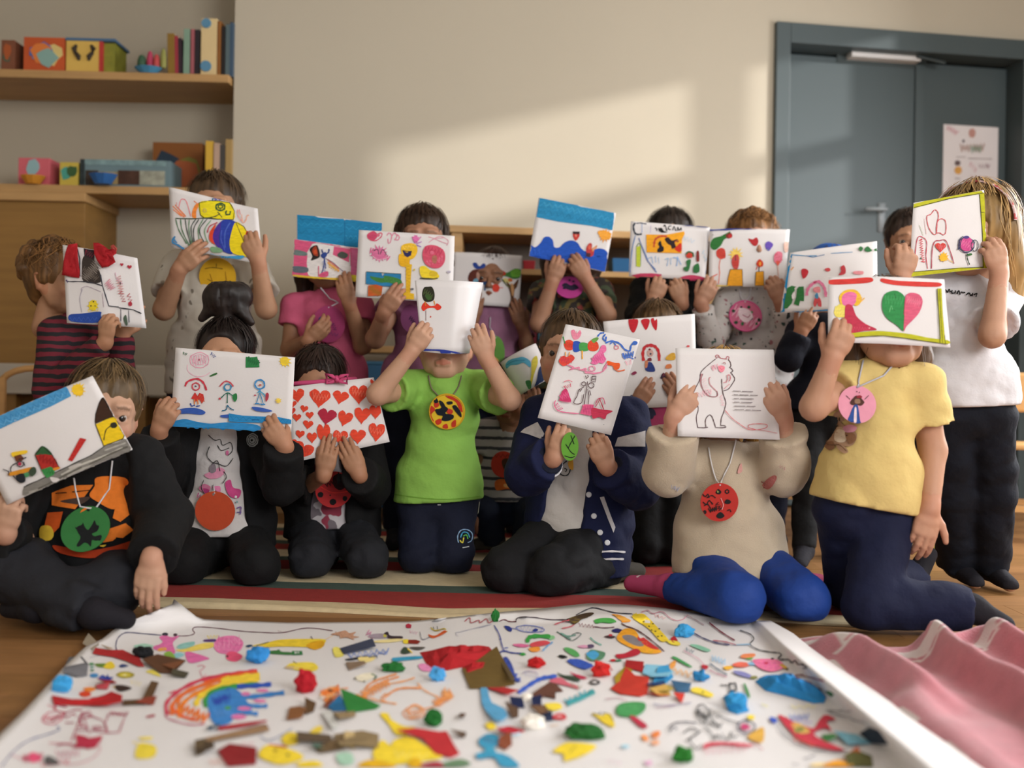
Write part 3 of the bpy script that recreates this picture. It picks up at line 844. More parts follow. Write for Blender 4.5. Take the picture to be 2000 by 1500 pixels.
def child(key, label, s=1.0, skin='c99a7c', brow='4a3524', head=None, hr=(0, 0, 0), hair='short', hcol='3c2a1c', hseed=1,
          sh=None, el=None, wr=None, hands=(None, None), hip=None, kn=None, an=None, toe=None,
          top=None, jacket=None, pants=None, feet=None, hemdir=None, hairscale=1.0, bw=1.0, extra=None):
    """sh, el, wr, hip, kn, an, toe: pairs (picture left, picture right) of (px, py, depth) or world arrays"""
    def w_(q): return np.array(q, float) if len(q) == 3 and isinstance(q, np.ndarray) else P(*q)
    hc = w_(head); hs = s * 1.07
    RH = hrot(*hr)
    SH = [w_(q) for q in sh]; EL = [w_(q) for q in el]; WR = [w_(q) for q in wr]
    HP = [w_(q) for q in hip]; KN = [w_(q) for q in kn]; AN = [w_(q) for q in an]; TO = [w_(q) for q in toe]
    for i in (0, 1):
        if hands[i] is not None: WR[i] = WR[i] - A(0, hands[i].get('fwd', 0), 0)
    S = (SH[0] + SH[1]) / 2; Hm = (HP[0] + HP[1]) / 2
    rt = norm(SH[1] - SH[0]); dn = norm(Hm - S); fw = norm(np.cross(rt, -dn)); 
    if fw[1] > 0: fw = -fw
    sw = np.linalg.norm(SH[1] - SH[0]) / 2
    fw_ = fw
    nk = hc + RH @ np.array((0, .02, -.125)) * s
    nb = S - dn * .012 * s
    root = empty('person', (Hm[0], Hm[1], min(min(q[2] for q in TO + AN + KN) , .02)), label, 'person')
    # body -------------------------------------------------------------
    B = []
    def torso(ext, k=.03, low=0.0, n0=True):
        L = []
        seq = [(S + dn * .02 * s, sw * .80 + ext, .062 * s + ext), (S + dn * .09 * s, sw * .84 * bw + ext, .078 * s * bw + ext), (S * .45 + Hm * .55, sw * .80 * bw + ext, .080 * s * bw + ext), (Hm + dn * low, (.118 if ext > 0 else .098) * s * bw + ext, (.088 if ext > 0 else .072) * s * bw + ext)]
        for a, b in zip(seq[:-1], seq[1:]):
            L.append(Prim(a[0], b[0], a[1], b[1], a[2], b[2], rt, k=k))
        return L
    B += torso(-.006)
    B.append(Prim(nk, nb, .041 * s, .046 * s, k=.03))
    for i in (0, 1):
        B.append(Prim(nb, SH[i], .045 * s, .040 * s, k=.03))
        B += [Prim(SH[i], EL[i], .039 * s, .031 * s, k=.02), Prim(EL[i], WR[i], .032 * s, .0225 * s, k=.015)]
        B += [Prim(HP[i], KN[i], .052 * s, .042 * s, k=.03), Prim(KN[i], AN[i], .042 * s, .028 * s, k=.02), Prim(AN[i], TO[i], .026 * s, .019 * s, k=.02)]
    keep = []; HPR = []
    for i in (0, 1):
        h = hands[i]
        if h is None:
            d = norm(WR[i] - EL[i]); nrm = norm(np.cross(d, np.array((1, 0, 0.1)))); side = np.cross(nrm, d)
            h = dict(d=d, nrm=nrm, side=side, curl=(25, 30, 20))
        hp = hand_prims(WR[i], h['d'], h['side'], h['nrm'], s * 1.08 * h.get('s', 1.0), h.get('curl', (22, 28, 18)), h.get('thumb', (.6, .5, -.5)), h.get('spread', .06), long=h.get('long', 1.0))
        c = WR[i] + norm(h['d']) * .055 * s
        rad = .098 * s
        HPR.append((hp, c, rad)); keep.append((c, rad - .016, False))
    B2 = list(B)
    for hp, c, rad in HPR: B2 += hp[:2]
    V, Q = surfnet(B2, .0085, keep=keep, bias=.0004)
    for c, r_, _ in keep: Q = uncap(V, Q, c, r_, .0085)
    Vs = [V]; Qs = [Q]; sk = np.array(lin(skin)) * .88; Cs = [np.tile(sk, (len(V), 1))]; n = len(V)
    for i, (hp, c, rad) in enumerate(HPR):
        v, q = surfnet([Prim(EL[i], WR[i], .032 * s, .0225 * s, k=.015)] + hp, FN, keep=[(c, rad, True)], pad=.01)
        q = uncap(v, q, c, rad, FN)
        Vs.append(v); Qs.append(q + n); n += len(v)
        rd = 1 - .10 * np.clip((np.linalg.norm(v - c, axis=1) - .02) / .05, 0, 1)
        cc = np.tile(sk, (len(v), 1)); cc[:, 1] *= rd; cc[:, 2] *= rd; Cs.append(cc)
    Vs.append(hc + (HV * hs) @ RH.T); Qs.append(HQ + n); Cs.append(head_cols(skin, brow))
    link('body', npmesh('body', np.concatenate(Vs), np.concatenate(Qs), np.concatenate(Cs)), M_SKIN, root, True)
    for sgn in (-1, 1):
        o = bpy.data.objects.new('eye', EYE); COL.objects.link(o)
        o.matrix_world = Matrix.Translation(Vector(hc + RH @ (np.array((sgn * .0305, -.0705, .002)) * hs))) @ Matrix(RH.tolist()).to_4x4() @ Matrix.Scale(hs, 4)
        mw = o.matrix_world.copy(); o.parent = root; o.matrix_world = Matrix.Translation(-root.location) @ mw
    # hair -------------------------------------------------------------
    if hair:
        v, q, c = hair_shell(hair, hseed, hcol)
        v2, q2, c2 = hair_strands(hair, hseed, hcol)
        vv = np.concatenate([v, v2]) * hs * hairscale
        ho = link('hair', npmesh('hair', hc + vv @ RH.T, np.concatenate([q, q2 + len(v)]), np.concatenate([c, c2])), M_HAIR, root, True)
    info = dict(root=root, S=S, Hm=Hm, rt=rt, dn=dn, fw=fw_, sw=sw, hc=hc, RH=RH, SH=SH, EL=EL, WR=WR, HP=HP, KN=KN, AN=AN, TO=TO, s=hs, nk=nk, nb=nb, objs={})
    KIDS[key] = info
    # clothes ----------------------------------------------------------
    def sleeve(i, r0, r1, upto, ext=0):
        """upto 0..1 on the upper arm, 1..2 on the forearm"""
        L = []
        if upto <= 1:
            e = SH[i] + (EL[i] - SH[i]) * upto
            L.append(Prim(SH[i], e, r0, r1, k=.022, c1=True))
            d = norm(EL[i] - SH[i])
            L.append(Prim(e - d * .004, e + d * .03, r1 - .013, r1 - .012, k=.003, neg=True, c0=True))
        else:
            rm = (r0 + r1) / 2
            L.append(Prim(SH[i], EL[i], r0, rm, k=.022))
            e = EL[i] + (WR[i] - EL[i]) * (upto - 1)
            L.append(Prim(EL[i], e, rm, r1, k=.014, c1=True))
        return L
    def garment(name, spec, base):
        ext = spec.get('ext', .010) * 1.0
        L = torso(ext + base, low=spec.get('low', .06))
        for i in (0, 1):
            L.append(Prim(nb + rt * (.03 * s if i else -.03 * s) - dn * .004, SH[i], .046 * s + ext + base, .044 * s + base, k=.03))
        for (r0_, d0_, f0_, r1_, d1_, f1_, a0_, a1_, b0_, b1_) in spec.get('add', ()):
            L.append(Prim(Hm + rt * r0_ + dn * d0_ + fw * f0_, Hm + rt * r1_ + dn * d1_ + fw * f1_, a0_, a1_, b0_, b1_, rt, k=.03))
        up = spec.get('sleeve', .62)
        if up:
            r0, r1 = spec.get('sr', (.050, .047))
            for i in (0, 1):
                u_ = up[i] if isinstance(up, (tuple, list)) else up
                sl = sleeve(i, r0 * s + base, r1 * s + base, u_)
                L += sl
        if not spec.get('tuck'):
            a, b, d = spec.get('flare', (.140 * s * bw + base, .108 * s * bw + base, spec.get('low', .06)))
            fs = spec.get('fs', .6)
            L.append(Prim(S * (1 - fs) + Hm * fs, Hm + dn * d, sw * .85 + ext + base, a, .09 * s + ext + base, b, rt, k=.03))
            rp = ((pants or {}).get('r', (.068,))[0] + .016) * s + base
            for i in (0, 1): L.append(Prim(HP[i] * .9 + Hm * .1 - dn * .09, HP[i] * .9 + Hm * .1 + dn * min(d, .10), rp, rp, k=.03))
        neg = [Prim(nb + dn * spec.get('neck', .0) + fw * .012, nk + fw * .014, .043 * s + base * .5, .056 * s, k=.006, neg=True)]
        if spec.get('vneck'):
            neg.append(Prim(nb + fw * .075 + dn * .005, nb + fw * .10 + dn * spec['vneck'], .034 * s, .010 * s, k=.006, neg=True))
        if spec.get('open'):
            w0, w1 = spec['open']; cx = spec.get('ox', (0, 0))
            tgt = S + fw * .15 + rt * cx[0]; tg2 = Hm + dn * .2 + fw * .16 + rt * cx[1]
            neg.append(Prim(tgt - dn * .05, tg2, w0, w1, .13, .14, rt, k=.006, neg=True))
        planes = []
        if spec.get('hem') is not None:
            q, nn = spec['hem']
            q = w_(q); planes.append((q, norm(nn)))
        wr_ = cloth_wr(hseed * 3.7 + len(name), spec.get('wamp', .0042), spec.get('wf', 13))
        V, Q = surfnet(L + neg, spec.get('h', .0074), planes=planes, wr=wr_)
        o = link(name, npmesh(name, V, Q), spec['m'], root, True)
        info['objs'][name] = o
        for i in (0, 1):
            if spec.get('cuff'):
                m_, r_, l_ = spec['cuff']
                u_ = up[i] if isinstance(up, (tuple, list)) else up
                a = EL[i] if u_ > 1 else SH[i]; b = WR[i] if u_ > 1 else EL[i]
                e = a + (b - a) * (u_ - 1 if u_ > 1 else u_); d = norm(b - a)
                V, Q = surfnet([Prim(e - d * l_, e + d * .002, r_ * s, r_ * s * .95, k=.003, c0=True, c1=True)], .0045)
                link('cuff', npmesh('cuff', V, Q), m_, root, True)
        return o
    if pants:
        r = pants.get('r', (.068, .056, .046)); L = []
        L.append(Prim(HP[0], HP[1], .070 * s, .070 * s, k=.03))
        L.append(Prim(Hm - dn * .06, Hm, .108 * s * bw, .11 * s, .080 * s * bw, .08 * s, rt, k=.03))
        for i in (0, 1):
            e = KN[i] + (AN[i] - KN[i]) * pants.get('len', .96)
            L += [Prim(HP[i], KN[i], r[0] * s, r[1] * s, k=.018), Prim(KN[i], e, r[1] * s * .97, r[2] * s, k=.016, c1=True)]
        V, Q = surfnet(L, .0090, wr=cloth_wr(hseed * 2.1 + 40, pants.get('wamp', .004), pants.get('wf', 15)), planes=[((0, 0, pants.get('zmin', .015)), (0, 0, -1))])
        info['objs']['trousers'] = link('trousers', npmesh('trousers', V, Q), pants['m'], root, True)
    for i in (0, 1):
        if feet:
            d = norm(TO[i] - AN[i])
            L = [Prim(AN[i] + norm(KN[i] - AN[i]) * .035 * s, AN[i], .032 * s, .034 * s, k=.012), Prim(AN[i] - d * .012, TO[i], .033 * s, .026 * s, .032 * s, .023 * s, norm(np.cross(d, (0, 0, 1))) if abs(d[2]) < .9 else rt, k=.016)]
            V, Q = surfnet(L, .0055, planes=[((0, 0, .0145), (0, 0, -1))])
            info['objs']['foot%d' % i] = link(feet.get('name', 'sock'), npmesh('sock', V, Q), feet['m'], root, True)
    if top: garment(top.get('name', 't_shirt'), top, 0.0)
    if jacket: garment(jacket.get('name', 'jacket'), jacket, jacket.get('base', .010))
    return info
def grip(deg, flip, toward=.15, curl=(18, 22, 16), tilt=0.0, **kw):
    """a hand whose back faces the camera, fingers along deg; flip +1: thumb side counter-clockwise of the fingers"""
    d = imgdir(deg, toward)
    sd_ = imgdir(deg + 90 * flip, 0)
    nrm = np.cross(d, sd_); 
    if nrm[1] > 0: nrm = -nrm
    nrm = norm(nrm); sd_ = norm(sd_ - d * (sd_ @ d))
    if tilt:
        a = R(tilt); n2 = nrm * math.cos(a) + sd_ * math.sin(a); sd_ = sd_ * math.cos(a) - nrm * math.sin(a); nrm = n2
    kw.setdefault('fwd', .03)
    return dict(d=d, side=sd_, nrm=nrm, curl=curl, **kw)
# ------------------------------------------------------------------ the twenty children
def legs(sh, s, hipz=None, foot=0.0, sp=.062):
    """straight standing legs under the shoulders"""
    a, b = P(*sh[0]), P(*sh[1]); c = (a + b) / 2; rt = norm(b - a); rt[2] = 0
    hz = hipz or c[2] - .33 * s
    hip = [c * A(1, 1, 0) + rt * q * .075 * s + A(0, .01, hz) for q in (-1, 1)]
    kn = [h * A(1, 1, 0) + rt * q * .01 + A(0, -.012, hz * .53) for h, q in zip(hip, (-1, 1))]
    an = [h * A(1, 1, 0) + rt * q * .015 + A(0, .015, .066) for h, q in zip(hip, (-1, 1))]
    to = [x + A(0, -.12 * s, -.028) for x in an]
    return dict(hip=hip, kn=kn, an=an, toe=to)
def kneel(kpx, s, hips, back=.26, sp=0.0, z=.055):
    """kneeling: knees from pixels on the floor, shins going back"""
    kn = []
    for (px, py, D) in kpx:
        p = P(px, py, D); p[2] = z; kn.append(p)
    an = [k + A(sp * q, back, -.012) for k, q in zip(kn, (-1, 1))]
    to = [a + A(0, .09 * s, -.018) for a in an]
    return dict(hip=hips, kn=kn, an=an, toe=to)
def cl(name, col, amp=.06, rough=.85, **kw): return mat('cloth_' + name, col, rough, amp, 14, .5, 24, sheen=0.0, **kw)
def stripes(name, c1, c2, scale, axis='Z', duty=.5, dist=0.0, soft=.02, warp=6.0):
    m = bpy.data.materials.new('cloth_' + name); m.use_nodes = True; nt = m.node_tree; b = nt.nodes['Principled BSDF']
    b.inputs['Roughness'].default_value = .85
    tc = nt.nodes.new('ShaderNodeTexCoord'); w = nt.nodes.new('ShaderNodeTexWave')
    w.bands_direction = axis; w.inputs['Scale'].default_value = scale; w.inputs['Distortion'].default_value = dist; w.inputs['Detail Scale'].default_value = warp; w.inputs['Detail'].default_value = 1
    nt.links.new(tc.outputs['Object'], w.inputs['Vector'])
    r = nt.nodes.new('ShaderNodeValToRGB'); r.color_ramp.elements[0].position = duty - soft; r.color_ramp.elements[1].position = duty + soft
    r.color_ramp.elements[0].color = (*lin(c1), 1); r.color_ramp.elements[1].color = (*lin(c2), 1)
    nt.links.new(w.outputs['Fac'], r.inputs[0]); nt.links.new(r.outputs[0], b.inputs['Base Color'])
    return m
def blotch(name, base, spots, scale, thr=.62):
    """printed fabric: base colour with scattered spots of several colours"""
    m = bpy.data.materials.new('cloth_' + name); m.use_nodes = True; nt = m.node_tree; b = nt.nodes['Principled BSDF']
    b.inputs['Roughness'].default_value = .85
    tc = nt.nodes.new('ShaderNodeTexCoord'); prev = None
    for i, c in enumerate(spots):
        mp = nt.nodes.new('ShaderNodeMapping'); mp.inputs['Location'].default_value = (i * 3.7, i * 1.3, i * 2.1)
        v = nt.nodes.new('ShaderNodeTexNoise'); v.inputs['Scale'].default_value = scale * (1 + .25 * i); v.inputs['Detail'].default_value = 1.5
        nt.links.new(tc.outputs['Object'], mp.inputs[0]); nt.links.new(mp.outputs[0], v.inputs['Vector'])
        r = nt.nodes.new('ShaderNodeValToRGB'); r.color_ramp.elements[0].position = thr; r.color_ramp.elements[1].position = thr + .02
        nt.links.new(v.outputs['Fac'], r.inputs[0])
        mx = nt.nodes.new('ShaderNodeMix'); mx.data_type = 'RGBA'
        nt.links.new(r.outputs[0], mx.inputs[0])
        if prev is None: mx.inputs[6].default_value = (*lin(base), 1)
        else: nt.links.new(prev, mx.inputs[6])
        mx.inputs[7].default_value = (*lin(c), 1)
        prev = mx.outputs[2]
    nt.links.new(prev, b.inputs['Base Color'])
    return m
BLK = cl('black', '0b0b0d', .12)
GRY = cl('charcoal', '1e1f24', .10)
NAVY = cl('navy', '0c1124', .12)
WHT = cl('white', 'd2cfcd', .02)
SOCKD = cl('dark_sock', '17151c', .1)
DN = A(0, 0, -1)

# back row, from picture left ------------------------------------------------
D = 3.45
sh = [(106, 650, D - .07), (186, 645, D + .10)]
child('stripes', 'person in a red and black striped top behind a sheet with red tissue', .98, 'b98a6a', head=(113, 550, D), hr=(72, 6, 2), hair='curly', hcol='6b4a28', hseed=3, hairscale=1.08,
      sh=sh, el=[(92, 762, D - .12), (235, 730, D)], wr=[(214, 668, 3.31), (240, 650, 3.42)], hands=(grip(82, 1, .2, (48, 50, 40), tilt=15), grip(70, -1, .0, fwd=0.0)),
      top=dict(m=stripes('red_black', '6a1526', '131014', 11.5, 'Z', .5, 1.6, .05, 2.0), name='striped_top', sleeve=1.93, sr=(.050, .038), hem=((160, 880, D), DN), low=.1), pants=dict(m=NAVY), feet=dict(m=SOCKD), **legs(sh, .98))
D = 3.68
sh = [(347, 525, D), (492, 525, D)]
child('tall', 'tall person in a beige patterned T-shirt holding a striped fish drawing', 1.12, 'b78a6c', head=(420, 412, D), hr=(2, 4, 0), hair='short', hcol='4a3826', hseed=5,
      sh=sh, el=[(320, 605, D - .10), (520, 603, D - .10)], wr=[(356, 528, 3.52), (508, 512, 3.54)], hands=(grip(42, 1, .22, (22, 26, 18)), grip(112, -1, .2, (40, 45, 30))),
      top=dict(m=blotch('beige_print', 'c2bbae', ['9a8f80', '7c7468'], 22, .66), sleeve=.62, sr=(.054, .056), hem=((420, 770, D), DN), wamp=.005), pants=dict(m=NAVY), feet=dict(m=SOCKD), **legs(sh, 1.12))
D = 3.78
sh = [(578, 600, D), (703, 600, D)]
child('pink', 'person in a pink T-shirt with long dark hair behind a butterfly sheet', 1.0, 'a87a5c', head=(640, 505, D), hr=(4, 8, 4), hair='long', hcol='33231a', hseed=7,
      sh=sh, el=[(566, 683, D - .03), (708, 675, D - .06)], wr=[(606, 665, D - .17), (684, 592, 3.63)], hands=(grip(38, 1, .1, (25, 40, 30), tilt=-30), grip(105, -1, .2, (24, 34, 24))),
      top=dict(m=cl('pink', 'c65a78'), sleeve=.45, sr=(.053, .056), hem=((640, 790, D), DN), low=.12), pants=dict(m=NAVY), feet=dict(m=SOCKD), **legs(sh, 1.0))
D = 3.72
sh = [(772, 590, D), (888, 600, D)]
child('mauve', 'person in a mauve T-shirt holding a pink-grey sheet with a yellow giraffe', 1.04, 'a87a60', head=(824, 470, D), hr=(6, 6, 0), hair='loose', hcol='3a2618', hseed=9,
      sh=sh, el=[(733, 662, D - .12), (905, 690, D - .06)], wr=[(752, 612, 3.54), (880, 640, 3.6)], hands=(grip(55, 1, .2, (25, 32, 22)), grip(110, -1, .1)),
      top=dict(m=cl('mauve', '8f5a78'), sleeve=.35, sr=(.052, .052), hem=((830, 790, D), DN), low=.12), pants=dict(m=NAVY), feet=dict(m=SOCKD), **legs(sh, 1.04))
D = 4.16
sh = [(915, 620, D), (1010, 622, D)]
child('alice', 'person in a mauve top with a side ponytail holding a small tree drawing', .98, '9a6e54', head=(960, 545, D), hr=(-4, 6, 3), hair='tied', hcol='3a2014', hseed=11,
      sh=sh, el=[(900, 690, D - .08), (1035, 690, D - .05)], wr=[(925, 625, 4.06), (1020, 640, 4.08)], hands=(grip(80, 1, .15), grip(110, -1, .15)),
      top=dict(m=cl('mauve_pale', '9a6a86'), sleeve=.6, hem=((960, 780, D), DN), low=.12), pants=dict(m=NAVY), feet=dict(m=SOCKD), **legs(sh, .98))
D = 4.0
sh = [(1063, 572, D), (1170, 572, D)]
child('waves', 'person in a dark flowered top raising a painting of blue waves', 1.05, 'a67a60', head=(1119, 476, D), hr=(0, 2, 3), hair='long', hcol='3e2a1e', hseed=13,
      sh=sh, el=[(1053, 632, D - .13), (1186, 615, D - .13)], wr=[(1078, 552, 3.87), (1142, 545, 3.87)], hands=(grip(70, 1, .15, (35, 45, 30)), grip(125, -1, .15, (35, 45, 30))),
      top=dict(m=blotch('flowers', '2a221e', ['8a3a34', '6a5a2e', '3e4a34'], 16, .56), sleeve=.5, sr=(.053, .055), hem=((1115, 760, D), DN), low=.12), pants=dict(m=NAVY), feet=dict(m=SOCKD), **legs(sh, 1.05))
D = 4.12
sh = [(1258, 565, D), (1352, 565, D)]
child('darkjacket', 'person in a black jacket standing and holding a sheet with an orange rectangle', 1.04, 'b08468', head=(1309, 470, D), hr=(0, 4, 0), hair='crop', hcol='2a2019', hseed=15,
      sh=sh, el=[(1240, 640, D - .14), (1334, 645, D - .14)], wr=[(1274, 588, 3.86), (1329, 592, 3.86)], hands=(grip(68, 1, .12, (48, 55, 40)), grip(112, -1, .12, (48, 55, 40))),
      top=dict(m=BLK, name='jacket', sleeve=1.88, sr=(.052, .034), hem=((1310, 780, D), DN), low=.12), pants=dict(m=BLK), feet=dict(m=SOCKD), **legs(sh, 1.04))
D = 3.95
sh = [(1424, 585, D), (1520, 585, D)]
child('curly', 'person in a pale spotted sweatshirt with curly hair holding two orange blocks on paper', 1.03, 'b88a70', head=(1470, 478, D), hr=(0, 4, 0), hair='curly', hcol='7a5430', hseed=17,
      sh=sh, el=[(1392, 668, D - .10), (1540, 660, D - .10)], wr=[(1366, 592, 3.82), (1520, 590, 3.82)], hands=(grip(60, 1, .15, (30, 40, 30)), grip(115, -1, .15, (40, 45, 30))),
      top=dict(m=blotch('spots', 'c4bfbc', ['2c3030', 'a06a70', '3c5a50'], 34, .67), name='sweatshirt', sleeve=1.80, sr=(.054, .036), hem=((1465, 790, D), DN), low=.12, wamp=.006), pants=dict(m=NAVY), feet=dict(m=SOCKD), **legs(sh, 1.03))
D = 3.70
sh = [(1562, 650, D), (1680, 648, D)]
child('cap', 'person in a blue cap and navy clothes holding a blue-edged sheet', 1.0, 'b58466', head=(1622, 548, 3.79), hr=(8, 6, 4), hair='crop', hcol='3a2a1e', hseed=19,
      sh=sh, el=[(1540, 700, D - .08), (1700, 730, D - .04)], wr=[(1560, 648, 3.63), (1690, 690, 3.62)], hands=(grip(62, 1, .2, (30, 40, 30)), grip(110, -1, .2)),
      top=dict(m=cl('navy_top', '0e1220', .1), name='jacket', sleeve=1.9, sr=(.052, .042), hem=((1620, 800, D), DN), low=.12), pants=dict(m=BLK, r=(.070, .050, .036)), feet=dict(m=SOCKD, name='sandal'),
      **(lambda g: dict(hip=g['hip'], kn=[g['kn'][0] * A(1, 0, 1) + A(-.02, 3.6, 0), g['kn'][1]], an=[A(*(P(1570, 1070, 3.52) * A(1, 1, 0) + A(0, 0, .05))), g['an'][1]], toe=[A(*(P(1562, 1090, 3.42) * A(1, 1, 0) + A(0, 0, .022))), g['toe'][1]]))(legs(sh, 1.0)))
D = 3.98
sh = [(1725, 570, D), (1822, 572, D)]
child('peek', 'person with dark hair half hidden behind the sheet with a yellow frame', 1.04, 'b08264', head=(1777, 474, D), hr=(-14, 6, -2), hair='crop', hcol='2e2018', hseed=21,
      sh=sh, el=[(1712, 690, D - .02), (1845, 700, D)], wr=[(1720, 780, D - .05), (1850, 790, D)],
      top=dict(m=cl('grey_blue', '8a8f9a'), name='sweatshirt', sleeve=1.85, hem=((1770, 800, D), DN), low=.12), pants=dict(m=NAVY), feet=dict(m=SOCKD), **legs(sh, 1.04))
D = 2.98
sh = [(1812, 575, D + .03), (1948, 580, D)]
hipw = [P(1848, 800, D), P(1925, 800, D)]
an = [A(*(G(1868, 1140) + A(0, 0, .055))), A(*(G(1932, 1145) + A(0, 0, .055)))]
child('whitetee', 'person in a white T-shirt and dark jeans with long blond hair', 1.06, 'c4967a', head=(1903, 462, D), hr=(-40, 6, 2), hair='headband', hcol='9a7a4c', hseed=23, hairscale=1.2,
      sh=sh, el=[(1752, 600, D - .10), (1938, 655, D - .16)], wr=[(1752, 545, 2.88), (1942, 535, 2.88)], hands=(grip(78, 1, .15, (45, 50, 35)), grip(108, -1, .15, (40, 45, 30))),
      top=dict(m=cl('white_tee', 'cfcccf', .02), sleeve=.72, sr=(.056, .060), hem=((1885, 793, D), A(.05, 0, -1)), low=.10, wamp=.006), pants=dict(m=cl('dark_jeans', '0a0f1b', .25), r=(.072, .060, .054), wamp=.005), feet=dict(m=SOCKD, name='shoe'),
      hip=hipw, kn=[(hipw[0] + an[0]) / 2 + A(-.01, -.02, 0), (hipw[1] + an[1]) / 2 + A(.01, -.02, 0)], an=an, toe=[a + A(.01, -.11, -.03) for a in an])

# middle ---------------------------------------------------------------------
D = 3.60
sh = [(1232, 775, D), (1338, 775, D)]
child('fringe', 'person in a maroon-pink top behind the large grey sheet with three red hearts', .98, 'a4765c', head=(1285, 655, D), hr=(2, 3, 0), hair='long', hcol='5a4228', hseed=25,
      sh=sh, el=[(1212, 860, D - .06), (1352, 870, D - .05)], wr=[(1238, 792, 3.44), (1330, 785, 3.44)], hands=(grip(55, 1, .15, (18, 25, 20)), grip(125, -1, .15, (18, 25, 20))),
      top=dict(m=cl('maroon_pink', '93405c'), sleeve=.5, hem=((1285, 945, D), DN), low=.06), pants=dict(m=BLK), feet=dict(m=SOCKD),
      **kneel([(1262, 1085, 3.46), (1322, 1085, 3.46)], .98, [P(1262, 945, D), P(1320, 945, D)]))
D = 3.66
sh = [(950, 845, D), (1040, 850, D)]
child('roll', 'small person in a striped tee with a lion print behind the rolled white sheet', .93, '9a6c50', head=(1002, 766, 3.58), hr=(-22, 20, 10), hair='crop', hcol='2c1e16', hseed=27,
      sh=sh, el=[(938, 920, D - .02), (1064, 900, D - .08)], wr=[(925, 985, D - .1), (1046, 812, 3.45)], hands=(None, grip(100, -1, .1, (30, 40, 30))),
      top=dict(m=stripes('grey_stripe', '3a3a40', 'a8a29e', 9, 'Z', .22, .5, .04), sleeve=.55, hem=((990, 975, D), DN), low=.05), pants=dict(m=cl('navy_track', '121a2c', .1)), feet=dict(m=cl('grey_sock', '4a453e')),
      hip=[P(955, 985, D), P(1025, 985, D)], kn=[P(945, 1000, 3.57), P(1045, 1010, 3.50)], an=[A(*(P(965, 1050, 3.62) * A(1, 1, 0) + A(0, 0, .055))), A(*(P(1020, 1055, 3.62) * A(1, 1, 0) + A(0, 0, .055)))],
      toe=[A(*(P(930, 1060, 3.62) * A(1, 1, 0) + A(0, 0, .04))), A(*(P(1060, 1060, 3.64) * A(1, 1, 0) + A(0, 0, .04)))])

# front row ------------------------------------------------------------------
D = 2.66
sh = [(112, 905, D), (268, 900, D)]
child('frontleft', 'person in a black jacket over an orange-printed top sitting cross-legged at left', 1.05, 'c49a80', head=(203, 804, D), hr=(27, 8, 7), hair='tuft', hcol='5e4a30', hseed=29,
      sh=sh, el=[(52, 1050, D - .06), (322, 1010, D - .04)], wr=[(22, 1038, 2.49), (304, 1088, 2.47)], hands=(grip(78, 1, .15, (48, 50, 35), thumb=(.8, -.2, -.4)), grip(-97, 1, .1, (14, 18, 14), thumb=(.85, .4, -.2))),
      top=dict(m=BLK, sleeve=.5, hem=((180, 1100, D), DN), low=.05, ext=.006), jacket=dict(m=cl('black_hoodie', '0a0a0c', .12), sleeve=1.92, sr=(.056, .046), open=(.125, .16), ox=(.012, .015), hem=((180, 1112, D), DN), low=.06, base=.012, neck=.005, cuff=(BLK, .044, .05)),
      pants=dict(m=cl('grey_jogger', '202127', .10), r=(.076, .070, .054), wamp=.006, wf=12, len=.92), feet=dict(m=SOCKD),
      hip=[P(130, 1105, D), P(232, 1105, D)], kn=[A(*(P(28, 1165, 2.52) * A(1, 1, 0) + A(0, 0, .13))), A(*(P(225, 1130, 2.52) * A(1, 1, 0) + A(0, 0, .10)))],
      an=[A(*(P(190, 1215, 2.40) * A(1, 1, 0) + A(0, 0, .056))), A(*(P(70, 1215, 2.46) * A(1, 1, 0) + A(0, 0, .056)))], toe=[A(*(P(245, 1215, 2.42) * A(1, 1, 0) + A(0, 0, .04))), A(*(P(20, 1215, 2.52) * A(1, 1, 0) + A(0, 0, .04)))])
D = 3.20
sh = [(362, 842, D), (512, 842, D)]
child('bun', 'person with a dark topknot and black jacket holding a sheet of three figures', 1.03, 'b98a6c', head=(440, 704, D), hr=(2, 5, 0), hair='bun', hcol='1e1512', hseed=31,
      sh=sh, el=[(318, 925, D - .10), (552, 945, D - .13)], wr=[(318, 838, 3.02), (560, 868, 3.02)], hands=(grip(62, 1, .2, (42, 48, 34)), grip(128, -1, .2, (42, 48, 34))),
      top=dict(m=cl('white_print', 'cbc6c4', .02), sleeve=.5, hem=((430, 1040, D), A(.03, 0, -1)), low=.07, ext=.006, wamp=.005), jacket=dict(m=BLK, sleeve=1.9, sr=(.054, .042), open=(.070, .125), ox=(.002, .008), hem=((430, 1065, D), DN), low=.08, base=.012),
      pants=dict(m=BLK, r=(.070, .066, .05)), feet=dict(m=cl('pink_sock', '8a3050')),
      **kneel([(355, 1120, 3.02), (500, 1108, 3.02)], 1.03, [P(395, 1050, D), P(478, 1050, D)], .20, -.03, .062))
D = 3.38
sh = [(588, 845, D), (706, 845, D)]
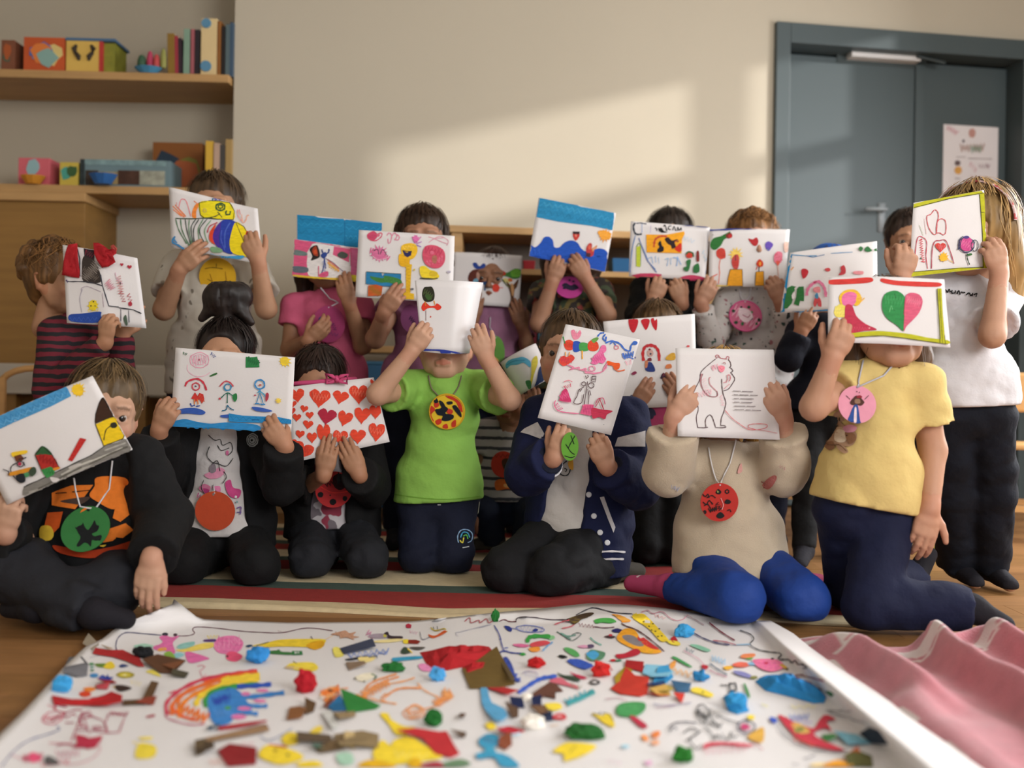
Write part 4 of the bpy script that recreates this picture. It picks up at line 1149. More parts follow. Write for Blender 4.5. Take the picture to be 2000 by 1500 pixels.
child('hearts', 'person with a pink hairband and black jacket bowing behind the red hearts sheet', .98, 'b08264', head=(622, 752, 3.27), hr=(4, 24, 2), hair='bun_none', hcol='2a1c16', hseed=33,
      sh=sh, el=[(580, 962, D - .02), (726, 950, D - .10)], wr=[(636, 925, 3.16), (704, 925, 3.16)], hands=(grip(78, 1, .1, (12, 14, 10), thumb=(.9, .35, .0)), grip(118, -1, .1, (12, 14, 10), thumb=(.9, .35, .0))),
      top=dict(m=blotch('cats', 'b9b2b4', ['8a2f42', '6a6066'], 16, .56), sleeve=.5, hem=((655, 1026, D), A(.03, 0, -1)), low=.06, ext=.006), jacket=dict(m=cl('black_cardigan', '0c0b0c', .14), sleeve=1.9, sr=(.056, .046), open=(.045, .075), ox=(.0, .01), hem=((650, 1050, D), DN), low=.08, base=.012),
      pants=dict(m=GRY, r=(.068, .064, .050), wamp=.006), feet=dict(m=SOCKD),
      **kneel([(606, 1105, 3.14), (718, 1070, 3.14)], .98, [P(610, 1035, D), P(690, 1035, D)], .22, -.01, .062))
D = 3.30
sh = [(806, 757, D), (940, 757, D)]
child('green', 'person in a lime green T-shirt kneeling with a curled white sheet', 1.03, 'c79b80', head=(870, 676, D), hr=(0, -4, 0), hair='crop', hcol='4a3826', hseed=35,
      sh=sh, el=[(738, 770, D - .16), (996, 780, D - .20)], wr=[(806, 686, 3.17), (950, 700, 3.17)], hands=(grip(55, 1, .15, (35, 40, 30)), grip(112, -1, .15, (30, 35, 25), spread=.12)),
      top=dict(m=cl('lime', '86b450', .04), sleeve=.62, sr=(.056, .062), hem=((853, 976, D), A(.06, 0, -1)), low=.09, wamp=.0052, wf=11), pants=dict(m=cl('navy_jogger', '0d1226', .12), r=(.066, .060, .050)), feet=dict(m=SOCKD),
      **kneel([(818, 1092, 3.24), (885, 1096, 3.24)], 1.03, [P(820, 985, D), P(890, 985, D)], .17, -.01, .064))
D = 3.18
sh = [(1064, 815, D), (1222, 820, D)]
child('varsity', 'person in a navy jacket with white stripes holding a tall sheet', 1.05, 'bd9074', head=(1111, 692, 3.13), hr=(-13, 3, 4), hair='crop', hcol='48341f', hseed=37,
      sh=sh, el=[(1030, 925, D - .13), (1246, 950, D - .13)], wr=[(1082, 892, 2.97), (1182, 908, 2.97)], hands=(grip(68, 1, .18, (42, 48, 34)), grip(115, -1, .18, (46, 50, 36), thumb=(.9, .3, .3))),
      top=dict(m=cl('grey_white', 'c4bdb6', .03), sleeve=.5, hem=((1085, 1035, D), A(-.02, 0, -1)), low=.07, ext=.006, wamp=.006), jacket=dict(m=cl('varsity_navy', '10173a', .10), sleeve=1.86, sr=(.058, .047), open=(.050, .080), ox=(-.012, -.098), hem=((1160, 1112, D), A(.03, 0, -1)), low=.16, base=.013, wamp=.005, cuff=(NAVY, .043, .05), flare=(.15, .115, .10), add=[(.06, -.10, .02, .075, .15, .10, .085, .088, .10, .085)]),
      pants=dict(m=cl('black_trouser', '101013', .1), r=(.074, .068, .052), wamp=.006), feet=dict(m=cl('grey_sock', '4a453e')),
      hip=[P(1085, 1045, D), P(1170, 1050, D)], kn=[A(*(P(990, 1105, 2.98) * A(1, 1, 0) + A(0, 0, .068))), A(*(P(1078, 1120, 2.93) * A(1, 1, 0) + A(0, 0, .068)))],
      an=[A(*(P(1060, 1110, 3.2) * A(1, 1, 0) + A(0, 0, .05))), A(*(P(1195, 1130, 3.10) * A(1, 1, 0) + A(0, 0, .05)))], toe=[A(*(P(1090, 1110, 3.28) * A(1, 1, 0) + A(0, 0, .04))), A(*(P(1245, 1130, 3.16) * A(1, 1, 0) + A(0, 0, .04)))])
D = 2.86
sh = [(1338, 905, D), (1486, 905, D)]
child('bear', 'person in a beige sweatshirt and royal blue leggings, bear page in hands', 1.04, 'c79a80', head=(1415, 772, D), hr=(0, 2, 0), hair='long', hcol='a8803e', hseed=39,
      sh=sh, el=[(1302, 925, D - .08), (1530, 925, D - .08)], wr=[(1314, 812, 2.73), (1524, 815, 2.73)], hands=(grip(52, 1, .12, (28, 50, 40)), grip(118, -1, .12, (28, 50, 40))),
      top=dict(m=mat('cloth_beige', 'b7a68f', .9, .05, 20, .25, 300, sheen=.2), name='sweatshirt', sleeve=1.72, sr=(.062, .058), hem=((1425, 1122, D), A(-.02, -.1, -1)), low=.10, wamp=.0065, wf=9, flare=(.172, .135, .06), fs=.12, add=[(0, -.10, .02, 0, .05, .075, .13, .168, .09, .10)]),
      pants=dict(m=cl('royal_blue', '143780', .06, .7), r=(.066, .064, .040), wamp=.0035, len=.92, zmin=.0225), feet=dict(m=blotch('dotted_sock', 'a83a62', ['d8c0c4'], 30, .68)),
      hip=[P(1375, 1105, D), P(1478, 1100, D)], kn=[A(*(P(1440, 1190, 2.58) * A(1, 1, 0) + A(0, 0, .078))), A(*(P(1566, 1165, 2.62) * A(1, 1, 0) + A(0, 0, .070)))],
      an=[A(*(P(1308, 1125, 2.80) * A(1, 1, 0) + A(0, 0, .062))), A(*(P(1560, 1120, 2.95) * A(1, 1, 0) + A(0, 0, .05)))], toe=[A(*(P(1236, 1110, 2.90) * A(1, 1, 0) + A(0, 0, .05))), A(*(P(1600, 1110, 3.02) * A(1, 1, 0) + A(0, 0, .04)))])
D = 2.66
sh = [(1650, 752, D), (1796, 752, D - .02)]
hp = [P(1652, 990, D), P(1730, 1000, D)]
child('yellow', 'person in a yellow T-shirt and navy leggings kneeling upright at right', 1.06, 'bf9074', head=(1732, 640, D), hr=(0, -10, 0), hair='long', hcol='4a3420', hseed=41,
      sh=sh, el=[(1590, 795, D - .12), (1822, 880, D - .02)], wr=[(1618, 700, 2.55), (1806, 992, D - .05)], hands=(grip(68, 1, .15, (36, 42, 30)), grip(-104, 1, .1, (16, 20, 16), thumb=(.7, .75, .1), spread=.05)),
      top=dict(m=cl('yellow', 'cfb674', .03), sleeve=(.40, .62), sr=(.058, .062), hem=((1680, 985, D), A(-.17, 0, -1)), low=.07, wamp=.0058, wf=10), pants=dict(m=cl('navy_legging', '0e1430', .10), r=(.072, .064, .056), wamp=.004, len=.94), feet=dict(m=SOCKD),
      hip=hp, kn=[A(*(P(1662, 1150, 2.80) * A(1, 1, 0) + A(0, 0, .07))), A(*(P(1700, 1180, 2.56) * A(1, 1, 0) + A(0, 0, .075)))],
      an=[A(*(P(1785, 1130, 2.97) * A(1, 1, 0) + A(0, 0, .06))), A(*(P(1900, 1190, 2.56) * A(1, 1, 0) + A(0, 0, .065)))], toe=[A(*(P(1812, 1110, 3.00) * A(1, 1, 0) + A(0, 0, .13))), A(*(P(1962, 1215, 2.52) * A(1, 1, 0) + A(0, 0, .035)))])
# ------------------------------------------------------------------ drawing tools: painted shapes laid on a surface
M_INK = mat('marker_ink', 'v', .7, .13, 55, attr=True, spec=.2, stretch=(1, 1, 3.5))
M_PAPER = mat('drawing_paper', 'dcd7d6', .75, .012, 9, .03, 160, spec=.25)
def smooth_pts(p, closed=False, n=5):
    p = [np.array(q, float) for q in p]
    if len(p) < 3: return p
    out = []; N = len(p)
    for i in range(N if closed else N - 1):
        a = p[(i - 1) % N] if closed or i > 0 else p[0]
        b = p[i]; c = p[(i + 1) % N]
        d = p[(i + 2) % N] if closed or i + 2 < N else p[-1]
        for k in range(n):
            t = k / n
            out.append(.5 * ((2 * b) + (c - a) * t + (2 * a - 5 * b + 4 * c - d) * t * t + (3 * b - a - 3 * c + d) * t ** 3))
    if not closed: out.append(p[-1])
    return out
class Ink:
    def __init__(s, step=9.0): s.tris = []; s.step = step; s.rng = random.Random(7)
    def tri_fill(s, pts, col):
        pts = [np.array(p, float) for p in pts]
        vs = [Vector((p[0], p[1], 0)) for p in pts]
        for t in tessellate_polygon([vs]):
            s.sub([pts[i] for i in t], col)
    def sub(s, t, col, depth=0):
        e = [np.linalg.norm(t[i] - t[(i + 1) % 3]) for i in range(3)]
        m = int(np.argmax(e))
        if e[m] > s.step and depth < 12:
            a, b, c = t[m], t[(m + 1) % 3], t[(m + 2) % 3]
            q = (a + b) / 2
            s.sub([a, q, c], col, depth + 1); s.sub([q, b, c], col, depth + 1)
        else: s.cur.append((t, col))
    def line(s, pts, w, col, closed=False):
        pts = [np.array(p, float) for p in pts]
        if closed: pts = pts + [pts[0]]
        q = [pts[0]]
        for a, b in zip(pts[:-1], pts[1:]):
            L = np.linalg.norm(b - a); n = max(1, int(math.ceil(L / (s.step * 1.2))))
            q += [a + (b - a) * k / n for k in range(1, n + 1)]
        L = []; Rr = []
        for i, p in enumerate(q):
            t = q[min(i + 1, len(q) - 1)] - q[max(i - 1, 0)]
            t = t / (np.linalg.norm(t) + 1e-9); n = np.array((-t[1], t[0]))
            ww = w / 2 * (1 + .22 * math.sin(i * 1.7 + len(q)))
            L.append(p + n * ww); Rr.append(p - n * ww)
        for i in range(len(q) - 1):
            s.cur += [([L[i], Rr[i], Rr[i + 1]], col), ([L[i], Rr[i + 1], L[i + 1]], col)]
    def ell(s, cx, cy, rx, ry, rot=0, jag=0, n=22):
        c, q = math.cos(R(rot)), math.sin(R(rot)); out = []
        for k in range(n):
            a = 2 * math.pi * k / n; m = 1 + (s.rng.uniform(-jag, jag) if jag else 0)
            x, y = rx * m * math.cos(a), ry * m * math.sin(a)
            out.append((cx + c * x - q * y, cy + q * x + c * y))
        return out
    def run(s, text):
        ox = oy = 0.0; sc = 1.0
        for ln in text.strip().split('\n'):
            for cmd in ln.split(';'):
                w = cmd.replace(',', ' ').split()
                if not w: continue
                if w[0] == '@':
                    ox, oy = float(w[1]), float(w[2]); sc = float(w[3]) if len(w) > 3 else .25; continue
                k = w[0]; col = lin(w[1]); v = [float(x) for x in w[2:]]
                s.cur = []
                X = lambda a: ox + a * sc
                Y = lambda a: oy + a * sc
                pr = lambda a: [(X(a[i]), Y(a[i + 1])) for i in range(0, len(a) - 1, 2)]
                if k == 'f': s.tri_fill(pr(v), col)
                elif k == 'F': s.tri_fill(smooth_pts(pr(v), True, 4), col)
                elif k == 'l': s.line(pr(v[1:]), v[0] * sc, col)
                elif k == 'c': s.line(pr(v[1:]), v[0] * sc, col, True)
                elif k == 's': s.line(smooth_pts(pr(v[1:])), v[0] * sc, col)
                elif k == 'S': s.line(smooth_pts(pr(v[1:]), True), v[0] * sc, col, True)
                elif k == 'o': s.line(s.ell(X(v[1]), Y(v[2]), v[3] * sc, v[4] * sc, v[5] if len(v) > 5 else 0, .05), v[0] * sc, col, True)
                elif k == 'e': s.tri_fill(s.ell(X(v[0]), Y(v[1]), v[2] * sc, v[3] * sc, v[4] if len(v) > 4 else 0, v[5] if len(v) > 5 else .05), col)
                elif k == 'h':
                    cx, cy, r_ = X(v[0]), Y(v[1]), v[2] * sc; rot = R(v[3] if len(v) > 3 else 0); st = v[4] if len(v) > 4 else 1.0
                    pts = []
                    for i in range(26):
                        t = 2 * math.pi * i / 26; x = 16 * math.sin(t) ** 3 / 16; y = -(13 * math.cos(t) - 5 * math.cos(2 * t) - 2 * math.cos(3 * t) - math.cos(4 * t)) / 16
                        x *= r_ * (1 + s.rng.uniform(-.07, .07)); y *= r_ * st * (1 + s.rng.uniform(-.05, .05))
                        pts.append((cx + x * math.cos(rot) - y * math.sin(rot), cy + x * math.sin(rot) + y * math.cos(rot)))
                    s.tri_fill(pts, col)
                elif k == 'z':   # scribble: width, x0 y0 x1 y1 along, half height, turns
                    wd_, x0, y0, x1, y1, hh, n = v
                    p0 = np.array((X(x0), Y(y0))); p1 = np.array((X(x1), Y(y1))); d = p1 - p0; nn = np.array((-d[1], d[0])) / (np.linalg.norm(d) + 1e-9) * hh * sc
                    n = int(n)
                    s.line([p0 + d * (i / n) + nn * (1 if i % 2 else -1) * s.rng.uniform(.75, 1.1) for i in range(n + 1)], wd_ * sc, col)
                elif k == 'x':   # burst: cx cy r n
                    cx, cy, r_, n = v
                    pts = []
                    for i in range(int(n) * 2):
                        a = math.pi * i / n; q = r_ * sc * (1 if i % 2 else .55) * s.rng.uniform(.85, 1.1)
                        pts.append((X(cx) + q * math.cos(a), Y(cy) + q * math.sin(a)))
                    s.tri_fill(pts, col)
                s.tris.append(s.cur)
    def clusters(s, margin=1.0):
        bb = []
        for sh in s.tris:
            q = np.array([p for t, _ in sh for p in t]) if sh else np.zeros((1, 2))
            bb.append((q[:, 0].min() - margin, q[:, 1].min() - margin, q[:, 0].max() + margin, q[:, 1].max() + margin))
        par = list(range(len(bb)))
        def find(i):
            while par[i] != i: i = par[i]
            return i
        for i in range(len(bb)):
            for j in range(i):
                A_, B_ = bb[i], bb[j]
                if A_[0] < B_[2] and B_[0] < A_[2] and A_[1] < B_[3] and B_[1] < A_[3]:
                    par[find(i)] = find(j)
        g = {}
        for i in range(len(bb)): g.setdefault(find(i), []).append(i)
        return list(g.values())
    def lay(s, name, bvh, parent, off=.0007, layer=.00009, m=None, maxd=None, split=True):
        out = []
        for grp in (s.clusters() if split else [list(range(len(s.tris)))]):
            V = []; Fc = []; C = []; cache = {}
            for li in grp:
                o = off + layer * li
                if not s.tris[li]: continue
                ctr = np.mean([p for t_, _ in s.tris[li] for p in t_], axis=0)
                for (t, col) in s.tris[li]:
                    ids = []
                    for p in t:
                        key = (li, round(float(p[0]), 2), round(float(p[1]), 2))
                        if key not in cache:
                            d = ray(p[0], p[1]); d = d / np.linalg.norm(d)
                            hit, nrm, _, dist = bvh.ray_cast(Vector(CAM), Vector(d))
                            if hit is None:          # just off the edge: pull the point back onto the surface
                                for f_ in (2, 4, 7, 11, 16):
                                    q_ = p + (ctr - p) / (np.linalg.norm(ctr - p) + 1e-6) * f_
                                    d = ray(q_[0], q_[1]); d = d / np.linalg.norm(d)
                                    hit, nrm, _, dist = bvh.ray_cast(Vector(CAM), Vector(d))
                                    if hit is not None: break
                            if hit is None or (maxd and dist > maxd): cache[key] = -1
                            else:
                                if nrm.dot(Vector(d)) > 0: nrm = -nrm
                                cache[key] = len(V); V.append(tuple(hit + nrm * o - Vector(d) * o * .6)); C.append(col)
                        ids.append(cache[key])
                    if min(ids) >= 0 and len(set(ids)) == 3: Fc.append(ids)
            if not Fc: continue
            V = np.array(V); Fc = np.array(Fc)
            a, b, c = V[Fc[:, 0]], V[Fc[:, 1]], V[Fc[:, 2]]
            n = np.cross(b - a, c - a); fl = np.einsum('ij,ij->i', n, CAM - a) < 0
            Fc[fl] = Fc[fl][:, ::-1]
            span = np.max(np.linalg.norm(np.stack([a - b, b - c, c - a]), axis=2), axis=0)
            Fc = Fc[span < .09]
            if not len(Fc): continue
            out.append(link(name, npmesh(name, V, Fc, np.array(C)), m or M_INK, parent))
        return out
def ink_on(objs, text, name, parent, step=9.0, off=.0007, m=None, maxd=None, layer=.00009):
    k = Ink(step); k.run(text)
    return k.lay(name, bvh_of(*objs), parent, off, layer, m, maxd)

def sheet_mesh(name, S, th=.0006, nx=18, ny=12):
    """S(u, v) -> point; u left to right, v top to bottom; a sheet with a little thickness"""
    g = [[np.array(S(i / nx, j / ny), float) for i in range(nx + 1)] for j in range(ny + 1)]
    V = []; Q = []
    N = [[None] * (nx + 1) for _ in range(ny + 1)]
    for j in range(ny + 1):
        for i in range(nx + 1):
            a = g[j][min(i + 1, nx)] - g[j][max(i - 1, 0)]; b = g[min(j + 1, ny)][i] - g[max(j - 1, 0)][i]
            n = norm(np.cross(b, a)); N[j][i] = n
    for sgn in (0, 1):
        for j in range(ny + 1):
            for i in range(nx + 1): V.append(g[j][i] - N[j][i] * th * sgn)
    W_ = nx + 1; T = W_ * (ny + 1)
    for j in range(ny):
        for i in range(nx):
            a = j * W_ + i
            Q += [(a, a + W_, a + W_ + 1, a + 1), (T + a + 1, T + a + W_ + 1, T + a + W_, T + a)]
    for i in range(nx):
        Q += [(i, i + 1, T + i + 1, T + i), (ny * W_ + i + 1, ny * W_ + i, T + ny * W_ + i, T + ny * W_ + i + 1)]
    for j in range(ny):
        Q += [((j + 1) * W_, j * W_, T + j * W_, T + (j + 1) * W_), (j * W_ + nx, (j + 1) * W_ + nx, T + (j + 1) * W_ + nx, T + j * W_ + nx)]
    return npmesh(name, V, Q)
def quad_sheet(c, bulge=.008, wob=.002, seed=0, curl=None):
    """c: four (px, py, depth) TL TR BR BL"""
    p = [P(*q) for q in c]
    n = norm(np.cross(p[1] - p[0], p[3] - p[0])); 
    if n[1] > 0: n = -n
    def S(u, v):
        q = (p[0] * (1 - u) + p[1] * u) * (1 - v) + (p[3] * (1 - u) + p[2] * u) * v
        b = bulge * (math.sin(math.pi * u)) + wob * math.sin(5 * u + seed) * math.cos(4 * v + seed)
        if curl: b += curl(u, v)
        return q + n * b
    return S
def paper(label, c, art, bulge=.008, wob=.002, seed=0, curl=None, S=None, nx=18, ny=12, step=9.0, m=None, th=.0006):
    S = S or quad_sheet(c, bulge, wob, seed, curl)
    o = link('drawing_sheet', sheet_mesh('drawing_sheet', S, th, nx, ny), m or M_PAPER, None, True)
    ctr = np.array(S(.5, .5))
    o.data.transform(Matrix.Translation(Vector(-ctr))); o.location = Vector(ctr)
    tag(o, label, 'drawing')
    if art: ink_on([o], art, 'painted_mark', o, step)
    return o
# ------------------------------------------------------------------ the sheets the children hold up
paper('sheet with a yellow and striped rainbow fish held over the tall child face', [(331, 367, 3.51), (503, 407, 3.53), (513, 517, 3.50), (334, 483, 3.50)], '''
@ 0 350
l e8895a 10 1350 210 1440 298;l e8895a 10 1368 200 1452 292;l e8895a 8 1352 236 1420 290;s e58a90 7 1395 235 1412 165 1440 158 1462 190 1490 290
F ee8a3c 1500 292 1506 240 1530 195 1562 190 1535 250 1532 305;s d9a0a0 5 1380 180 1380 215;l e58a60 6 1515 170 1540 190
F e3d21f 1556 185 1640 168 1720 172 1795 185 1832 250 1822 318 1690 312 1600 305 1566 280;c 3a3a20 6 1556 185 1640 168 1720 172 1795 185 1832 250 1822 318 1690 312 1600 305 1566 280
s 3a6a90 10 1660 168 1668 140 1710 130 1750 148;s 6a5ab0 7 1680 165 1700 145 1740 160
o 3f5a30 13 1722 218 36 28;o 3f5a30 10 1722 215 18 14;s 3f5a30 11 1770 245 1765 275 1795 275 1800 250;l 5a5a30 7 1700 255 1735 300;s 4a4a30 7 1640 300 1680 292 1720 270;o c8b060 6 1600 245 12 14
l 3c4c34 7 1372 306 1500 310 1640 302 1690 312
s 4f7a58 7 1374 312 1400 400 1460 505;s 4f7a58 7 1412 312 1425 400 1478 515;s 44524a 7 1448 312 1462 400 1492 510;s 5f8a66 7 1480 316 1478 400 1500 500;s 44524a 7 1532 312 1495 380 1510 500;s 35403c 7 1556 314 1515 390 1520 495;s 5f8a66 7 1590 312 1552 390 1560 490;s 44524a 7 1620 312 1560 400 1600 500;s 6f9a76 7 1650 322 1600 400 1625 500
s 5a8a60 6 1470 520 1500 505 1560 500
F d8482c 1642 412 1690 350 1668 430 1690 510 1640 480;s b83a50 8 1622 420 1640 370 1700 340
F 4a2f94 1692 372 1742 322 1775 330 1722 402 1716 500 1762 572 1692 522 1664 450
F 2b3f9e 1742 322 1842 338 1806 430 1792 520 1822 582 1762 572 1716 500 1722 402;s 4a64b8 9 1800 340 1760 420 1760 540;s 5060c0 6 1735 400 1728 470 1760 560
F ecd41e 1842 338 1905 372 1932 420 1912 500 1956 604 1826 582 1796 520 1806 430
F d8341e 1928 408 1968 450 2005 545 1960 604 1934 570 1914 500;c 2a2a30 5 1842 338 1905 372 1932 420 1912 500 1956 604
F 3f94c4 1650 582 1720 606 1900 598 1880 625 1760 622 1650 606;F 7aa07a 1650 530 1720 540 1740 570 1660 572;l 3a8ac0 9 1650 596 1800 612
s 3f86bc 14 1372 448 1350 490 1400 520 1440 548;l 3f86bc 10 1362 470 1386 500;l 3f86bc 8 1400 520 1444 552
s e09090 6 1855 240 1862 290 1890 330;s e09090 6 1870 240 1880 280;s e8a080 6 1890 280 1898 340 1920 330 1935 285 1948 290''', bulge=.004, seed=1, curl=lambda u, v: .012 * math.exp(-((u - .05) / .12) ** 2) * (1 - v) + .008 * math.sin(6 * u) * (1 - v))
# folded sheet with red tissue (left edge)
o = paper('folded white sheet with torn red tissue held by the striped-top child', [(122, 478, 3.30), (268, 504, 3.33), (286, 641, 3.33), (131, 631, 3.29)], '''
@ 0 350
F 3c3430 650 610 700 590 740 640 785 740 780 808 655 800 640 700;z 8a8078 5 660 780 770 660 45 22;z 6a6058 5 650 700 760 780 30 18
f 33262c 655 540 735 555 738 630 660 600;z 8a2a3a 8 668 570 730 600 20 8
s 3a3a42 8 515 790 540 800 640 800 720 810 800 832;s 6a5a8a 6 520 785 530 810;l 4a4a52 8 600 520 625 620 625 760;l 3f3f48 8 785 745 800 830 850 990
s b0a0b0 4 640 880 640 850 680 838 720 850 790 880;s a8a0b0 4 645 860 625 930 640 1040;s c0b0b8 4 800 890 812 1000
x e8cf3a 730 990 50 9;e e6cc2f 728 985 34 42;e 4a4030 712 990 6 6;e 4a4030 732 957 6 6;e 4a4030 745 990 5 5;z f0d85a 6 690 1030 770 1030 14 8
F 2a4a9c 545 1060 640 1050 780 1035 790 1060 770 1120 560 1112;l 2a4a9c 12 560 1070 780 1060;z 3c5cae 8 550 1095 760 1090 14 12
l 3f3f48 8 850 990 930 1000;l 2f2f38 8 930 1005 1040 1020 1105 1050;l 5a5a66 6 945 1015 945 1110;l 5a5a66 6 1005 1025 1010 1120;F 4a5a4a 965 1090 985 1060 998 1130 985 1142
h a82c3a 952 668 14 0;h a82c3a 1012 686 18 0;z c8909a 8 835 800 880 860 30 10;z c89a98 8 925 760 950 900 24 14;z b05a60 8 940 880 970 960 16 8;z b04a52 8 1000 900 1025 960 16 5;e a83040 1018 975 16 18;s c8a0b0 6 900 730 915 780 960 820;e 6a5a5a 940 815 6 10
''', bulge=-.004, seed=2, curl=lambda u, v: .022 * (1 - abs(u - .5) * 2))
TIS = mat('red_tissue', 'a81c24', .8, .10, 30, .25, 90)
def crumpled(name, pts, D, m, parent, th=.004, amp=.006, seed=0, n=9):
    """a torn, crumpled piece of tissue: a filled outline with uneven relief"""
    rr = np.random.RandomState(seed)
    pts = [np.array(p, float) for p in pts]; c = sum(pts) / len(pts)
    V = []; Q = []; rings = 4; k = len(pts)
    for sgn in (0, 1):
        V.append(P(c[0], c[1], D - amp * 1.4 + sgn * th))
        for r_ in range(1, rings + 1):
            for p in pts:
                q = c + (p - c) * r_ / rings
                V.append(P(q[0], q[1], D - amp * rr.uniform(-.6, 1.2) * (1 if r_ < rings else .6) + sgn * th))
    M_ = 1 + rings * k
    for sgn in (0, 1):
        b = sgn * M_
        for i in range(k):
            j = (i + 1) % k
            t = (b, b + 1 + i, b + 1 + j); Q.append(t if sgn else t[::-1])
            for r_ in range(rings - 1):
                a, d = b + 1 + r_ * k, b + 1 + (r_ + 1) * k
                for t in ((a + i, d + i, d + j), (a + i, d + j, a + j)): Q.append(t if sgn else t[::-1])
    a = 1 + (rings - 1) * k
    for i in range(k):
        j = (i + 1) % k
        Q += [(a + i, a + j, M_ + a + j), (a + i, M_ + a + j, M_ + a + i)]
    return link(name, npmesh(name, V, Q), m, parent)
crumpled('tissue_piece', [(133, 478), (151, 475), (152, 500), (156, 530), (155, 543), (140, 541), (121, 537), (124, 510), (128, 492)], 3.292, TIS, o, seed=1)
crumpled('tissue_piece', [(182, 474), (192, 474), (203, 480), (212, 487), (222, 486), (228, 494), (221, 500), (226, 512), (212, 521), (199, 523), (190, 510), (184, 496)], 3.285, TIS, o, amp=.012, seed=2)
crumpled('tissue_piece', [(216, 480), (222, 477), (229, 486), (226, 497), (218, 494)], 3.29, mat('red_tissue_thin', 'a8453c', .8), o, seed=3)
# butterfly: back sheet and front flap
o = paper('folded sheet, bright blue above a pink butterfly panel', [(580, 419, 3.63), (747, 435, 3.66), (742, 500, 3.66), (578, 500, 3.63)], '''
@ 450 380
f 1f7fae 522 157 893 188 893 400 523 352;f 1d7aa8 893 190 1125 208 1125 218 1185 222 1180 425 893 405;l 176a98 6 893 188 893 400
z 2f90be 6 530 230 880 240 14 14;z 1a6e9c 5 530 290 880 310 16 12;z 2f90be 6 900 260 1170 270 14 10;z 1a6e9c 6 540 190 860 210 8 12;z 3a98c4 5 900 330 1100 340 16 10''', bulge=.002, seed=3)
q = quad_sheet([(575, 467, 3.615), (701, 485, 3.63), (697, 551, 3.62), (570, 540, 3.605)], .002, .001, 4)
fl_ = link('front_flap', sheet_mesh('front_flap', q), M_PAPER, o, True)
ink_on([fl_], '''
@ 450 380
f d0567c 502 350 868 380 868 410 998 420 990 640 940 640 935 420 800 400 700 380 640 385 600 450 600 560 640 640 482 630 490 440
F dcd6d4 605 480 640 390 700 385 760 400 800 420 930 540 935 640 640 645 600 560
F 6a7a78 494 430 590 450 590 478 494 470;F 5f6670 480 560 600 570 595 610 482 605;f d0567c 810 405 936 425 925 530 800 470;F 4a5048 835 470 870 445 920 470 895 500 850 492
f c8648c 945 430 998 425 990 640 940 640;F d8b23a 480 625 640 640 780 650 990 655 975 682 930 675 700 662 520 650;l e6cf2f 12 520 648 780 660;F e2cf3a 930 630 990 635 980 672 940 670
F 2a2220 620 425 672 395 692 430 700 480 680 500 630 515 640 480;F 9a3a24 640 430 668 402 680 440 684 480 650 470;F c8502c 652 440 672 430 676 462 655 462
s 2a3a7a 11 715 430 722 455 745 465 768 450 770 425;F 2f4488 708 470 740 450 756 470 735 500 712 490;s 2a3a7a 8 735 495 730 560 712 620;s 3a4a8a 7 735 495 742 540 745 580
z 7a86b8 5 725 520 735 600 14 10;s 6a5a7a 5 745 500 800 530 850 575 880 600;s e0a05a 14 760 530 800 560 850 600;z e0b040 7 770 560 830 590 14 8;s d06a5a 7 760 510 850 580
F d0567c 700 620 760 600 760 640 700 645;l d0567c 8 690 560 690 640''', 'painted_mark', fl_)
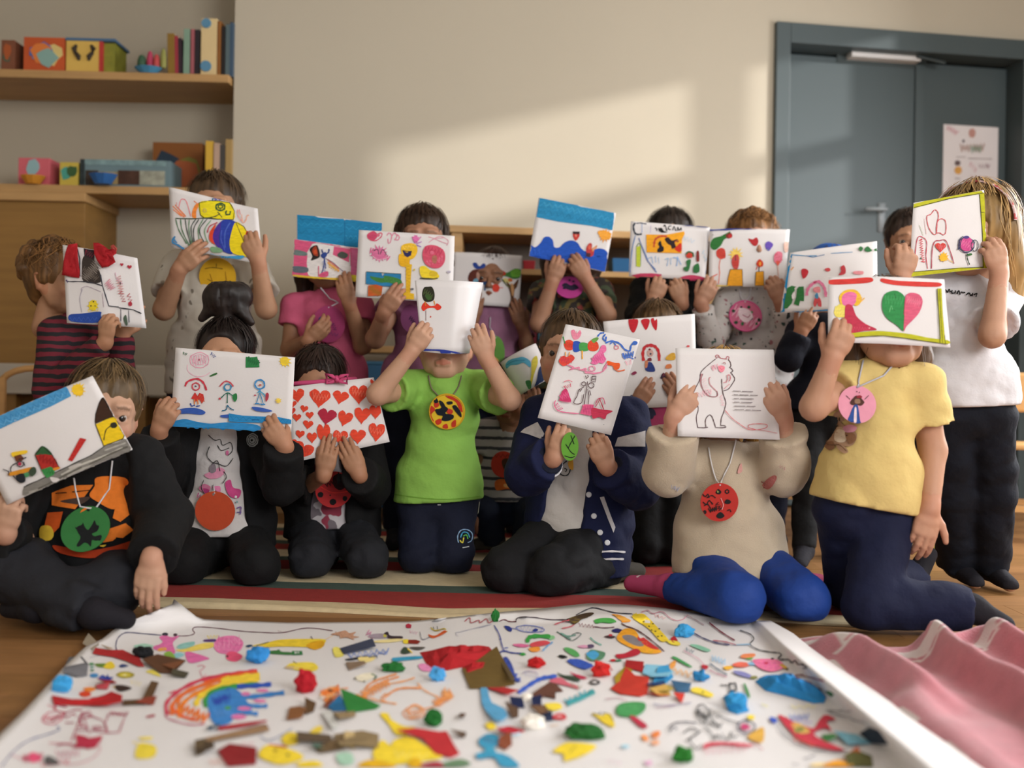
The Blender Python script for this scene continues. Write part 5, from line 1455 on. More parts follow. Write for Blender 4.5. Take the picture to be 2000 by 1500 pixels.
# giraffe
paper('pink-grey sheet with a tall yellow giraffe and flowers', [(701, 449, 3.54), (888, 461, 3.56), (884, 592, 3.53), (694, 580, 3.52)], '''
@ 450 380
F c84a6c 1070 310 1120 285 1150 320 1120 360 1075 345;S d0506c 8 1075 315 1110 290 1140 310 1180 300 1178 330 1130 362 1080 345;z c84468 7 1080 330 1130 320 18 7;h d86a84 1155 320 14 0
s d88aa0 8 1222 320 1240 300 1260 320 1250 370 1235 380 1230 345;s d88aa0 8 1260 330 1280 300 1300 320 1290 350;s d88aa0 8 1300 310 1320 330 1310 355 1280 350
s d890a4 5 1545 330 1580 340 1640 365 1690 385;s d890a4 5 1550 375 1600 340 1650 330 1700 360 1690 400;s d890a4 5 1600 345 1660 340
z d46a94 8 1090 440 1240 500 26 18;x d4709a 1165 462 76 14;s 6a4a5a 6 1120 440 1150 430 1160 470;s 6a4a5a 6 1170 470 1190 430 1220 470;s e8a8c0 6 1110 480 1160 510 1240 490
F e8b82c 1340 400 1400 380 1450 395 1462 440 1440 490 1400 510 1350 490 1335 450;F e2aa20 1318 470 1350 470 1400 500 1400 540 1420 560 1350 565 1318 540
f ddb026 1372 545 1418 545 1410 660 1405 770 1435 775 1435 822 1345 815 1352 770 1372 760
f 2a2a5a 1345 440 1380 455 1415 440 1412 475 1385 492 1360 478;l 3a2a30 8 1345 440 1418 448;z f0d060 6 1350 420 1440 400 12 8;z c8941c 5 1380 560 1395 760 18 16
s c868a8 7 1440 380 1420 330;s c868a8 7 1445 380 1450 320;s c868a8 7 1450 380 1490 330;s b070b8 7 1455 385 1495 370;s 9a70c0 7 1455 395 1490 410;x d870a8 1450 345 34 8
F cc5068 1500 470 1520 410 1570 395 1630 410 1672 450 1675 520 1640 570 1580 575 1520 540;z b83a58 8 1520 430 1650 460 30 10;z d87088 8 1540 540 1660 500 22 10;F a86a5a 1575 490 1600 475 1615 500 1605 540 1580 530;e d86a84 1575 455 16 14
F e8cc30 1480 570 1520 560 1560 590 1600 600 1632 640 1600 665 1540 655 1490 640;e d0b02c 1585 620 34 22;l 3a3a2a 9 1480 655 1580 660 1620 655
f 2a78a8 1062 605 1180 612 1190 640 1205 618 1335 622 1330 748 1260 720 1180 715 1140 705 1060 700;F 3f7a3c 1095 640 1190 655 1210 635 1330 665 1325 715 1240 690 1170 690 1110 665;z 4f8a44 5 1200 660 1320 690 14 10
f c0582a 1078 712 1140 705 1190 720 1180 790 1075 795;z a86a28 9 1090 730 1170 780 30 12;l 3a4a3a 5 1062 605 1335 622;e 5a5a60 1420 740 14 8;e c8b040 1436 590 8 8;F b0a8b8 1690 600 1720 600 1715 615 1695 612
''', bulge=.003, seed=5)
# small tree and girl with a bow
paper('grey-white sheet with a small fruit tree and a brown-haired figure', [(886, 492, 4.10), (1020, 499, 4.10), (1014, 601, 4.07), (882, 592, 4.07)], '''
@ 850 360
F 28418c 292 620 320 612 345 640 375 618 395 630 380 655 345 662 310 655;F 5a2a20 270 690 310 665 370 668 395 700 398 760 360 775 280 775 255 740;F b08878 325 690 345 690 345 740 325 740;F 6a9ab0 300 745 330 735 335 772 300 770
F 2a4a7a 375 755 412 760 395 790 375 780;l 2a5a8a 14 392 780 386 830;F cc4a38 405 725 440 715 470 735 450 755 410 750;l d86050 6 415 805 470 810 530 808;F d04030 445 790 480 780 505 805 490 840 455 835
F 3f7a34 500 680 560 690 620 660 670 670 672 720 620 740 560 720 520 715;F 6aa838 590 680 640 662 672 690 660 720 600 722;F b8382a 485 675 515 670 550 690 545 710 500 712;F cfc07a 530 740 560 735 590 760 560 775;F 5a3a24 555 760 600 790 650 740 640 800 620 830 615 900 630 950 575 955 590 900 580 830;F c86a34 575 735 602 742 598 760 570 755;s 4a5a2a 8 520 740 560 790 590 800;F c09060 590 780 612 790 615 850 600 870
''', bulge=.003, seed=6)
# blue waves
paper('painting of blue waves under a blue sky band held with both hands', [(1052, 386, 3.87), (1203, 416, 3.88), (1182, 531, 3.86), (1033, 500, 3.85)], '''
@ 850 360
f 2a86b4 808 104 1412 222 1392 362 1220 325 960 292 782 255;z 3c98c4 7 800 150 1390 280 20 26;z 2478a4 6 790 200 1390 320 22 24;z 4aa2c8 6 850 150 1200 220 14 16
F 1f4fb0 732 470 780 492 825 455 850 415 890 410 920 440 930 490 970 492 1010 455 1060 438 1110 455 1140 500 1180 525 1230 515 1280 500 1330 515 1350 560 1330 680 1200 640 1000 600 850 588 728 560;z 2a5cc0 8 740 530 1300 620 34 34;z 1a44a0 7 760 540 1320 640 28 30
f 1f4fb0 730 560 1000 605 1325 682 1350 560 1200 560 900 520
F c03830 1078 380 1100 370 1128 385 1122 415 1098 440 1078 410;f 33262a 1075 368 1130 370 1128 388 1100 392 1075 385;F d87a6a 1090 395 1105 390 1108 410 1095 412
x e89a3a 1325 400 60 12;F eca038 1270 370 1320 362 1385 390 1375 425 1320 430 1285 405;z f0b050 6 1280 380 1375 410 16 10
F b83c3c 1180 500 1205 460 1225 470 1222 510 1240 520 1230 560 1190 560;F d8604a 1195 480 1215 478 1215 505 1198 508;l d88a4a 10 1222 510 1265 480;l d88a4a 8 1225 525 1260 495;f 4a2a34 1178 535 1215 540 1210 570 1180 565
''', bulge=.002, seed=7, curl=lambda u, v: -.006 * u * v)
# orange rectangle sheet
paper('sheet with an orange rectangle, black lettering and two little green figures', [(1232, 432, 3.87), (1387, 444, 3.88), (1377, 547, 3.84), (1228, 540, 3.86)], '''
@ 1200 380
s 1c2a3a 13 162 222 148 250 160 300 185 312 215 308;s 22304a 7 170 225 205 222 250 230;l 8aa0c8 5 215 230 215 300;l b8a8c8 4 285 240 280 300
s 1a1a1a 8 318 260 330 270 330 285;l 1a1a1a 10 345 262 352 288;F 1a1a1a 350 265 372 262 385 285 405 290 412 296 375 298 358 290;s 1a1a1a 8 385 250 395 240 410 285;s 2a2a2a 7 420 270 425 250 445 245;s 2a2a2a 7 420 270 440 275;s 2a2a2a 7 455 280 465 250 480 285;s 2a2a2a 7 492 285 495 255 505 280 520 260 522 280
f e8a022 248 312 400 315 545 288 548 310 528 350 525 460 252 452;s c04a30 15 308 412 315 360 340 335 375 325 410 330;F 1e1a22 340 385 360 362 372 400 385 412 380 445 340 452 335 430 350 410;F 2a1c22 392 350 420 335 450 360 490 350 500 372 470 375 480 410 450 425 440 400 415 385;F c8301f 490 400 520 380 526 430 510 452 485 440 470 425;s c86a3a 8 470 372 500 360
f b8c43a 172 410 205 400 202 568 170 560;s 5a7a4a 5 172 410 190 380 205 402;l 5a7a4a 4 205 402 205 560
s 5a80b8 6 165 320 140 420 125 560 122 610;l 4a66a0 7 190 340 255 510 330 610;l 6a86b8 5 215 400 260 510;l 6a86b8 5 255 515 320 585
s 8ab0d8 5 262 505 290 490 300 540;l 8ab0d8 5 320 480 325 530;l a0bcd8 5 345 490 348 540;s 8ab0d8 5 395 510 420 500 410 560;l 8ab0d8 5 440 495 440 550;s 7aa6d8 6 455 495 490 500 485 560;l 7aa6d8 6 490 485 520 550;z b0c8e0 5 540 340 620 370 18 6;z b0cce0 5 690 440 720 540 12 6
e c03a2a 585 475 28 24;s 2a5a34 12 560 470 575 450 610 460 615 490;F 2f6a3a 560 520 595 510 590 560 575 600 545 595 540 570 565 560;F 7a2a24 640 450 658 446 662 520 640 520;F 2f6a3a 620 560 655 540 665 600 640 615 615 605
f b83a5c 130 632 200 618 290 616 370 625 365 652 135 648;F b83a5c 515 650 600 630 700 650 690 668 560 672;l b83a4c 8 140 640 360 640;l 2a3a7a 9 520 240 740 258;l 3a5aa0 8 716 560 712 660;l 7aa0d0 6 735 480 725 600''', bulge=.002, seed=8)
# orange blocks
paper('sheet with two orange blocks topped by small red figures', [(1386, 447, 3.86), (1543, 448, 3.85), (1533, 560, 3.83), (1384, 560, 3.84)], '''
@ 1200 380
F 2f6f34 748 400 770 345 830 325 880 300 905 290 905 330 860 350 830 400 780 435;F 7a3028 868 320 905 298 922 325 890 345;e b83030 905 325 16 16
F b02c30 1045 345 1080 350 1110 335 1125 365 1110 400 1080 395;F 6a50b0 1178 385 1205 365 1240 390 1220 425 1205 440 1182 420;l 5a70a0 7 1200 420 1202 440
F c8453a 798 440 830 418 862 430 868 490 850 500 830 505 800 480;z b03028 7 808 440 855 480 20 8;s d86a50 6 828 500 818 560 822 610 812 700;s d85040 7 770 640 805 622
x ecc860 950 470 62 11;F c04a48 930 480 965 470 975 520 962 580 930 575 915 525;l 3a3030 6 945 470 945 560;f c04038 925 520 968 515 965 560 928 560
f e09a24 905 585 998 585 1002 715 880 715 888 650;c 6a4a20 5 905 585 998 585 1002 715 880 715 888 650;f e09a24 1105 605 1165 600 1168 712 1098 712;c 6a4a20 5 1105 605 1165 600 1168 712 1098 712
F c83c20 1108 540 1132 505 1160 530 1158 560 1125 565;F e89a3c 1130 530 1145 530 1142 555 1130 552;l 3a2a2a 6 1130 565 1128 600;s c84030 6 1115 565 1105 590
F e07a90 1250 470 1275 445 1310 460 1305 520 1280 545 1250 530 1245 500;z c84058 7 1255 470 1300 520 20 8;F d85a4a 1262 520 1290 525 1280 555 1268 550;s e0b0a0 6 1275 555 1280 640;F f0c8b8 1325 380 1360 375 1360 440 1330 450;l 2a3a8a 11 745 280 1000 268 1200 268 1300 270;l d8b84a 7 760 712 890 714;e 9a9a9a 768 316 5 5
''', bulge=.003, seed=9)
# green shapes with blue edge
paper('white sheet with a blue edge, green letters-like shapes and a pink figure', [(1543, 494, 3.60), (1713, 471, 3.63), (1713, 606, 3.62), (1524, 611, 3.58)], '''
@ 1200 380
f 1a78a8 1330 470 1392 462 1360 620 1328 915 1296 922 1310 780;l 1a70a0 10 1300 922 1500 915 1700 900;l 3a86b4 6 1380 470 1500 480 1580 478;l 4a70a0 5 1500 478 1550 490 1640 470;l 4a86b4 5 1690 460 1860 450
f 2d6e36 1350 730 1385 712 1420 720 1400 770 1380 790 1400 800 1385 850 1350 890 1322 892 1335 800;f 2d6e36 1425 740 1440 720 1478 718 1482 790 1480 835 1450 830 1440 870 1400 855 1420 800;F dcd6d4 1385 790 1402 760 1412 800 1392 820;e dcd6d4 1415 735 9 10
F b82a34 1460 590 1490 580 1515 600 1500 640 1472 655;F c8484c 1640 585 1670 572 1688 590 1665 602;F b83840 1765 570 1790 552 1805 580 1800 620 1750 630 1770 600;s dca070 9 1378 590 1400 565;F d88a90 1870 600 1940 600 1935 625 1870 620
s d8789a 22 1500 790 1510 740 1545 700 1590 680 1625 705 1645 750 1650 800;F e08a90 1555 730 1600 720 1605 765 1560 760;F c8484c 1555 840 1575 790 1610 820 1615 875 1590 870 1585 845 1570 875 1558 872;F 4a8ab0 1565 785 1585 770 1592 810 1570 812;s b03050 8 1555 690 1580 680
F 2f6a3a 1905 425 1920 405 1940 420 1925 445;F 2f6a3a 1950 430 1975 405 2000 425 2010 440 1975 450;e 2f6a3a 2040 432 14 12''', bulge=.004, seed=10, curl=lambda u, v: .010 * u * (1 - u) * 2)
# yellow frame
paper('sheet with a yellow-green frame, pink flower and red heart outline', [(1781, 398, 2.86), (1922, 371, 2.88), (1929, 524, 2.87), (1777, 541, 2.84)], '''
@ 1500 340
f b4b222 1130 235 1400 165 1685 118 1690 150 1420 195 1135 268;f b4b222 1650 155 1688 148 1702 440 1712 735 1676 735 1672 460;f b4b222 1128 765 1300 752 1500 730 1712 730 1708 765 1500 765 1300 785 1105 802;f b4b222 1085 580 1112 578 1128 765 1105 802
l 4a4a1a 5 1140 262 1420 192 1690 146;l 4a4a1a 5 1652 160 1674 460 1680 735;l 4a4a1a 5 1130 765 1500 735 1680 728;l 4a4a1a 4 1665 300 1700 300;l 4a4a1a 5 1112 580 1132 765
S c85a60 6 1240 330 1270 315 1300 280 1325 300 1330 340 1320 380 1315 460 1295 472 1265 440 1245 390;S c85a60 6 1320 380 1350 350 1385 370 1388 450 1370 475 1340 460 1315 455;l d8b0b0 4 1220 350 1235 470;s b0b8a0 4 1180 400 1200 450 1210 480
s b8485a 6 1140 740 1150 600 1170 495 1215 500 1238 540 1232 640 1245 740;z c83a4a 10 1190 510 1210 690 14 20;e 3a5a4a 1192 660 7 7
s a84858 7 1275 740 1280 600 1300 530 1340 520 1385 520 1420 600 1450 700;h c8443c 1345 570 42 0;z d86a70 7 1330 570 1375 575 20 6;x e8b030 1370 650 44 10;F e8b030 1340 640 1390 640 1395 670 1350 680;s e0b060 6 1390 660 1440 690
o 3a3a5a 8 1545 555 62 60;F c44a86 1500 520 1530 500 1560 490 1590 520 1595 570 1570 600 1520 595 1498 560;z d86a9a 7 1505 530 1590 570 30 10;o 3a3a4a 6 1610 560 28 42;e 4a3a7a 1545 495 22 12;F 3a6a3a 1545 630 1580 620 1590 632 1560 640;s 3a4a3a 8 1550 620 1552 660 1570 710;S 3a3a5a 5 1478 590 1500 560 1490 520 1520 490''', bulge=.003, seed=11, curl=lambda u, v: .010 * math.exp(-(u / .2) ** 2) * (1 - v))
# green and pink heart
paper('white sheet with a half green half pink heart and a red volcano shape', [(1617, 541, 2.545), (1845, 545, 2.545), (1856, 679, 2.52), (1617, 668, 2.52)], '''
@ 1500 340
F c83a34 482 828 640 818 800 808 806 845 640 860 486 862;F c83a34 888 815 1000 832 1200 842 1342 850 1340 878 1200 880 1000 868 890 845;l d8c8c4 4 470 800 470 870
F e2d060 515 1070 540 1030 580 1010 640 1040 620 1110 560 1120 525 1110;z e8d870 8 520 1060 610 1090 34 10;F e8b838 555 960 600 910 680 905 725 950 720 1010 680 1030 640 970 590 990 570 1020;F e070a0 575 980 590 940 640 920 690 940 685 1000 650 1030 590 1025;z f0b84a 7 690 960 740 990 24 6;l d06a90 7 600 1025 665 1028
F b8344c 605 1030 655 1028 690 1110 760 1170 850 1215 760 1225 640 1245 545 1240 560 1190 595 1140;z c84a60 9 590 1210 800 1210 18 20;s a02a40 5 640 1160 645 1170 655 1160;e e0a0a0 790 1205 7 5
F 2f8446 890 1000 910 940 960 915 1010 915 1055 945 1070 990 1065 1100 1058 1210 1050 1225 1000 1180 930 1130 895 1070;z 3f9454 7 910 980 1050 1000 40 12;s 2a5a34 5 985 935 995 970;s 2a6a3a 5 960 1050 990 1070;s 60b070 6 945 1080 960 1030 970 1060
F cc5874 1068 975 1090 935 1140 930 1185 950 1205 1000 1180 1080 1130 1140 1080 1190 1058 1228 1062 1100;z d87088 7 1080 980 1190 1010 34 14;s a84a5c 5 1058 1100 1068 980
F b4b222 600 1255 760 1232 900 1228 1100 1250 1250 1280 1400 1300 1405 1328 1250 1312 1100 1285 900 1262 760 1268 600 1282;f b4b222 1320 895 1352 895 1362 1100 1382 1325 1348 1325 1335 1100;l 5a5a1a 5 600 1282 760 1270 900 1265 1100 1288 1400 1330;l 5a5a1a 4 1335 900 1346 1100 1360 1325;l 5a5a1a 5 1320 895 1340 1325;l 4a4a1a 4 1375 1260 1382 1330''', bulge=.002, seed=12, curl=lambda u, v: .010 * (1 - abs(u - .45) * 2))
# bear page (printed book page)
paper('thick square white page with a line-drawn standing bear', [(1320, 680, 2.70), (1511, 683, 2.705), (1523, 859, 2.685), (1324, 852, 2.68)], '''
@ 1200 600
s 5a4448 6 650 940 640 860 655 790 625 720 615 680 640 620 665 570 672 520 690 490 740 445 790 405
s b06a70 7 800 402 790 380 810 375 825 395 850 402 880 405;s b06a70 6 872 400 880 385 895 392 890 410;s b06a70 6 805 385 812 395
s 5a4448 6 890 410 905 430 910 460 900 470 915 480 925 500 910 510 920 525 940 560 920 600 890 640 850 655;s 5a4448 6 838 560 840 620 850 680 870 740 865 780 850 830 835 870 830 925
l 5a4448 6 650 940 700 942 730 938;s 5a4448 6 715 935 712 880 740 842 762 855 775 890 790 938;l 5a4448 6 790 940 840 942 872 938;s 5a4448 5 830 925 860 925 872 938
s c88a90 6 680 520 672 580 690 640 730 690 780 700 805 690 800 660 770 630 745 600 740 560 750 545;s 8a5a60 6 690 520 676 570 690 640 735 690 785 700 805 685 800 655
F e88a9a 808 465 830 455 860 465 858 490 840 510 818 500;s d06a78 5 820 470 835 485 855 475;z e8a0b0 5 760 480 810 460 24 8;z eab0bc 5 650 690 760 660 24 10;z ecb8c2 5 690 560 720 650 20 10;s a85a60 5 845 440 860 432 868 445
s c87880 6 870 590 885 560 880 535 900 530 905 560 895 580;s d8909a 5 850 590 870 585;s d8909a 5 855 640 900 600;o 6a5458 6 598 722 16 15;s 6a5458 5 612 720 622 712
z eaa8b4 5 830 690 850 770 12 8;s d06a70 5 862 805 920 870 980 915 1035 950 1080 958 1150 952 1190 935 1180 915 1100 912 1050 920 1048 940 1100 955;s d88a90 4 1100 955 1200 970 1270 985
l 8a8284 6 925 655 985 657;l 8a8284 6 995 658 1080 661;l 8a8284 6 930 684 965 686;l 7a7274 7 975 686 1045 688;l 8a8284 6 1058 688 1118 690;l 8a8284 6 932 714 970 715;l 8a8284 6 980 715 1085 718;l 8a8284 6 932 742 975 744;l 8a8284 6 985 744 1075 746;l 8a8284 6 936 772 1020 774;l 8a8284 6 1030 774 1100 776;l 8a8284 6 936 800 1010 802;l 8a8284 6 1022 803 1062 804;l 8a8284 6 1070 804 1142 808''', bulge=.0, wob=.0005, seed=13, th=.004)
# grey hearts sheet behind
paper('large grey-white sheet with three red hearts and a red-haired figure', [(1178, 628, 3.42), (1357, 613, 3.44), (1362, 792, 3.42), (1196, 800, 3.40)], '''
@ 1200 600
F b8202c 110 95 145 82 185 100 178 150 150 200 120 165;F b8202c 208 105 240 90 275 100 265 150 245 178 220 140;F b8202c 285 95 305 85 315 105 332 92 335 140 325 182 295 140
s c03034 22 228 420 222 360 240 310 280 300 320 310 345 350 350 420;s b8303a 14 240 310 280 292 325 305;F c8a098 255 345 290 330 305 360 290 385 262 380;e 7a2a34 275 330 10 8;e 3a3a4a 282 365 8 8;F 7a3038 262 400 285 395 290 420 260 420;F 2a3a78 250 440 290 432 318 500 245 495;F c07a5a 240 420 262 420 255 470 238 470
F d0a03a 400 395 440 360 472 362 472 410 410 412;F d07a4a 405 450 440 445 445 475 400 478;F 3a2a3a 360 545 382 512 405 540 400 560 362 558;s 5a4a9a 10 150 380 165 400;F 8a3050 130 520 160 500 175 515 150 530;e d04a50 575 305 12 8;F 6a3040 380 510 395 530 375 540;s 3a3a5a 8 110 720 130 690 150 700''', bulge=.006, seed=14)
# tall pink sheet
paper('tall white sheet crowded with pink doodles and a caterpillar', [(1105, 633, 2.955), (1250, 663, 2.96), (1193, 850, 2.93), (1050, 816, 2.93)], '''
@ 850 360
F e08aa0 1060 1150 1085 1135 1105 1165 1130 1140 1142 1165 1120 1205 1080 1210;z d86a8a 6 1070 1160 1130 1170 20 8;F d84a34 1010 1230 1050 1215 1085 1240 1075 1290 1030 1295 1008 1265;F 2f52b0 1080 1230 1135 1235 1130 1300 1080 1305;F 4a9a4c 1130 1240 1192 1245 1195 1298 1130 1298;F d8482c 1195 1240 1230 1215 1270 1240 1275 1285 1240 1305 1195 1290;F 6a9a4a 1220 1215 1265 1195 1275 1210 1240 1240;l 3a8a4a 9 998 1190 1015 1245;l e8a84a 12 1148 1300 1150 1365;z e05a40 5 1200 1260 1270 1260 20 8;z c83a2c 5 1015 1250 1075 1260 20 8
s 3f6ac0 11 1268 1190 1290 1165 1320 1160;s 3f6ac0 11 1330 1170 1310 1200 1330 1225 1335 1190;s 3f6ac0 12 1330 1240 1380 1225 1440 1245 1480 1290 1520 1300 1530 1260 1560 1230;e 3f6ac0 1560 1240 20 16;s 4a72c4 9 1365 1250 1390 1230 1410 1260;z 3f6ac0 9 1470 1340 1550 1330 26 8;s 5a7ac8 8 1460 1320 1475 1360 1510 1350 1550 1365;o d87080 6 1415 1275 16 14
F e070a0 1220 1390 1240 1340 1275 1310 1300 1260 1330 1262 1335 1300 1310 1330 1335 1365 1310 1400 1280 1395 1250 1410 1210 1395;z d85a90 7 1230 1380 1320 1340 34 12;F d8483a 965 1380 1000 1340 1030 1350 1060 1330 1090 1360 1050 1400 1000 1420;z c83a4c 7 980 1370 1075 1380 24 10;s e8a050 8 1020 1340 1018 1310;s e8a050 8 1045 1340 1050 1310;F e05a28 1345 1380 1400 1395 1440 1400 1435 1440 1400 1450 1385 1420 1345 1410;s e06a40 9 1400 1440 1430 1460 1480 1450;z e890a8 6 1490 1400 1530 1390 20 6
s e080a0 8 1030 1410 1080 1430 1050 1450 1120 1430 1130 1450 1180 1440 1170 1470 1230 1475 1290 1470 1330 1440 1340 1400 1310 1450;o e080a0 7 1225 1440 24 20
@ 850 650
s e080a0 7 1050 260 1100 280 1180 300 1240 320 1300 305 1340 270;l 5a4448 6 1172 335 1180 360 1195 345 1190 330;c 5a4448 6 1225 340 1255 340 1250 385 1220 380;l 5a4448 6 1225 362 1250 362;o 5a4448 6 1160 400 16 16;o 5a4448 6 1218 412 22 20;s 5a4448 6 1190 380 1180 440 1165 560;s 5a4448 6 1160 425 1120 450 1110 490 1082 548 1140 550 1160 480;l 5a4448 6 1130 460 1145 440;l 5a4448 6 1190 440 1200 490 1195 560;l 5a4448 6 1205 450 1215 490
F c83a6a 970 520 985 470 1010 440 1030 445 1050 500 1058 540 970 530;z d85a88 7 980 510 1040 480 26 8;z c84a60 8 1010 430 1060 410 14 8;s d87a8a 6 1005 385 1040 372 1070 385;s d86a90 8 940 530 930 560 950 600 1000 620 1120 632;z d86a90 8 945 560 985 600 16 8;l d890a8 5 985 540 1060 545
f d85a84 1160 560 1240 562 1215 650 1130 632;z c84a78 7 1150 600 1230 600 36 8;F c03450 1220 590 1300 600 1385 612 1340 640 1325 675 1280 660 1230 668;s c85a78 7 1250 560 1270 520 1310 512 1325 560;l b03a50 7 1280 510 1315 600;l b03a50 6 1290 515 1250 580;e 9a9a9a 1315 718 4 4''', bulge=.003, seed=15)
# curled white sheet: bends back on the right like a half tube
cA = [P(810, 548, 3.155), P(818, 684, 3.145)]
def SC_(u, v):
    w_ = 905 * 0
    xl = 810 + (824 - 810) * v; xr = 944 + (917 - 944) * v
    top = 548; bot = 686
    t = u
    px = xl + (xr - xl) * (math.sin((t * 1.30 + .10) * math.pi / 2) - math.sin(.10 * math.pi / 2)) / (math.sin(1.40 * math.pi / 2) - math.sin(.10 * math.pi / 2)) if t <= .62 else None
    # arc: flat left half, then rolling away
    if t < .5: xx = t / .5 * .56; dd = 0.0
    else:
        a = (t - .5) / .5 * math.pi * .58
        xx = .56 + .44 * math.sin(min(a, math.pi / 2)) if a < math.pi / 2 else .56 + .44 * math.sin(a)
        dd = .10 * (1 - math.cos(a))
    px = xl + (xr - xl) * xx
    py = top + (bot - top) * v + 4 * xx + (6 * math.sin(xx * math.pi)) * (-.4 if v < .5 else .5)
    return P(px, py, 3.15 + dd - .02 * xx * (1 - xx) - .004 * v)
paper('curled white sheet with a small dark bird held over the green-shirt child eyes', None, '''
@ 450 380
F 2c2c20 1500 760 1515 725 1545 720 1575 722 1595 770 1590 820 1560 838 1520 835 1500 800;z 4a5a30 6 1510 760 1580 800 30 9;F 3c5a2c 1520 790 1550 780 1570 810 1545 825;F d83a2a 1492 880 1520 840 1560 870 1600 865 1615 850 1650 880 1620 905 1590 885 1540 890 1510 910;l d8903a 8 1590 830 1598 862;s 8a7070 5 1528 905 1528 985;e d04a3a 1565 955 5 7;s c88a30 6 1520 835 1528 870
l 2a3a90 13 1510 1213 1600 1215 1700 1222 1800 1245 1890 1250;F 2a3a90 1640 1222 1720 1222 1705 1262 1665 1260''', S=SC_, nx=30, ny=10, seed=16, m=mat('curled_paper', 'dcd8d8', .38, .01, 9, spec=.4))
# dolphin roll: a sheet bent into an open tube, tipped
cc0 = P(1000, 690, 3.44); axd = norm(P(1062, 770, 3.40) - P(1000, 690, 3.44)); 
def SR(u, v):
    c = P(1012, 690, 3.44) + (P(1046, 756, 3.42) - P(1012, 690, 3.44)) * v
    rx = .070 - .006 * v
    a = R(-150 + 250 * u)
    ex = norm(np.array((.86, 0.25, .48))); ey = norm(np.array((0.1, -1, .12)))
    return c + ex * rx * math.sin(a * .78) * 1.0 + ey * rx * math.cos(a * .78) * .9
paper('white sheet rolled into a tube with a pale blue dolphin shape', None, '''
@ 850 650
F 5aa8c8 550 250 575 215 640 195 690 190 740 220 742 270 690 235 640 250 590 255 560 280;s 3a88b0 6 560 250 620 220 700 215;F c8b840 755 220 790 180 800 240 770 330 745 440 735 420 750 320;F 1c2c54 815 270 860 262 880 300 850 370 800 420 760 450 790 380;F 3f7a4a 705 380 745 375 750 430 730 440''', S=SR, nx=26, ny=10, seed=17)
# red hearts
paper('white sheet covered with rows of painted red hearts', [(556, 757, 3.14), (730, 737, 3.20), (761, 863, 3.17), (574, 903, 3.12)], '''
@ 450 700
h d8442c 520 285 62 -8;h d8442c 698 305 82 6;h d8442c 860 300 62 12;h d8442c 1003 275 74 -2 1.15;h d8442c 1130 190 40 10
h d8442c 488 355 30 0;h d8442c 577 392 32 12;h d8442c 620 442 32 -4;h c83a2c 480 410 32 0;h d8442c 607 515 40 8;h a8243c 755 450 72 10;h d8442c 895 465 60 16 1.15;h d8442c 1028 440 64 4 1.15;h d8442c 1135 415 52 2 1.2
h d8442c 520 460 34 4;h d8442c 545 590 36 6;h d8442c 638 615 40 0 1.2;h d8442c 730 590 54 -4 1.9;h d8442c 858 612 60 4 1.1;h d8442c 995 605 62 0 1.05;h d8442c 1142 570 66 4 1.25;h d8442c 565 715 88 22 .9;h d8442c 480 660 40 0
z e8745c 6 640 290 760 310 30 10;z e8745c 6 950 260 1060 280 30 10;z c83c2c 6 520 700 620 730 26 10;z e8745c 6 820 590 900 620 26 8;z e8745c 6 1090 560 1190 580 26 8''', bulge=.004, seed=18)
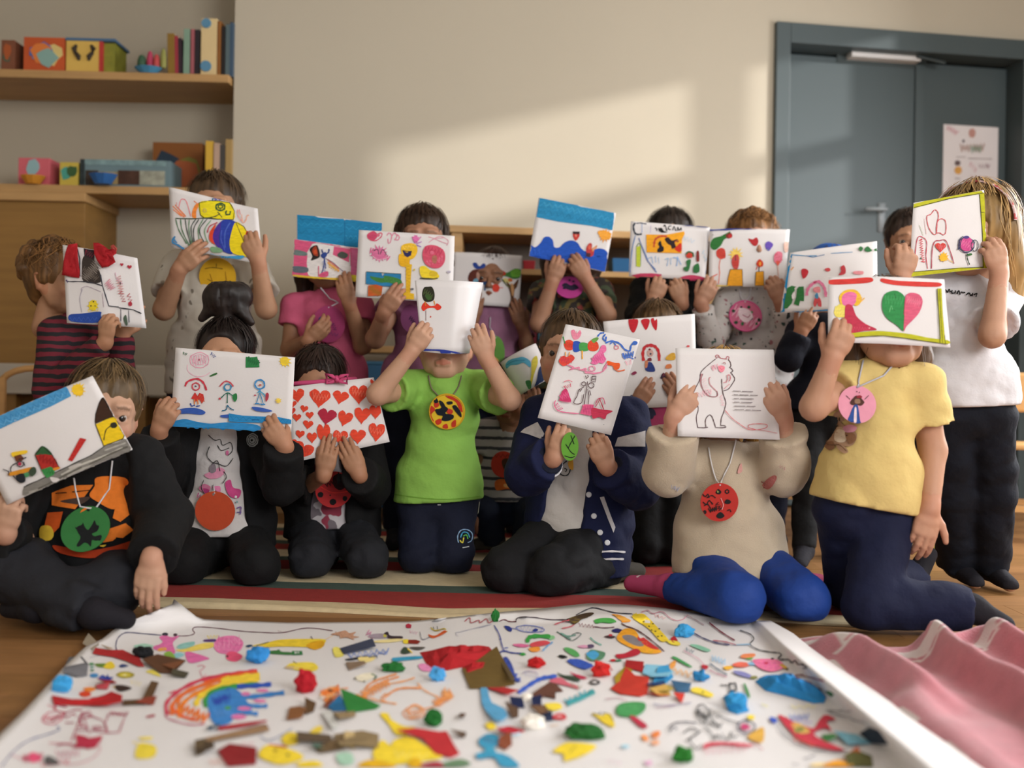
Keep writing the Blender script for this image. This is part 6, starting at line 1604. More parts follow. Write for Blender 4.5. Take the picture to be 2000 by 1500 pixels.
# three figures
paper('white sheet with three stick figures and a blue ground strip', [(343, 679, 3.02), (576, 698, 3.03), (569, 844, 3.00), (333, 833, 3.00)], '''
@ 0 680
o e0a0b4 7 1558 95 76 60;o e0a0b4 5 1560 90 52 40;z e8b4c4 6 1500 100 1615 90 44 12;e b04a60 1556 92 6 7;s e8b4c4 5 1465 130 1470 180 1530 220 1600 215 1640 190
z 3a6a4a 7 1430 40 1460 50 12 6;z 3a4a8a 7 1650 40 1680 70 12 6;F 3a6a3a 1640 215 1690 192 1695 205 1650 222
f 2c7a44 1922 70 1960 76 2010 66 2028 150 1925 152;z 23663a 8 1935 90 2020 130 26 10
@ 450 680
f 2c7a44 122 68 150 72 205 70 222 100 228 145 120 152;z 23663a 8 135 90 215 120 26 10;x e8c83a 425 102 54 11;F e8c83a 395 80 440 70 460 105 435 135 398 125
@ 0 680
s c83a4a 14 1448 298 1470 260 1540 240 1590 270 1615 330;o c84a58 10 1532 300 30 28;e 5a4a6a 1530 298 8 6;f c83a34 1495 395 1525 345 1545 375 1560 350 1590 360 1598 400 1580 435 1560 400 1530 420 1525 400;l e0803a 8 1520 400 1522 440;l e0803a 8 1545 400 1550 440;s 2f4a9a 9 1488 430 1500 452 1525 445;s 2f4a9a 9 1535 455 1565 450;z d85a3a 7 1560 370 1590 420 14 6
F 3a5cae 1385 490 1440 470 1540 470 1606 498 1580 520 1480 512 1410 512
s c84a58 10 1718 300 1760 260 1800 270 1825 300;s 3f86b0 9 1775 280 1752 305 1765 330 1800 325 1810 295;o 3f86b0 8 1782 305 25 24;s 2f6a5a 8 1780 350 1778 430;s 2f6a5a 8 1725 395 1780 350 1840 390;F 2f7a44 1822 365 1850 355 1855 395 1838 420 1820 395;s 2f6a8a 8 1778 445 1770 480 1738 490;s 2f6a8a 8 1778 445 1800 470 1830 485;e c04050 1720 395 9 9;F 3a5cae 1728 525 1800 518 1835 535 1800 545 1735 542
F 3088c4 1340 600 1370 570 1450 555 1540 575 1650 590 1800 580 2010 600 2010 645 1700 632 1500 628 1338 622
@ 450 680
o 3f86c0 12 232 285 38 36;e c06a60 235 290 12 8;s 3f86c0 9 232 325 235 340;s 3f9ac0 9 215 350 232 340 262 360 275 380;c 3f86b0 7 232 350 205 435 262 440;F a83a4a 285 350 302 360 298 395 280 420 276 380;s b0485a 9 188 370 205 368;l 3f86c0 10 195 435 225 432;l 3f86c0 10 240 440 275 440;F 3a5cae 170 460 240 465 330 490 290 500 200 490;x e8c850 378 412 26 7
f 2a86c0 -10 510 100 528 380 540 478 560 478 592 300 585 100 580 -10 574;z 2478b0 7 0 545 460 570 16 18;l 1a5a90 8 170 560 230 562;l 1a5a90 7 340 565 380 566''', bulge=.003, seed=19)
# houses on a grey road
paper('tilted white sheet with a sky strip, red house and grey road', [(-64, 842, 2.46), (181, 734, 2.50), (259, 878, 2.47), (14, 986, 2.44)], '''
@ 0 680
f 4a90c0 -60 545 120 465 300 385 522 298 556 375 400 455 240 525 110 580 -60 660;z 3a80b4 8 -40 590 530 340 28 26;z 62a4d0 7 0 600 500 370 18 18;z d8d4d4 3 100 600 125 560 8 5
x e8c030 612 325 62 12;F e6bc2c 570 300 620 282 652 320 640 370 590 365 565 335
F 3a2418 800 388 840 384 885 420 898 460 885 530 860 560 800 570 745 588 748 520 775 430;c 1e1612 6 800 388 840 384 885 420 898 460 885 530 745 588 748 520 775 430
f e2be1c 745 598 895 528 930 575 998 695 940 720 812 765;c 3a3018 7 745 590 895 528 930 575 998 695 812 765;F 2a2a20 865 590 900 580 918 605 900 625 868 620;s 3a3018 8 880 600 830 640 812 720
F 7c7872 190 1085 330 1020 480 950 600 885 720 835 820 765 920 735 985 710 1035 785 900 850 700 945 480 1050 220 1185;s a09c94 16 230 1130 420 1060 560 980 760 900;s 5c5850 12 300 1100 480 1010 640 930;s b4b0a6 14 480 990 640 910 800 850 960 780;s 5c5850 13 700 910 860 830 1000 770;s a8a49c 10 820 800 900 770 985 740;l 2e2c2a 6 190 1085 480 950 720 835 820 765
F d0cac8 395 1010 450 1015 470 1030 420 1050;F b8b2ac 540 930 620 900 640 912 560 945
f b82a28 628 702 678 712 568 885 535 875;z c83c34 6 640 720 560 870 16 10
f a82c26 280 838 345 830 400 825 440 870 468 935 420 940 335 965 318 930;F 2f5a34 278 835 305 790 335 765 380 790 412 835 345 828;c 22201c 6 278 835 335 765 412 835 468 935 335 965;f 3a8a48 328 950 400 925 435 950 425 990 370 1015 345 985;z 2a6a34 6 340 960 420 970 20 7;F d88a2a 420 940 468 928 470 942 430 955;z 8a1c1c 6 310 850 430 900 30 9
F e8c030 95 818 150 805 215 798 215 820 180 830 110 850;f 6a3a24 115 845 165 830 195 862 170 890 130 885;l 20202a 9 150 870 212 855;o 2a2a3a 7 165 905 26 22;e b02a4a 160 905 14 14;s 20202a 8 150 890 100 920 90 960 120 1010 160 1050;s 20202a 8 190 890 200 920;F d08a28 75 975 180 945 260 930 230 965 90 998;l 20202a 8 30 945 75 965 75 995;e 3a4a3a 262 965 28 38 20;F 4a8a5a 190 985 225 970 235 1000 200 1010;F 22242a 130 1000 190 980 205 1040 160 1052
''', bulge=.005, seed=20, curl=lambda u, v: .006 * math.sin(3 * u))
# ------------------------------------------------------------------ striped rug, big paper, pink blanket
def ip(x, xs, ys): return float(np.interp(x, xs, ys))
fy = [G(px, py)[1] for px, py in ((0, 1178), (330, 1186), (600, 1196), (870, 1207), (1100, 1212), (1490, 1214), (1600, 1222), (1740, 1230))]
fx = [G(px, py)[0] for px, py in ((0, 1178), (330, 1186), (600, 1196), (870, 1207), (1100, 1212), (1490, 1214), (1600, 1222), (1740, 1230))]
def rug_stripes():
    m = bpy.data.materials.new('rug_weave'); m.use_nodes = True; nt = m.node_tree; b = nt.nodes['Principled BSDF']; b.inputs['Roughness'].default_value = .95
    a = nt.nodes.new('ShaderNodeAttribute'); a.attribute_name = 'col'
    tc = nt.nodes.new('ShaderNodeTexCoord'); n = nt.nodes.new('ShaderNodeTexNoise'); n.inputs['Scale'].default_value = 5; n.inputs['Detail'].default_value = 6
    nt.links.new(tc.outputs['Object'], n.inputs['Vector'])
    sep = nt.nodes.new('ShaderNodeSeparateColor'); nt.links.new(a.outputs['Color'], sep.inputs[0])
    ad = nt.nodes.new('ShaderNodeMath'); ad.operation = 'MULTIPLY_ADD'; ad.inputs[1].default_value = .012; nt.links.new(n.outputs['Fac'], ad.inputs[0]); nt.links.new(sep.outputs[0], ad.inputs[2])
    r = nt.nodes.new('ShaderNodeValToRGB'); r.color_ramp.interpolation = 'CONSTANT'
    seq = [(0, 'c9b691'), (.045, '8f2420'), (.14, '3d4f47'), (.195, 'cdbb98'), (.32, '8f2420'), (.40, '3d4f47'), (.445, 'cdbb98'), (.53, '8f2420'), (.60, '3d4f47'), (.65, 'cdbb98'), (.73, '8f2420'), (.80, '3d4f47'), (.85, 'cdbb98'), (.93, '8f2420'), (.97, 'cdbb98')]
    els = r.color_ramp.elements
    els[0].position = 0; els[0].color = (*lin(seq[0][1]), 1)
    els[1].position = seq[1][0] + .006; els[1].color = (*lin(seq[1][1]), 1)
    for p_, c_ in seq[2:]:
        e = els.new(p_ + .006); e.color = (*lin(c_), 1)
    nt.links.new(ad.outputs[0], r.inputs[0])
    n2 = nt.nodes.new('ShaderNodeTexNoise'); n2.inputs['Scale'].default_value = 40; nt.links.new(tc.outputs['Object'], n2.inputs['Vector'])
    mr = nt.nodes.new('ShaderNodeMapRange'); mr.inputs[3].default_value = .8; mr.inputs[4].default_value = 1.15; nt.links.new(n2.outputs['Fac'], mr.inputs[0])
    vm = nt.nodes.new('ShaderNodeVectorMath'); vm.operation = 'SCALE'; nt.links.new(r.outputs[0], vm.inputs[0]); nt.links.new(mr.outputs[0], vm.inputs['Scale']); nt.links.new(vm.outputs[0], b.inputs['Base Color'])
    bp = nt.nodes.new('ShaderNodeBump'); bp.inputs['Strength'].default_value = .3; bp.inputs['Distance'].default_value = .004
    n3 = nt.nodes.new('ShaderNodeTexNoise'); n3.inputs['Scale'].default_value = 350; nt.links.new(tc.outputs['Object'], n3.inputs['Vector']); nt.links.new(n3.outputs['Fac'], bp.inputs['Height']); nt.links.new(bp.outputs[0], b.inputs['Normal'])
    return m
nx, ny = 150, 110; xa, xb = fx[1] - .55, fx[-1]
yb = 4.32
V = []; Cc = []
for j in range(ny + 1):
    for i in range(nx + 1):
        u = i / nx; v = j / ny
        v = v ** 1.25
        x = xa + (xb - xa) * u
        yf = ip(x, fx, fy) + .006 * math.sin(x * 9)
        ye = yb + .10 * u
        y = yf + (ye - yf) * v + .010 * math.sin(x * 5 + v * 9) * math.sin(v * math.pi)
        edge = min(1, v * 30, (1 - v) * 30, u * 40, (1 - u) * 40)
        z = .0025 + edge * (.007 + .0045 * float(vnoise(np.array(x * 5.0), np.array(y * 7.0), np.array(.5))) )
        if v < .03: z += .008 * math.exp(-((v - .008) / .008) ** 2) * (1 + .5 * math.sin(x * 6))
        V.append((x, y, max(z, .001))); Cc.append((v * .9 + .05 * v * v, 0, 0))
Q = [(j * (nx + 1) + i, j * (nx + 1) + i + 1, (j + 1) * (nx + 1) + i + 1, (j + 1) * (nx + 1) + i) for j in range(ny) for i in range(nx)]
# skirt down to the floor
b = len(V)
for i in range(nx + 1): V.append((V[i][0], V[i][1], .0003)); Cc.append((0, 0, 0))
Q += [(b + i, b + i + 1, i + 1, i) for i in range(nx)]
rug = link('striped_rug', npmesh('striped_rug', V, Q, np.array(Cc)), rug_stripes(), None, True)
tag(rug, 'cream, red and green striped woven rug spread under the kneeling children', 'rug')

# the collage paper: rows of (row y, left edge, ridge foot, ridge, outer edge) in the picture, on the floor
rows = [(1199, 352, 1440, 1472, 1484), (1216, 336, 1462, 1484, 1512), (1236, 232, 1482, 1504, 1548), (1262, 168, 1504, 1532, 1580), (1300, 128, 1545, 1576, 1632), (1340, 92, 1590, 1622, 1695),
        (1390, 46, 1644, 1680, 1768), (1440, -6, 1700, 1738, 1845), (1500, -62, 1764, 1806, 1935), (1570, -130, 1840, 1886, 2040), (1650, -200, 1930, 1980, 2160)]
rya = [r[0] for r in rows]
def farline(px): return ip(px, [340, 390, 560, 800, 960, 1060, 1150, 1230, 1300, 1400, 1480], [1170, 1209, 1216, 1214, 1197, 1188, 1178, 1181, 1188, 1204, 1212])
NU, NV = 90, 60
V = []
for j in range(NV + 1):
    v = j / NV
    py0 = 1212 + (1650 - 1212) * v ** 1.15
    L, f, r_, o_ = [ip(py0, rya, [r[k] for r in rows]) for k in (1, 2, 3, 4)]
    for i in range(NU + 1):
        u = i / NU
        if u < .84: px = L + (f - L) * u / .84; z = .0042 + .012 * max(0, (u - .72) / .12) ** 2 * min(1, v * 3)
        elif u < .92: t = (u - .84) / .08; px = f + (r_ - f) * t; z = .0042 + .012 * min(1, v * 3) + .044 * (t ** 1.3) * min(1, .25 + v * 2.2)
        else: t = (u - .92) / .08; px = r_ + (o_ - r_) * t; z = .0042 + (.012 * min(1, v * 3) + .044 * min(1, .25 + v * 2.2)) * (1 - t) + .012 * t 
        py = py0
        if v < .12:                                      # follow the wavy far edge
            k = (1 - v / .12)
            py = py0 + (farline(px) - 1212) * k
            if px > 860: z += .012 * k
        # curled left corner and lifted left margin
        dl = math.hypot((px - 325) / 110, (py - 1185) / 42)
        z += .040 * math.exp(-dl * dl * 1.3)
        if u < .08: z += .016 * (1 - u / .08) ** 2
        z += .0016 * float(vnoise(np.array(px * .012), np.array(py * .02), np.array(.3)))
        q_ = G(px, py, max(z, .003))
        if q_[1] > ip(q_[0], fx, fy) - .03: z = max(z, .020); q_ = G(px, py, z)
        V.append(q_)
W_ = NU + 1
Vt = [tuple(p) for p in V] + [(p[0], p[1], p[2] - .0008) for p in V]
T = len(V); Q = []
for j in range(NV):
    for i in range(NU):
        a = j * W_ + i
        Q += [(a, a + W_, a + W_ + 1, a + 1), (T + a, T + a + 1, T + a + W_ + 1, T + a + W_)]
for i in range(NU): Q += [(i, i + 1, T + i + 1, T + i)]
for j in range(NV): Q += [((j + 1) * W_, j * W_, T + j * W_, T + (j + 1) * W_), (j * W_ + NU, (j + 1) * W_ + NU, T + (j + 1) * W_ + NU, T + j * W_ + NU)]
big = link('collage_paper', npmesh('collage_paper', Vt, Q), mat('roll_paper', 'dfdcdc', .7, .012, 5, .03, 30, spec=.25), None, True)
tag(big, 'huge white floor paper covered with drawings and glued coloured scraps', 'paper')

# pink blanket: a height field with soft folds running down to the right
def fold(x, y):
    z = 0
    for (x0, k, w, a, lo, hi) in ((.735, -.22, .026, .050, 1.95, 2.40), (.965, .045, .026, .062, 1.2, 2.42), (1.145, .06, .026, .060, 1.2, 2.46), (1.32, .05, .034, .055, 1.2, 2.5), (.80, .10, .040, .036, 1.2, 1.98), (.90, -.25, .034, .034, 1.4, 1.95), (1.06, .03, .05, .02, 1.2, 2.1)):
        q = x - x0 - k * (y - 2.35) - .012 * math.sin(y * 11 + x0 * 20)
        e = 1 / (1 + math.exp(-(hi - y) * 45)) / (1 + math.exp(-(y - lo) * 30))
        z += a * (math.exp(-(q / w) ** 2) + .45 * math.exp(-((q - w * 1.8) / (w * 2.2)) ** 2)) * e
    z += .010 * float(vnoise(np.array(x * 7.0), np.array(y * 5.0), np.array(.7))) + .006 * float(vnoise(np.array(x * 16.0), np.array(y * 12.0), np.array(.2)))
    return max(.004, z + .010)
nx, ny = 110, 110
V = []; Cc = []
for j in range(ny + 1):
    for i in range(nx + 1):
        u = i / nx; v = j / ny
        # far edge between picture points, near edge below the frame
        fpx = 1530 + u * 660
        fpy = ip(fpx, [1535, 1600, 1660, 1760, 1850, 1905, 1945, 1990, 2175], [1246, 1258, 1266, 1266, 1260, 1250, 1258, 1268, 1274])
        far = G(fpx, fpy)
        ng = G(1975 + u * 470, 1600)
        p = far * (1 - v) + ng * v
        z = fold(p[0], p[1])
        ridge = .030 * math.exp(-((v - .028) / .020) ** 2) * (.55 + .45 * math.sin(u * 13 + 1))
        z = (z * min(1, v * 12 + .12) + ridge) * min(1, .04 + u * 6)
        if v == 0: z = .003
        p = p + A(0, 0, z)
        V.append(tuple(p))
        w = 0
        b1 = .085 + .018 * math.sin(u * 17) 
        if b1 < v < b1 + .050 + .012 * (1 if math.sin(u * 70) > 0 else 0) and .10 < u < .62: w = 1
        if b1 + .066 < v < b1 + .078 and .08 < u < .85: w = 1
        if v < .035 and math.sin(u * 31) > .25: w = 1
        if u < .07 and v > .05 and math.sin(v * 34) > .3: w = 1
        base = np.array(lin('bd707b')); wt = np.array(lin('d8ccc8'))
        Cc.append(base * (1 - w) + wt * w)
Q = [(j * (nx + 1) + i, (j + 1) * (nx + 1) + i, (j + 1) * (nx + 1) + i + 1, j * (nx + 1) + i + 1) for j in range(ny) for i in range(nx)]
bl_ = link('pink_blanket', npmesh('pink_blanket', V, Q, np.array(Cc)), mat('blanket_fleece', 'v', .95, .10, 24, .35, 260, attr=True, sheen=.4), None, True)
tag(bl_, 'rumpled pink blanket with white woven bands at the bottom right corner', 'blanket')
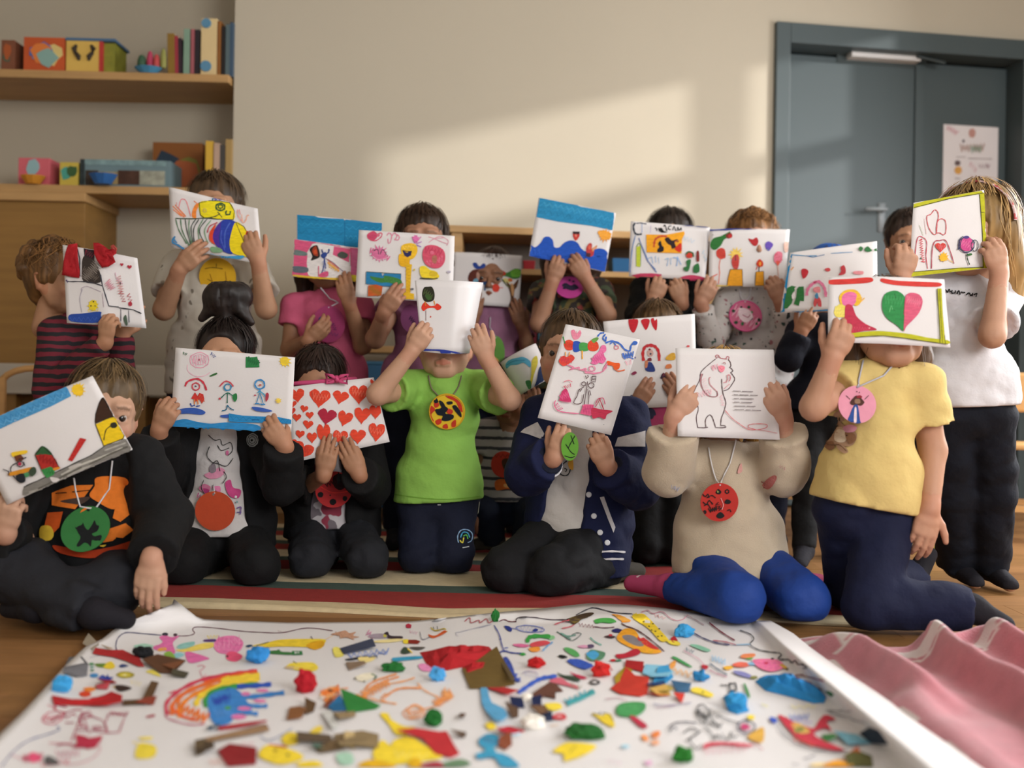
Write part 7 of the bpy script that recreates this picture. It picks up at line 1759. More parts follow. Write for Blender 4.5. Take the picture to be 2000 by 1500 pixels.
# ------------------------------------------------------------------ the collage: painted marks, glued scraps, crumpled tissue
BIGB = bvh_of(big)
def on_paper(px, py):
    d = ray(px, py); d = d / np.linalg.norm(d)
    hit, n, _, dist = BIGB.ray_cast(Vector(CAM), Vector(d))
    return np.array(hit) if hit is not None else G(px, py, .005)
k_ = Ink(10.0); k_.run('''
@ 0 1125
s 4a4a70 7 930 605 905 560 920 490 980 445 1100 450 1260 465;s 6a3a4a 6 1390 470 1470 468 1520 450 1505 420 1540 400 1700 410 1880 432 2010 440 2200 445 2400 408 2600 430
s 3a4a8a 7 10 1490 100 1380 220 1290 400 1230 465 1200 440 1175;s a8a0b0 4 700 640 780 620
F e070ac 1245 480 1290 465 1340 480 1400 470 1370 500 1350 530 1370 600 1340 610 1300 590 1220 580 1200 560 1270 520;e 2a2a3a 1290 458 24 14;e 4a2a3a 1370 462 16 12;F e070ac 1195 560 1240 540 1290 560 1250 590;F e8a84a 1235 570 1290 560 1300 580 1240 590
F a8d4c0 1050 545 1130 530 1200 550 1150 570 1060 560;F 8fc6c0 1380 560 1420 530 1520 515 1500 560 1440 580;F f0d868 1370 580 1450 570 1570 530 1670 525 1660 560 1560 580 1440 595;F 90c8d0 1360 610 1410 600 1440 620 1400 640 1370 640;F 8ab44a 1280 610 1330 590 1370 640 1320 645;F e070ac 1450 595 1540 610 1635 645 1600 660 1480 682
F e880b4 1670 540 1700 490 1770 470 1850 475 1900 520 1880 580 1820 610 1740 610 1690 590;z d8609c 6 1700 500 1880 560 40 12;z f0a8c8 5 1680 560 1880 500 36 10;F e85a80 1765 620 1800 590 1850 600 1895 630 1850 670 1780 660;e 3a1a2a 1775 630 10 8;F 5a3a7a 1595 500 1680 495 1680 515 1600 515;z f0dc78 7 1620 480 1700 475 14 6
s d890a0 6 1540 710 1570 700 1600 710 1570 740;s d890a0 6 1560 740 1580 790 1610 770
F 6a8a3a 740 690 800 685 850 690 850 715 770 715;F e8cc3a 820 690 870 670 900 710 870 730 810 720;F 3a4a7a 930 705 960 690 1005 705 950 718;e 4a8a5a 715 690 20 10;e 5a9a8a 718 715 16 8;e 3a7a5a 720 740 16 8;e 4a8ac0 735 780 34 18;F 2a3f9a 770 800 800 775 830 790 840 765 850 790 885 795 840 825 790 820;e 4a5aa8 800 800 24 14;F e8d860 1140 750 1200 735 1260 790 1190 770
e a89a3a 980 775 70 26;e d8c84a 978 777 44 15;e e8e0a0 975 778 16 8
F e88a3a 650 880 700 870 750 880 720 905 670 900;F f0a858 740 860 830 855 850 870 770 880;e d84a2c 665 925 46 24;F 3a2a24 890 860 960 855 1030 880 960 905 920 900;f e0c08a 880 865 905 865 890 880;z f0e0a0 6 1020 830 1100 850 20 6;s b83a4a 7 420 1020 440 1055 520 1070;s c03a58 7 700 960 760 950 800 970
s d06a7a 6 370 1010 420 1030;z d86a80 7 340 1120 490 1100 26 10;S c84a68 7 330 1120 380 1070 470 1060 490 1110 420 1160 350 1150;l a83048 14 400 1140 470 1090;s a83050 9 500 1080 580 1050 640 1050;s a83050 8 500 1080 520 1110 570 1080 590 1100;l a83050 9 510 1150 575 1150
c b0385a 7 640 1070 800 1130 830 1180 850 1230 720 1210 700 1240;l b0385a 9 640 1070 560 1290;l b0385a 8 850 1080 820 1160 830 1230 930 1225 980 1090 860 1070;z a8304c 9 860 1080 1000 1080 20 10;c b0385a 8 640 1080 700 1060 720 1100 650 1120;s b0385a 7 610 1190 660 1180 670 1210 600 1210;l b0385a 14 620 1100 640 1180;s b0385a 8 440 1040 430 1010 520 1030;c b0385a 7 720 1200 800 1200 800 1180 730 1180
f b8344c 590 1240 650 1250 700 1270 800 1250 790 1290 740 1350 560 1345 600 1310;l d07080 6 380 1310 560 1310;s b0385a 8 440 1330 540 1320 700 1355;s d890a0 6 760 1300 780 1370 700 1440 600 1470 500 1475;z d8a0b0 7 440 1400 620 1380 40 10;z c84a6a 10 180 1430 330 1420 34 14;F e85a80 230 1390 290 1390 320 1440 240 1460;F 5a5a5a 350 1420 400 1415 470 1470 360 1480;z d85a78 9 320 1480 540 1450 20 10;s e0a0b0 6 90 1400 180 1440
F ecd64a 1080 1320 1140 1310 1220 1340 1200 1420 1060 1425;F f0dc68 1090 1265 1180 1260 1185 1280 1100 1285;l ecd64a 9 1040 1300 1100 1330;z e8d030 7 1080 1350 1200 1390 26 8;F a83040 1145 1100 1200 1085 1210 1100 1150 1112
s d0405a 26 1310 1090 1300 1000 1400 900 1560 820 1760 775 2010 742;s e8743c 34 1345 1090 1350 1010 1450 915 1620 842 1800 800 2000 782;s ee8a30 30 1400 1110 1410 1030 1500 940 1650 870 1790 835;s e8602c 22 1540 1130 1450 1110 1380 1070 1345 1030;z ee7a2c 18 1380 1020 1620 1120 50 12;s f0d040 40 1530 1020 1560 950 1660 890 1800 840 2010 818;s 3f9a4a 34 1610 1030 1610 960 1700 900 1850 862 2020 850
F 3f84cc 1640 1100 1640 1000 1700 930 1800 900 1880 930 1950 1010 1960 1060 1800 1100 1760 1170 1680 1160;l d83a5a 10 1320 920 1370 900;s c04a70 8 1290 1080 1320 1120 1480 1165 1600 1160
@ 400 1125
s 2f56b8 34 120 900 250 870 400 860 520 850;s f0d040 60 130 830 300 800 430 790;s e8602c 20 0 835 200 780 410 750;s 3f9a4a 28 20 930 120 880 250 866;F 3f84cc 20 990 60 920 200 880 260 900 300 940 280 1010 240 1080 200 1150 120 1170 60 1140;z 2f5ab8 14 60 980 200 960 40 10;z 5a94d8 10 80 1080 230 1060 40 8;s 3f84cc 34 240 940 340 950 620 915;s 3f84cc 28 250 990 400 1020 490 1018;s 3f84cc 30 200 1060 320 1070 415 1082;z 2f4ab0 12 80 1000 170 950 30 9
e e080b4 320 925 36 16;e e080b4 450 898 50 12;e e07ab0 430 980 50 12;e e07ab0 310 1040 54 16;e e07ab0 265 1105 60 20;e 4a9a4a 180 1035 24 14
F f0d23c 370 550 500 520 600 500 820 495 940 500 930 540 900 570 800 560 600 555 480 560;F e0a820 790 550 840 520 920 510 930 550 860 580;F 2a4a6a 320 550 350 540 375 548 340 562;l 4a4a3a 6 400 550 500 520;l 4a3a3a 6 830 475 842 500;s e8c8a0 5 940 500 1000 470
F 3f7a40 505 590 560 585 580 578 600 595 670 600 670 620 560 615 510 610;f 2f7a44 680 590 760 590 765 620 680 622;f dfdcdc 700 598 735 596 738 608 702 610;l 3f7a40 8 600 605 690 606
F f0d84a 660 690 720 680 840 680 885 715 870 740 800 755 720 740 640 720;F c8b08a 620 720 660 710 740 722 660 732;l 8a7a3a 6 690 670 720 690;z b0a0a0 4 570 430 605 445 4 3
F c89a80 985 460 1050 440 1100 430 1130 450 1180 440 1160 470 1210 480 1160 490 1170 505 1110 485 1060 490 1050 470;z a87a60 5 1020 455 1150 470 16 7
z d88ab0 7 1270 440 1320 490 26 6;F a89aa8 1280 470 1340 455 1420 460 1430 485 1320 490;F 3a2a34 1400 455 1430 440 1450 470 1540 475 1535 495 1430 490;e c8c04a 1408 472 14 12;f b83048 1570 385 1590 375 1615 385 1610 412 1575 410;z e0b0c8 5 1600 440 1660 450 14 6;F f0e0a0 1330 510 1480 495 1570 500 1480 520 1350 525
F f0d83a 1550 505 1590 500 1590 530 1555 530;f 8a2a20 1590 502 1650 502 1685 515 1665 535 1588 532;F d8602c 1745 460 1800 470 1870 430 1890 440 1850 465 1780 490;s c8b030 7 1765 405 1800 430 1870 415 1895 440;l 4a4a4a 5 1790 420 1785 400;l 4a4a4a 5 1820 420 1815 395;s 6a6a7a 5 1680 440 1700 500 1760 480
F ece06a 1000 570 1040 560 1090 600 1080 630 1030 640 1010 620;z 8aa0d8 9 1120 625 1440 590 22 14;z 7a90cc 8 1200 640 1430 600 14 8;F 2a2a34 1095 655 1150 645 1250 630 1260 640 1140 665;F f0dc90 1200 640 1330 640 1300 670 1230 680;s 3a3a34 6 1280 640 1340 630 1345 645
F 3a4a3a 1530 600 1555 560 1590 570 1610 600 1560 615;F 5a5450 1600 560 1720 560 1690 580 1640 580;l f0d030 10 1585 570 1620 605;F 3a9ac0 1460 650 1500 640 1680 630 1690 650 1560 665 1480 672;F e890c0 1670 700 1720 690 1790 740 1740 750 1690 740
F f0e8d0 1170 800 1250 765 1330 770 1300 810 1230 830;s 3a6a4a 9 1300 770 1340 790 1320 815;e 3a3a30 1175 805 8 6;e 3a3a30 1245 830 8 6
s ee9a5a 13 1240 960 1260 880 1340 820 1500 770;s ee9a5a 12 1250 960 1300 880 1400 830 1520 790;s f0a868 10 1300 900 1380 860 1540 830 1640 800;z ee9a5a 10 1240 940 1440 830 44 16;s ee9a5a 14 1400 960 1480 900 1560 880 1690 880;s f0a868 10 1290 960 1380 985 1500 1005;s ee9a5a 9 1420 920 1380 960 1420 990;s f0a868 8 1660 840 1720 900 1820 950
z ee9a5a 9 1800 1010 1930 920 44 18;z f0a868 8 1860 900 1930 960 30 12;S ee9a5a 9 1560 1060 1640 1010 1710 1050 1700 1100 1600 1120 1555 1090;S f0a868 8 1590 1060 1650 1020 1700 1060 1620 1110;s ee9a5a 9 1700 1050 1800 1020 1920 950;z ee9a5a 7 1580 1080 1690 1060 28 8
F f0b87a 900 930 960 880 1050 870 1000 940 940 960;z e8742c 12 920 930 1050 890 36 12;s ee9a5a 9 1040 890 1120 880;s ee8a3a 10 1180 930 1280 960;z ee8a3a 12 940 990 1060 940 30 10;F 3a2a24 970 890 1000 900 990 910 965 905;F e0d8d0 890 960 910 945 945 950 920 970
F f0d43a 1370 1085 1430 1080 1460 1130 1560 1180 1640 1190 1600 1240 1500 1250 1440 1170;F f0d43a 1380 1290 1450 1330 1480 1290 1600 1260 1740 1340 1860 1420 1740 1450 1600 1470 1420 1480 1310 1410;z f4e070 10 1480 1400 1740 1420 40 8;F e0b020 1200 1480 1300 1440 1450 1470 1480 1500 1240 1500
F f0d43a 600 1280 650 1230 720 1240 730 1310 640 1330;F f0d43a 420 1400 480 1330 600 1340 740 1390 760 1440 600 1480 460 1440;e b0902a 550 1370 20 14;e 8a7a3a 650 1405 14 12;l c84a3a 14 500 1325 640 1345;F f0d43a 720 1470 860 1450 920 1490 760 1500;s 6a7aa0 6 430 1260 500 1290 600 1250 680 1200;F ecd04a 820 1230 880 1180 920 1190 900 1230
z e8c0b8 8 40 1470 160 1450 30 6;z e0a0b0 6 290 1320 380 1320 20 8;F a8d0b8 1030 1400 1140 1390 1160 1470 1060 1480
@ 800 1125
s b8606a 7 430 360 470 330 480 370 540 350 550 370 600 340 620 370 660 350;s 7a3a4a 6 700 360 740 345 780 360 830 360;s 3a2a3a 7 830 365 850 330 960 325 1100 345 1230 345;s 3a3a4a 6 1300 310 1400 260 1460 255 1600 290 1740 300
s b0b0c0 4 540 410 640 380 400 440 360 450 380 480;s 3a4a9a 8 660 390 700 460 720 540 740 600;l 3a5ab0 6 700 500 720 500;l 3a5ab0 6 740 570 770 565;s 3a4a9a 9 690 610 740 590 800 605 880 610;F 2f9a3a 860 615 890 605 910 620 880 628
F 2a3a8a 740 395 780 400 800 420 790 440 760 425;S 7a86c8 6 830 410 900 390 1000 400 1050 420 1030 440 900 440;z 9aa4d8 5 840 415 1040 420 20 14;F 2a3a8a 960 435 980 415 1005 425 985 440;s 7a86c8 5 790 410 840 420
F 3f7a3a 960 0 961 1 960 1;s 3fa04a 30 920 525 930 490 980 475 1100 478;F 8ac890 1080 480 1120 470 1135 490 1100 505;F d8505a 940 540 980 520 1060 510 1100 530 1040 550 960 560;F e070a0 805 540 870 535 930 545 920 560 850 560;F ee9a3c 930 570 1010 560 1015 590 960 598;s 7ab0e0 10 1120 520 1080 550 1040 590
s 6a9a8a 8 1150 440 1260 500;s 4a5a5a 5 1150 440 1200 470 1270 510 1340 460 1300 450 1250 480;s 7aa89a 9 1180 450 1240 475 1300 465;F 5aa860 1205 570 1240 565 1300 590 1330 630 1290 635 1230 600;s 6ab0a0 8 1410 485 1450 520 1500 545;F e0a0c0 1310 555 1370 545 1400 560 1360 570;F 5a4a6a 1390 545 1430 540 1440 560 1400 570
s d05a6a 8 1130 385 1200 360 1250 350;s d8707a 8 1190 415 1260 400 1290 380;F 4a3a2a 1225 345 1260 330 1350 300 1420 290 1440 300 1400 325 1340 345 1290 385 1260 370;F 6a5a2a 1250 340 1300 325 1330 350 1290 378;z 8a3a4a 6 1320 385 1440 400 14 9;s 6a3a4a 6 1440 400 1520 410 1600 405
F 4a9a4a 1440 350 1480 335 1530 330 1580 335 1615 360 1570 375 1500 370 1460 378;F ee9a2c 1580 305 1640 310 1720 345 1720 360 1660 365 1650 340;s 5a2a2a 8 1655 375 1690 395 1780 430 1880 500 1990 595
F 2a2a6a 1580 430 1620 415 1665 430 1640 445 1600 445;F 4a3034 1520 480 1560 470 1610 480 1580 492;e c83a4a 1570 468 16 8
F f0a830 1620 480 1660 430 1700 415 1760 430 1800 480 1880 540 1970 600 1860 612 1760 580 1640 520;F 8a8488 1660 480 1700 465 1760 480 1830 545 1780 555 1700 520;F d03a3a 1780 490 1810 475 1900 540 1950 580 1880 570 1800 520;F e0d8d8 1790 470 1840 480 1830 500 1800 490;z d8b02a 8 1780 590 1900 600 14 8
F b8283a 1610 620 1680 610 1760 575 1800 590 1790 620 1700 645 1630 650;F 1a1a1a 1160 632 1190 622 1235 640 1200 650;F 3a5ab8 1230 665 1320 655 1430 700 1420 720 1360 735 1270 700;z 2a48a0 6 1250 670 1420 705 20 8;F 5a8a6a 1400 600 1420 580 1480 590 1530 610 1500 660 1420 670 1380 640;F 4aa0d0 1380 610 1440 590 1480 620 1440 660 1400 640
F c82a34 1565 662 1600 655 1620 670 1580 675;F 3a7a5a 1605 665 1650 660 1655 672 1615 675;s c83a4a 6 1580 720 1570 735 1590 740;F 3a4a9a 730 660 760 640 800 700 830 790 870 830 830 830 780 770;z 3a5ac0 12 740 680 850 820 26 8
s b0a8c0 6 880 770 920 750 990 760 1000 790;z b0b0d0 5 900 770 990 790 20 7;s 3f64c8 30 850 920 920 870 1000 820 1060 800 1150 790;F 3a4a3a 1150 760 1200 780 1280 790 1330 820 1310 832 1200 800;F c83a5a 1250 755 1290 770 1360 790 1385 805 1330 810;F d06a7a 1090 830 1170 800 1240 840 1300 860 1320 890 1240 870 1160 850
F 3a3a3a 1405 835 1440 815 1485 830 1480 850 1430 855;e e0dcdc 1445 838 20 8;z 8a8a6a 8 1260 860 1340 880 20 6;s c0909a 5 1530 970 1640 960 1700 985
s 3f9aa0 34 1440 900 1380 940 1290 980 1230 1000;z 4aa8b8 12 1220 1000 1380 930 34 8;s 5ab0b0 12 1230 1020 1300 990 1450 920;F f0d84a 1050 1010 1160 1000 1190 1040 1110 1060;F d03a44 1110 1110 1160 1080 1215 1090 1220 1125 1150 1130;e e0a0a0 1170 1105 26 10
F 4a9a5a 1610 1060 1640 1010 1740 990 1835 1000 1840 1050 1780 1100 1690 1110 1630 1095;z 58a868 8 1640 1040 1820 1040 34 9;F b83048 1720 1110 1760 1105 1860 1180 1810 1195
F e8cc3a 1420 1080 1500 1100 1540 1080 1580 1100 1600 1190 1520 1160 1460 1110;s 4a4a2a 7 1430 1080 1480 1090 1490 1070;s 4a4a2a 7 1510 1080 1560 1090 1590 1140;F f0d43a 1120 1380 1200 1320 1280 1310 1450 1330 1430 1370 1340 1420 1280 1440 1210 1455 1200 1400;s 8a7a2a 6 1250 1390 1300 1330
F f0d43a 590 1170 640 1150 680 1190 630 1210;s c8d0e0 6 1640 1345 1710 1345;e a8d0e0 1685 1340 34 14;F ee8a4a 1890 1240 1930 1220 1960 1230 1940 1270 1900 1270;F ee9a5a 1810 1260 1840 1250 1870 1285 1840 1300;e eeb08a 1920 1310 34 20;z e0c0d0 5 1550 1450 1650 1470 20 5;F e0b0d0 1830 1465 1890 1450 1880 1490
s 3fa0c0 60 600 1340 640 1380 620 1400;F 3f9ac0 520 1400 600 1380 690 1390 780 1420 860 1500 720 1500 660 1430 540 1440;F 3f9ac0 540 1290 600 1245 680 1250 700 1310 640 1360 560 1340;z 4a7aa0 9 570 1280 670 1320 30 8;F e0b020 0 1450 60 1430 100 1500 0 1500;F a83040 100 1480 220 1460 280 1500 90 1500;F 6a8a6a 260 1470 400 1440 480 1480 380 1500 280 1500
F c0e0f0 780 1230 840 1225 870 1245 800 1255;s e0c0a0 8 1100 1180 1160 1170
@ 1200 1125
s c88a9a 6 210 290 260 275 300 300 370 285 420 320 480 350 540 340 570 310;z e0b0b0 6 310 310 400 335 12 6;s b09098 5 560 310 620 340 700 390;s 7a2a3a 9 740 370 830 440 940 510;s 4a4a4a 7 980 430 1060 460 1090 500 1060 540 1120 580 1220 600 1290 605
F f0d23c 135 320 215 300 260 330 330 400 420 500 410 515 360 515 280 430 200 370;x e8cc30 165 320 30 7;e 3a3a2a 230 360 8 5;e 3a3a2a 270 400 8 5;e 3a3a2a 300 380 8 5;e 3a3a2a 320 440 8 5;e 3a3a2a 350 420 8 5;e 3a3a2a 370 475 8 5;e 3a3a2a 340 480 8 5;e 3a3a2a 290 430 7 5;e 3a3a2a 265 365 7 5;F b82a30 445 490 470 480 495 515 460 530 440 510;F ecd84a 410 510 500 520 510 550 440 540
F e8a84a 0 310 60 320 120 345 100 360 50 350 20 330;s 3a3a6a 8 620 450 690 490 800 530 900 545;s b03a5a 6 770 510 860 520 950 545;s 8ab8d8 7 930 545 1060 540;F 8ac4a8 590 545 650 545 750 585 720 598 650 575
z 4a6a7a 7 560 580 620 600 14 6;F 4a9a5a 450 645 480 640 600 710 590 720 520 685;F b8303c 680 705 720 705 735 725 700 740;s 5a6a7a 9 745 690 800 730 880 780;s b06a80 6 740 740 800 770 880 795;s d8a0b0 5 540 590 650 650 700 700
z a8cce8 8 760 650 870 680 26 9;F f0b83c 850 720 900 710 930 725 880 742;F e8705c 920 700 980 680 1050 690 1040 715 960 720;F e88a5a 985 640 1010 618 1095 615 1090 640 1010 650;F 6aa84a 1020 655 1080 645 1070 660;F 8ab8d8 1040 690 1090 680 1110 700 1060 705;F e87aa0 1080 665 1180 655 1280 665 1330 720 1240 755 1160 740 1110 710;e c82a4a 1185 690 22 9;z e060a0 7 1120 690 1290 720 30 8
s 3a3a3a 9 1290 600 1310 620 1280 650 1310 660 1370 655 1390 680 1420 660 1440 690 1470 690 1510 715 1480 720;F d0a83c 1290 700 1330 705 1360 740 1320 725;e 1a1a1a 1350 735 12 6;e 1a1a1a 1235 655 14 7;F 8a8ac0 930 750 1000 755 1070 785 1060 805 960 780;F 8a8a4a 1060 795 1110 790 1115 810 1070 810
s 8a2a3a 9 1230 800 1400 800 1520 840 1630 890;s 8a2a3a 8 1380 800 1450 780 1560 795 1650 825;F f0e060 1370 835 1430 835 1420 850 1380 850
s 2a2a2a 9 830 860 880 865;c 2a2a2a 12 895 850 945 845 955 900 905 905;s 2a2a2a 8 885 920 930 910 960 900;F 3f8a4a 1010 860 1025 855 1060 945 1045 955
F f0d84a 600 890 660 880 770 930 750 955 670 935 610 915;e 3a3a2a 690 918 10 6;F e8a050 440 690 480 670 470 720 430 740;z e8b060 8 430 740 600 780 26 8
s 8a8aa8 6 300 1010 420 1020 600 1000;s c0a0b0 5 320 1040 480 1020;z f0e8a0 6 1380 1030 1580 1030 14 6;s e0d86a 6 1150 1010 1200 1030
S 4a4a4a 8 640 1070 660 1020 700 1020 740 1080 700 1160 660 1130;z 4a4a4a 8 650 1060 720 1120 26 12;s 3a3a3a 9 740 1080 770 1140 820 1190;z 3a3a3a 8 740 1060 820 1110 20 8;s 4a4a4a 7 820 1100 880 1130 980 1160;z 4a4a4a 7 700 1150 840 1180 26 10
s 3a3a4a 8 420 1200 470 1160 560 1150 640 1160;s 3a3a4a 8 430 1230 460 1190 490 1210;s 3a3a3a 9 540 1240 600 1200 660 1230 590 1290 640 1360;s 3a3a3a 9 560 1300 680 1220;s 3a3a3a 9 700 1190 760 1240 780 1290 800 1250 830 1290;s 3a3a3a 8 840 1240 860 1280 900 1280 910 1230 930 1270 960 1260;s 4a3a4a 8 640 1370 680 1330;o 3a3a5a 9 1030 1190 70 50;e b83a6a 1020 1190 34 24;z d05a8a 8 990 1180 1060 1210 20 6
F d8a84a 1040 1270 1100 1220 1165 1195 1165 1300 1120 1310;F d0485a 700 1330 760 1310 900 1310 1030 1320 1090 1335 1020 1345 860 1330 740 1345 700 1370;z e0b0b8 7 700 1380 1040 1350 34 14;s b04a5a 7 1090 1310 1160 1370;F f0d84a 1040 1100 1090 1100 1090 1130 1050 1130
s 4a4a5a 6 1390 1480 1440 1490;s 5a5a6a 6 1480 1440 1550 1420 1570 1410;F 3a5ac0 1215 1110 1270 1130 1260 1160 1230 1150;z 5a7ac8 8 1370 1120 1520 1110 26 8;z a890d8 7 1420 1140 1540 1160 18 6
F c83a4c 1280 1100 1330 1110 1400 1150 1480 1180 1560 1200 1600 1140 1650 1095 1730 1130 1660 1150 1700 1220 1640 1200 1560 1240 1620 1290 1800 1370 1700 1370 1480 1310 1360 1210;F d8b060 1380 1170 1440 1160 1530 1230 1440 1240;F 8a8a4a 1400 1210 1460 1190 1480 1220 1420 1240;z e0604c 9 1400 1280 1560 1340 20 8;l 5a5a60 8 1270 1160 1320 1240 1420 1320 1560 1370 1700 1390 1820 1375
s 5a5a60 6 1650 1060 1760 1065 1860 1050;s 5a5a60 6 1680 1070 1760 1100 1960 1140
F e8a030 1640 1480 1740 1450 1830 1470 1850 1500 1620 1500;F f0d8a0 1540 1480 1640 1470 1620 1500 1540 1500
''')
k_.lay('painted_mark', BIGB, big, .0007, .000006)
# glued flat scraps: slightly lifted cut-out pieces with their own thickness
def scrap(o_, col, pts, lift=.002, tilt=.010, th=.0014, name='paper_scrap', seed=0):
    rr = random.Random(seed + int(pts[0]))
    q = [(o_[0] + pts[i] / 4, o_[1] + pts[i + 1] / 4) for i in range(0, len(pts), 2)]
    B_ = [on_paper(*p) for p in q]
    c = sum(B_) / len(B_)
    a0 = rr.uniform(0, 6.28)
    ext = max(np.linalg.norm(b - c) for b in B_) + 1e-6
    up = [b + A(0, 0, lift + tilt * max(0, (math.cos(a0) * (b - c)[0] + math.sin(a0) * (b - c)[1]) / ext)) for b in B_]
    n = len(up); V = [tuple(p) for p in up] + [tuple(p + A(0, 0, th)) for p in up]
    tri = [tuple(t) for t in tessellate_polygon([[Vector((p[0], p[1], 0)) for p in q]])]
    m = MB(); m.add(V, [t for t in tri] + [tuple(n + i for i in reversed(t)) for t in tri] + [(i, (i + 1) % n, n + (i + 1) % n, n + i) for i in range(n)])
    return m.build(name, mat('scrap_' + col, col, .75, .08, 40, .12, 120), big)
Rz, Sz, Tz, Uz = (0, 1125), (400, 1125), (800, 1125), (1200, 1125)
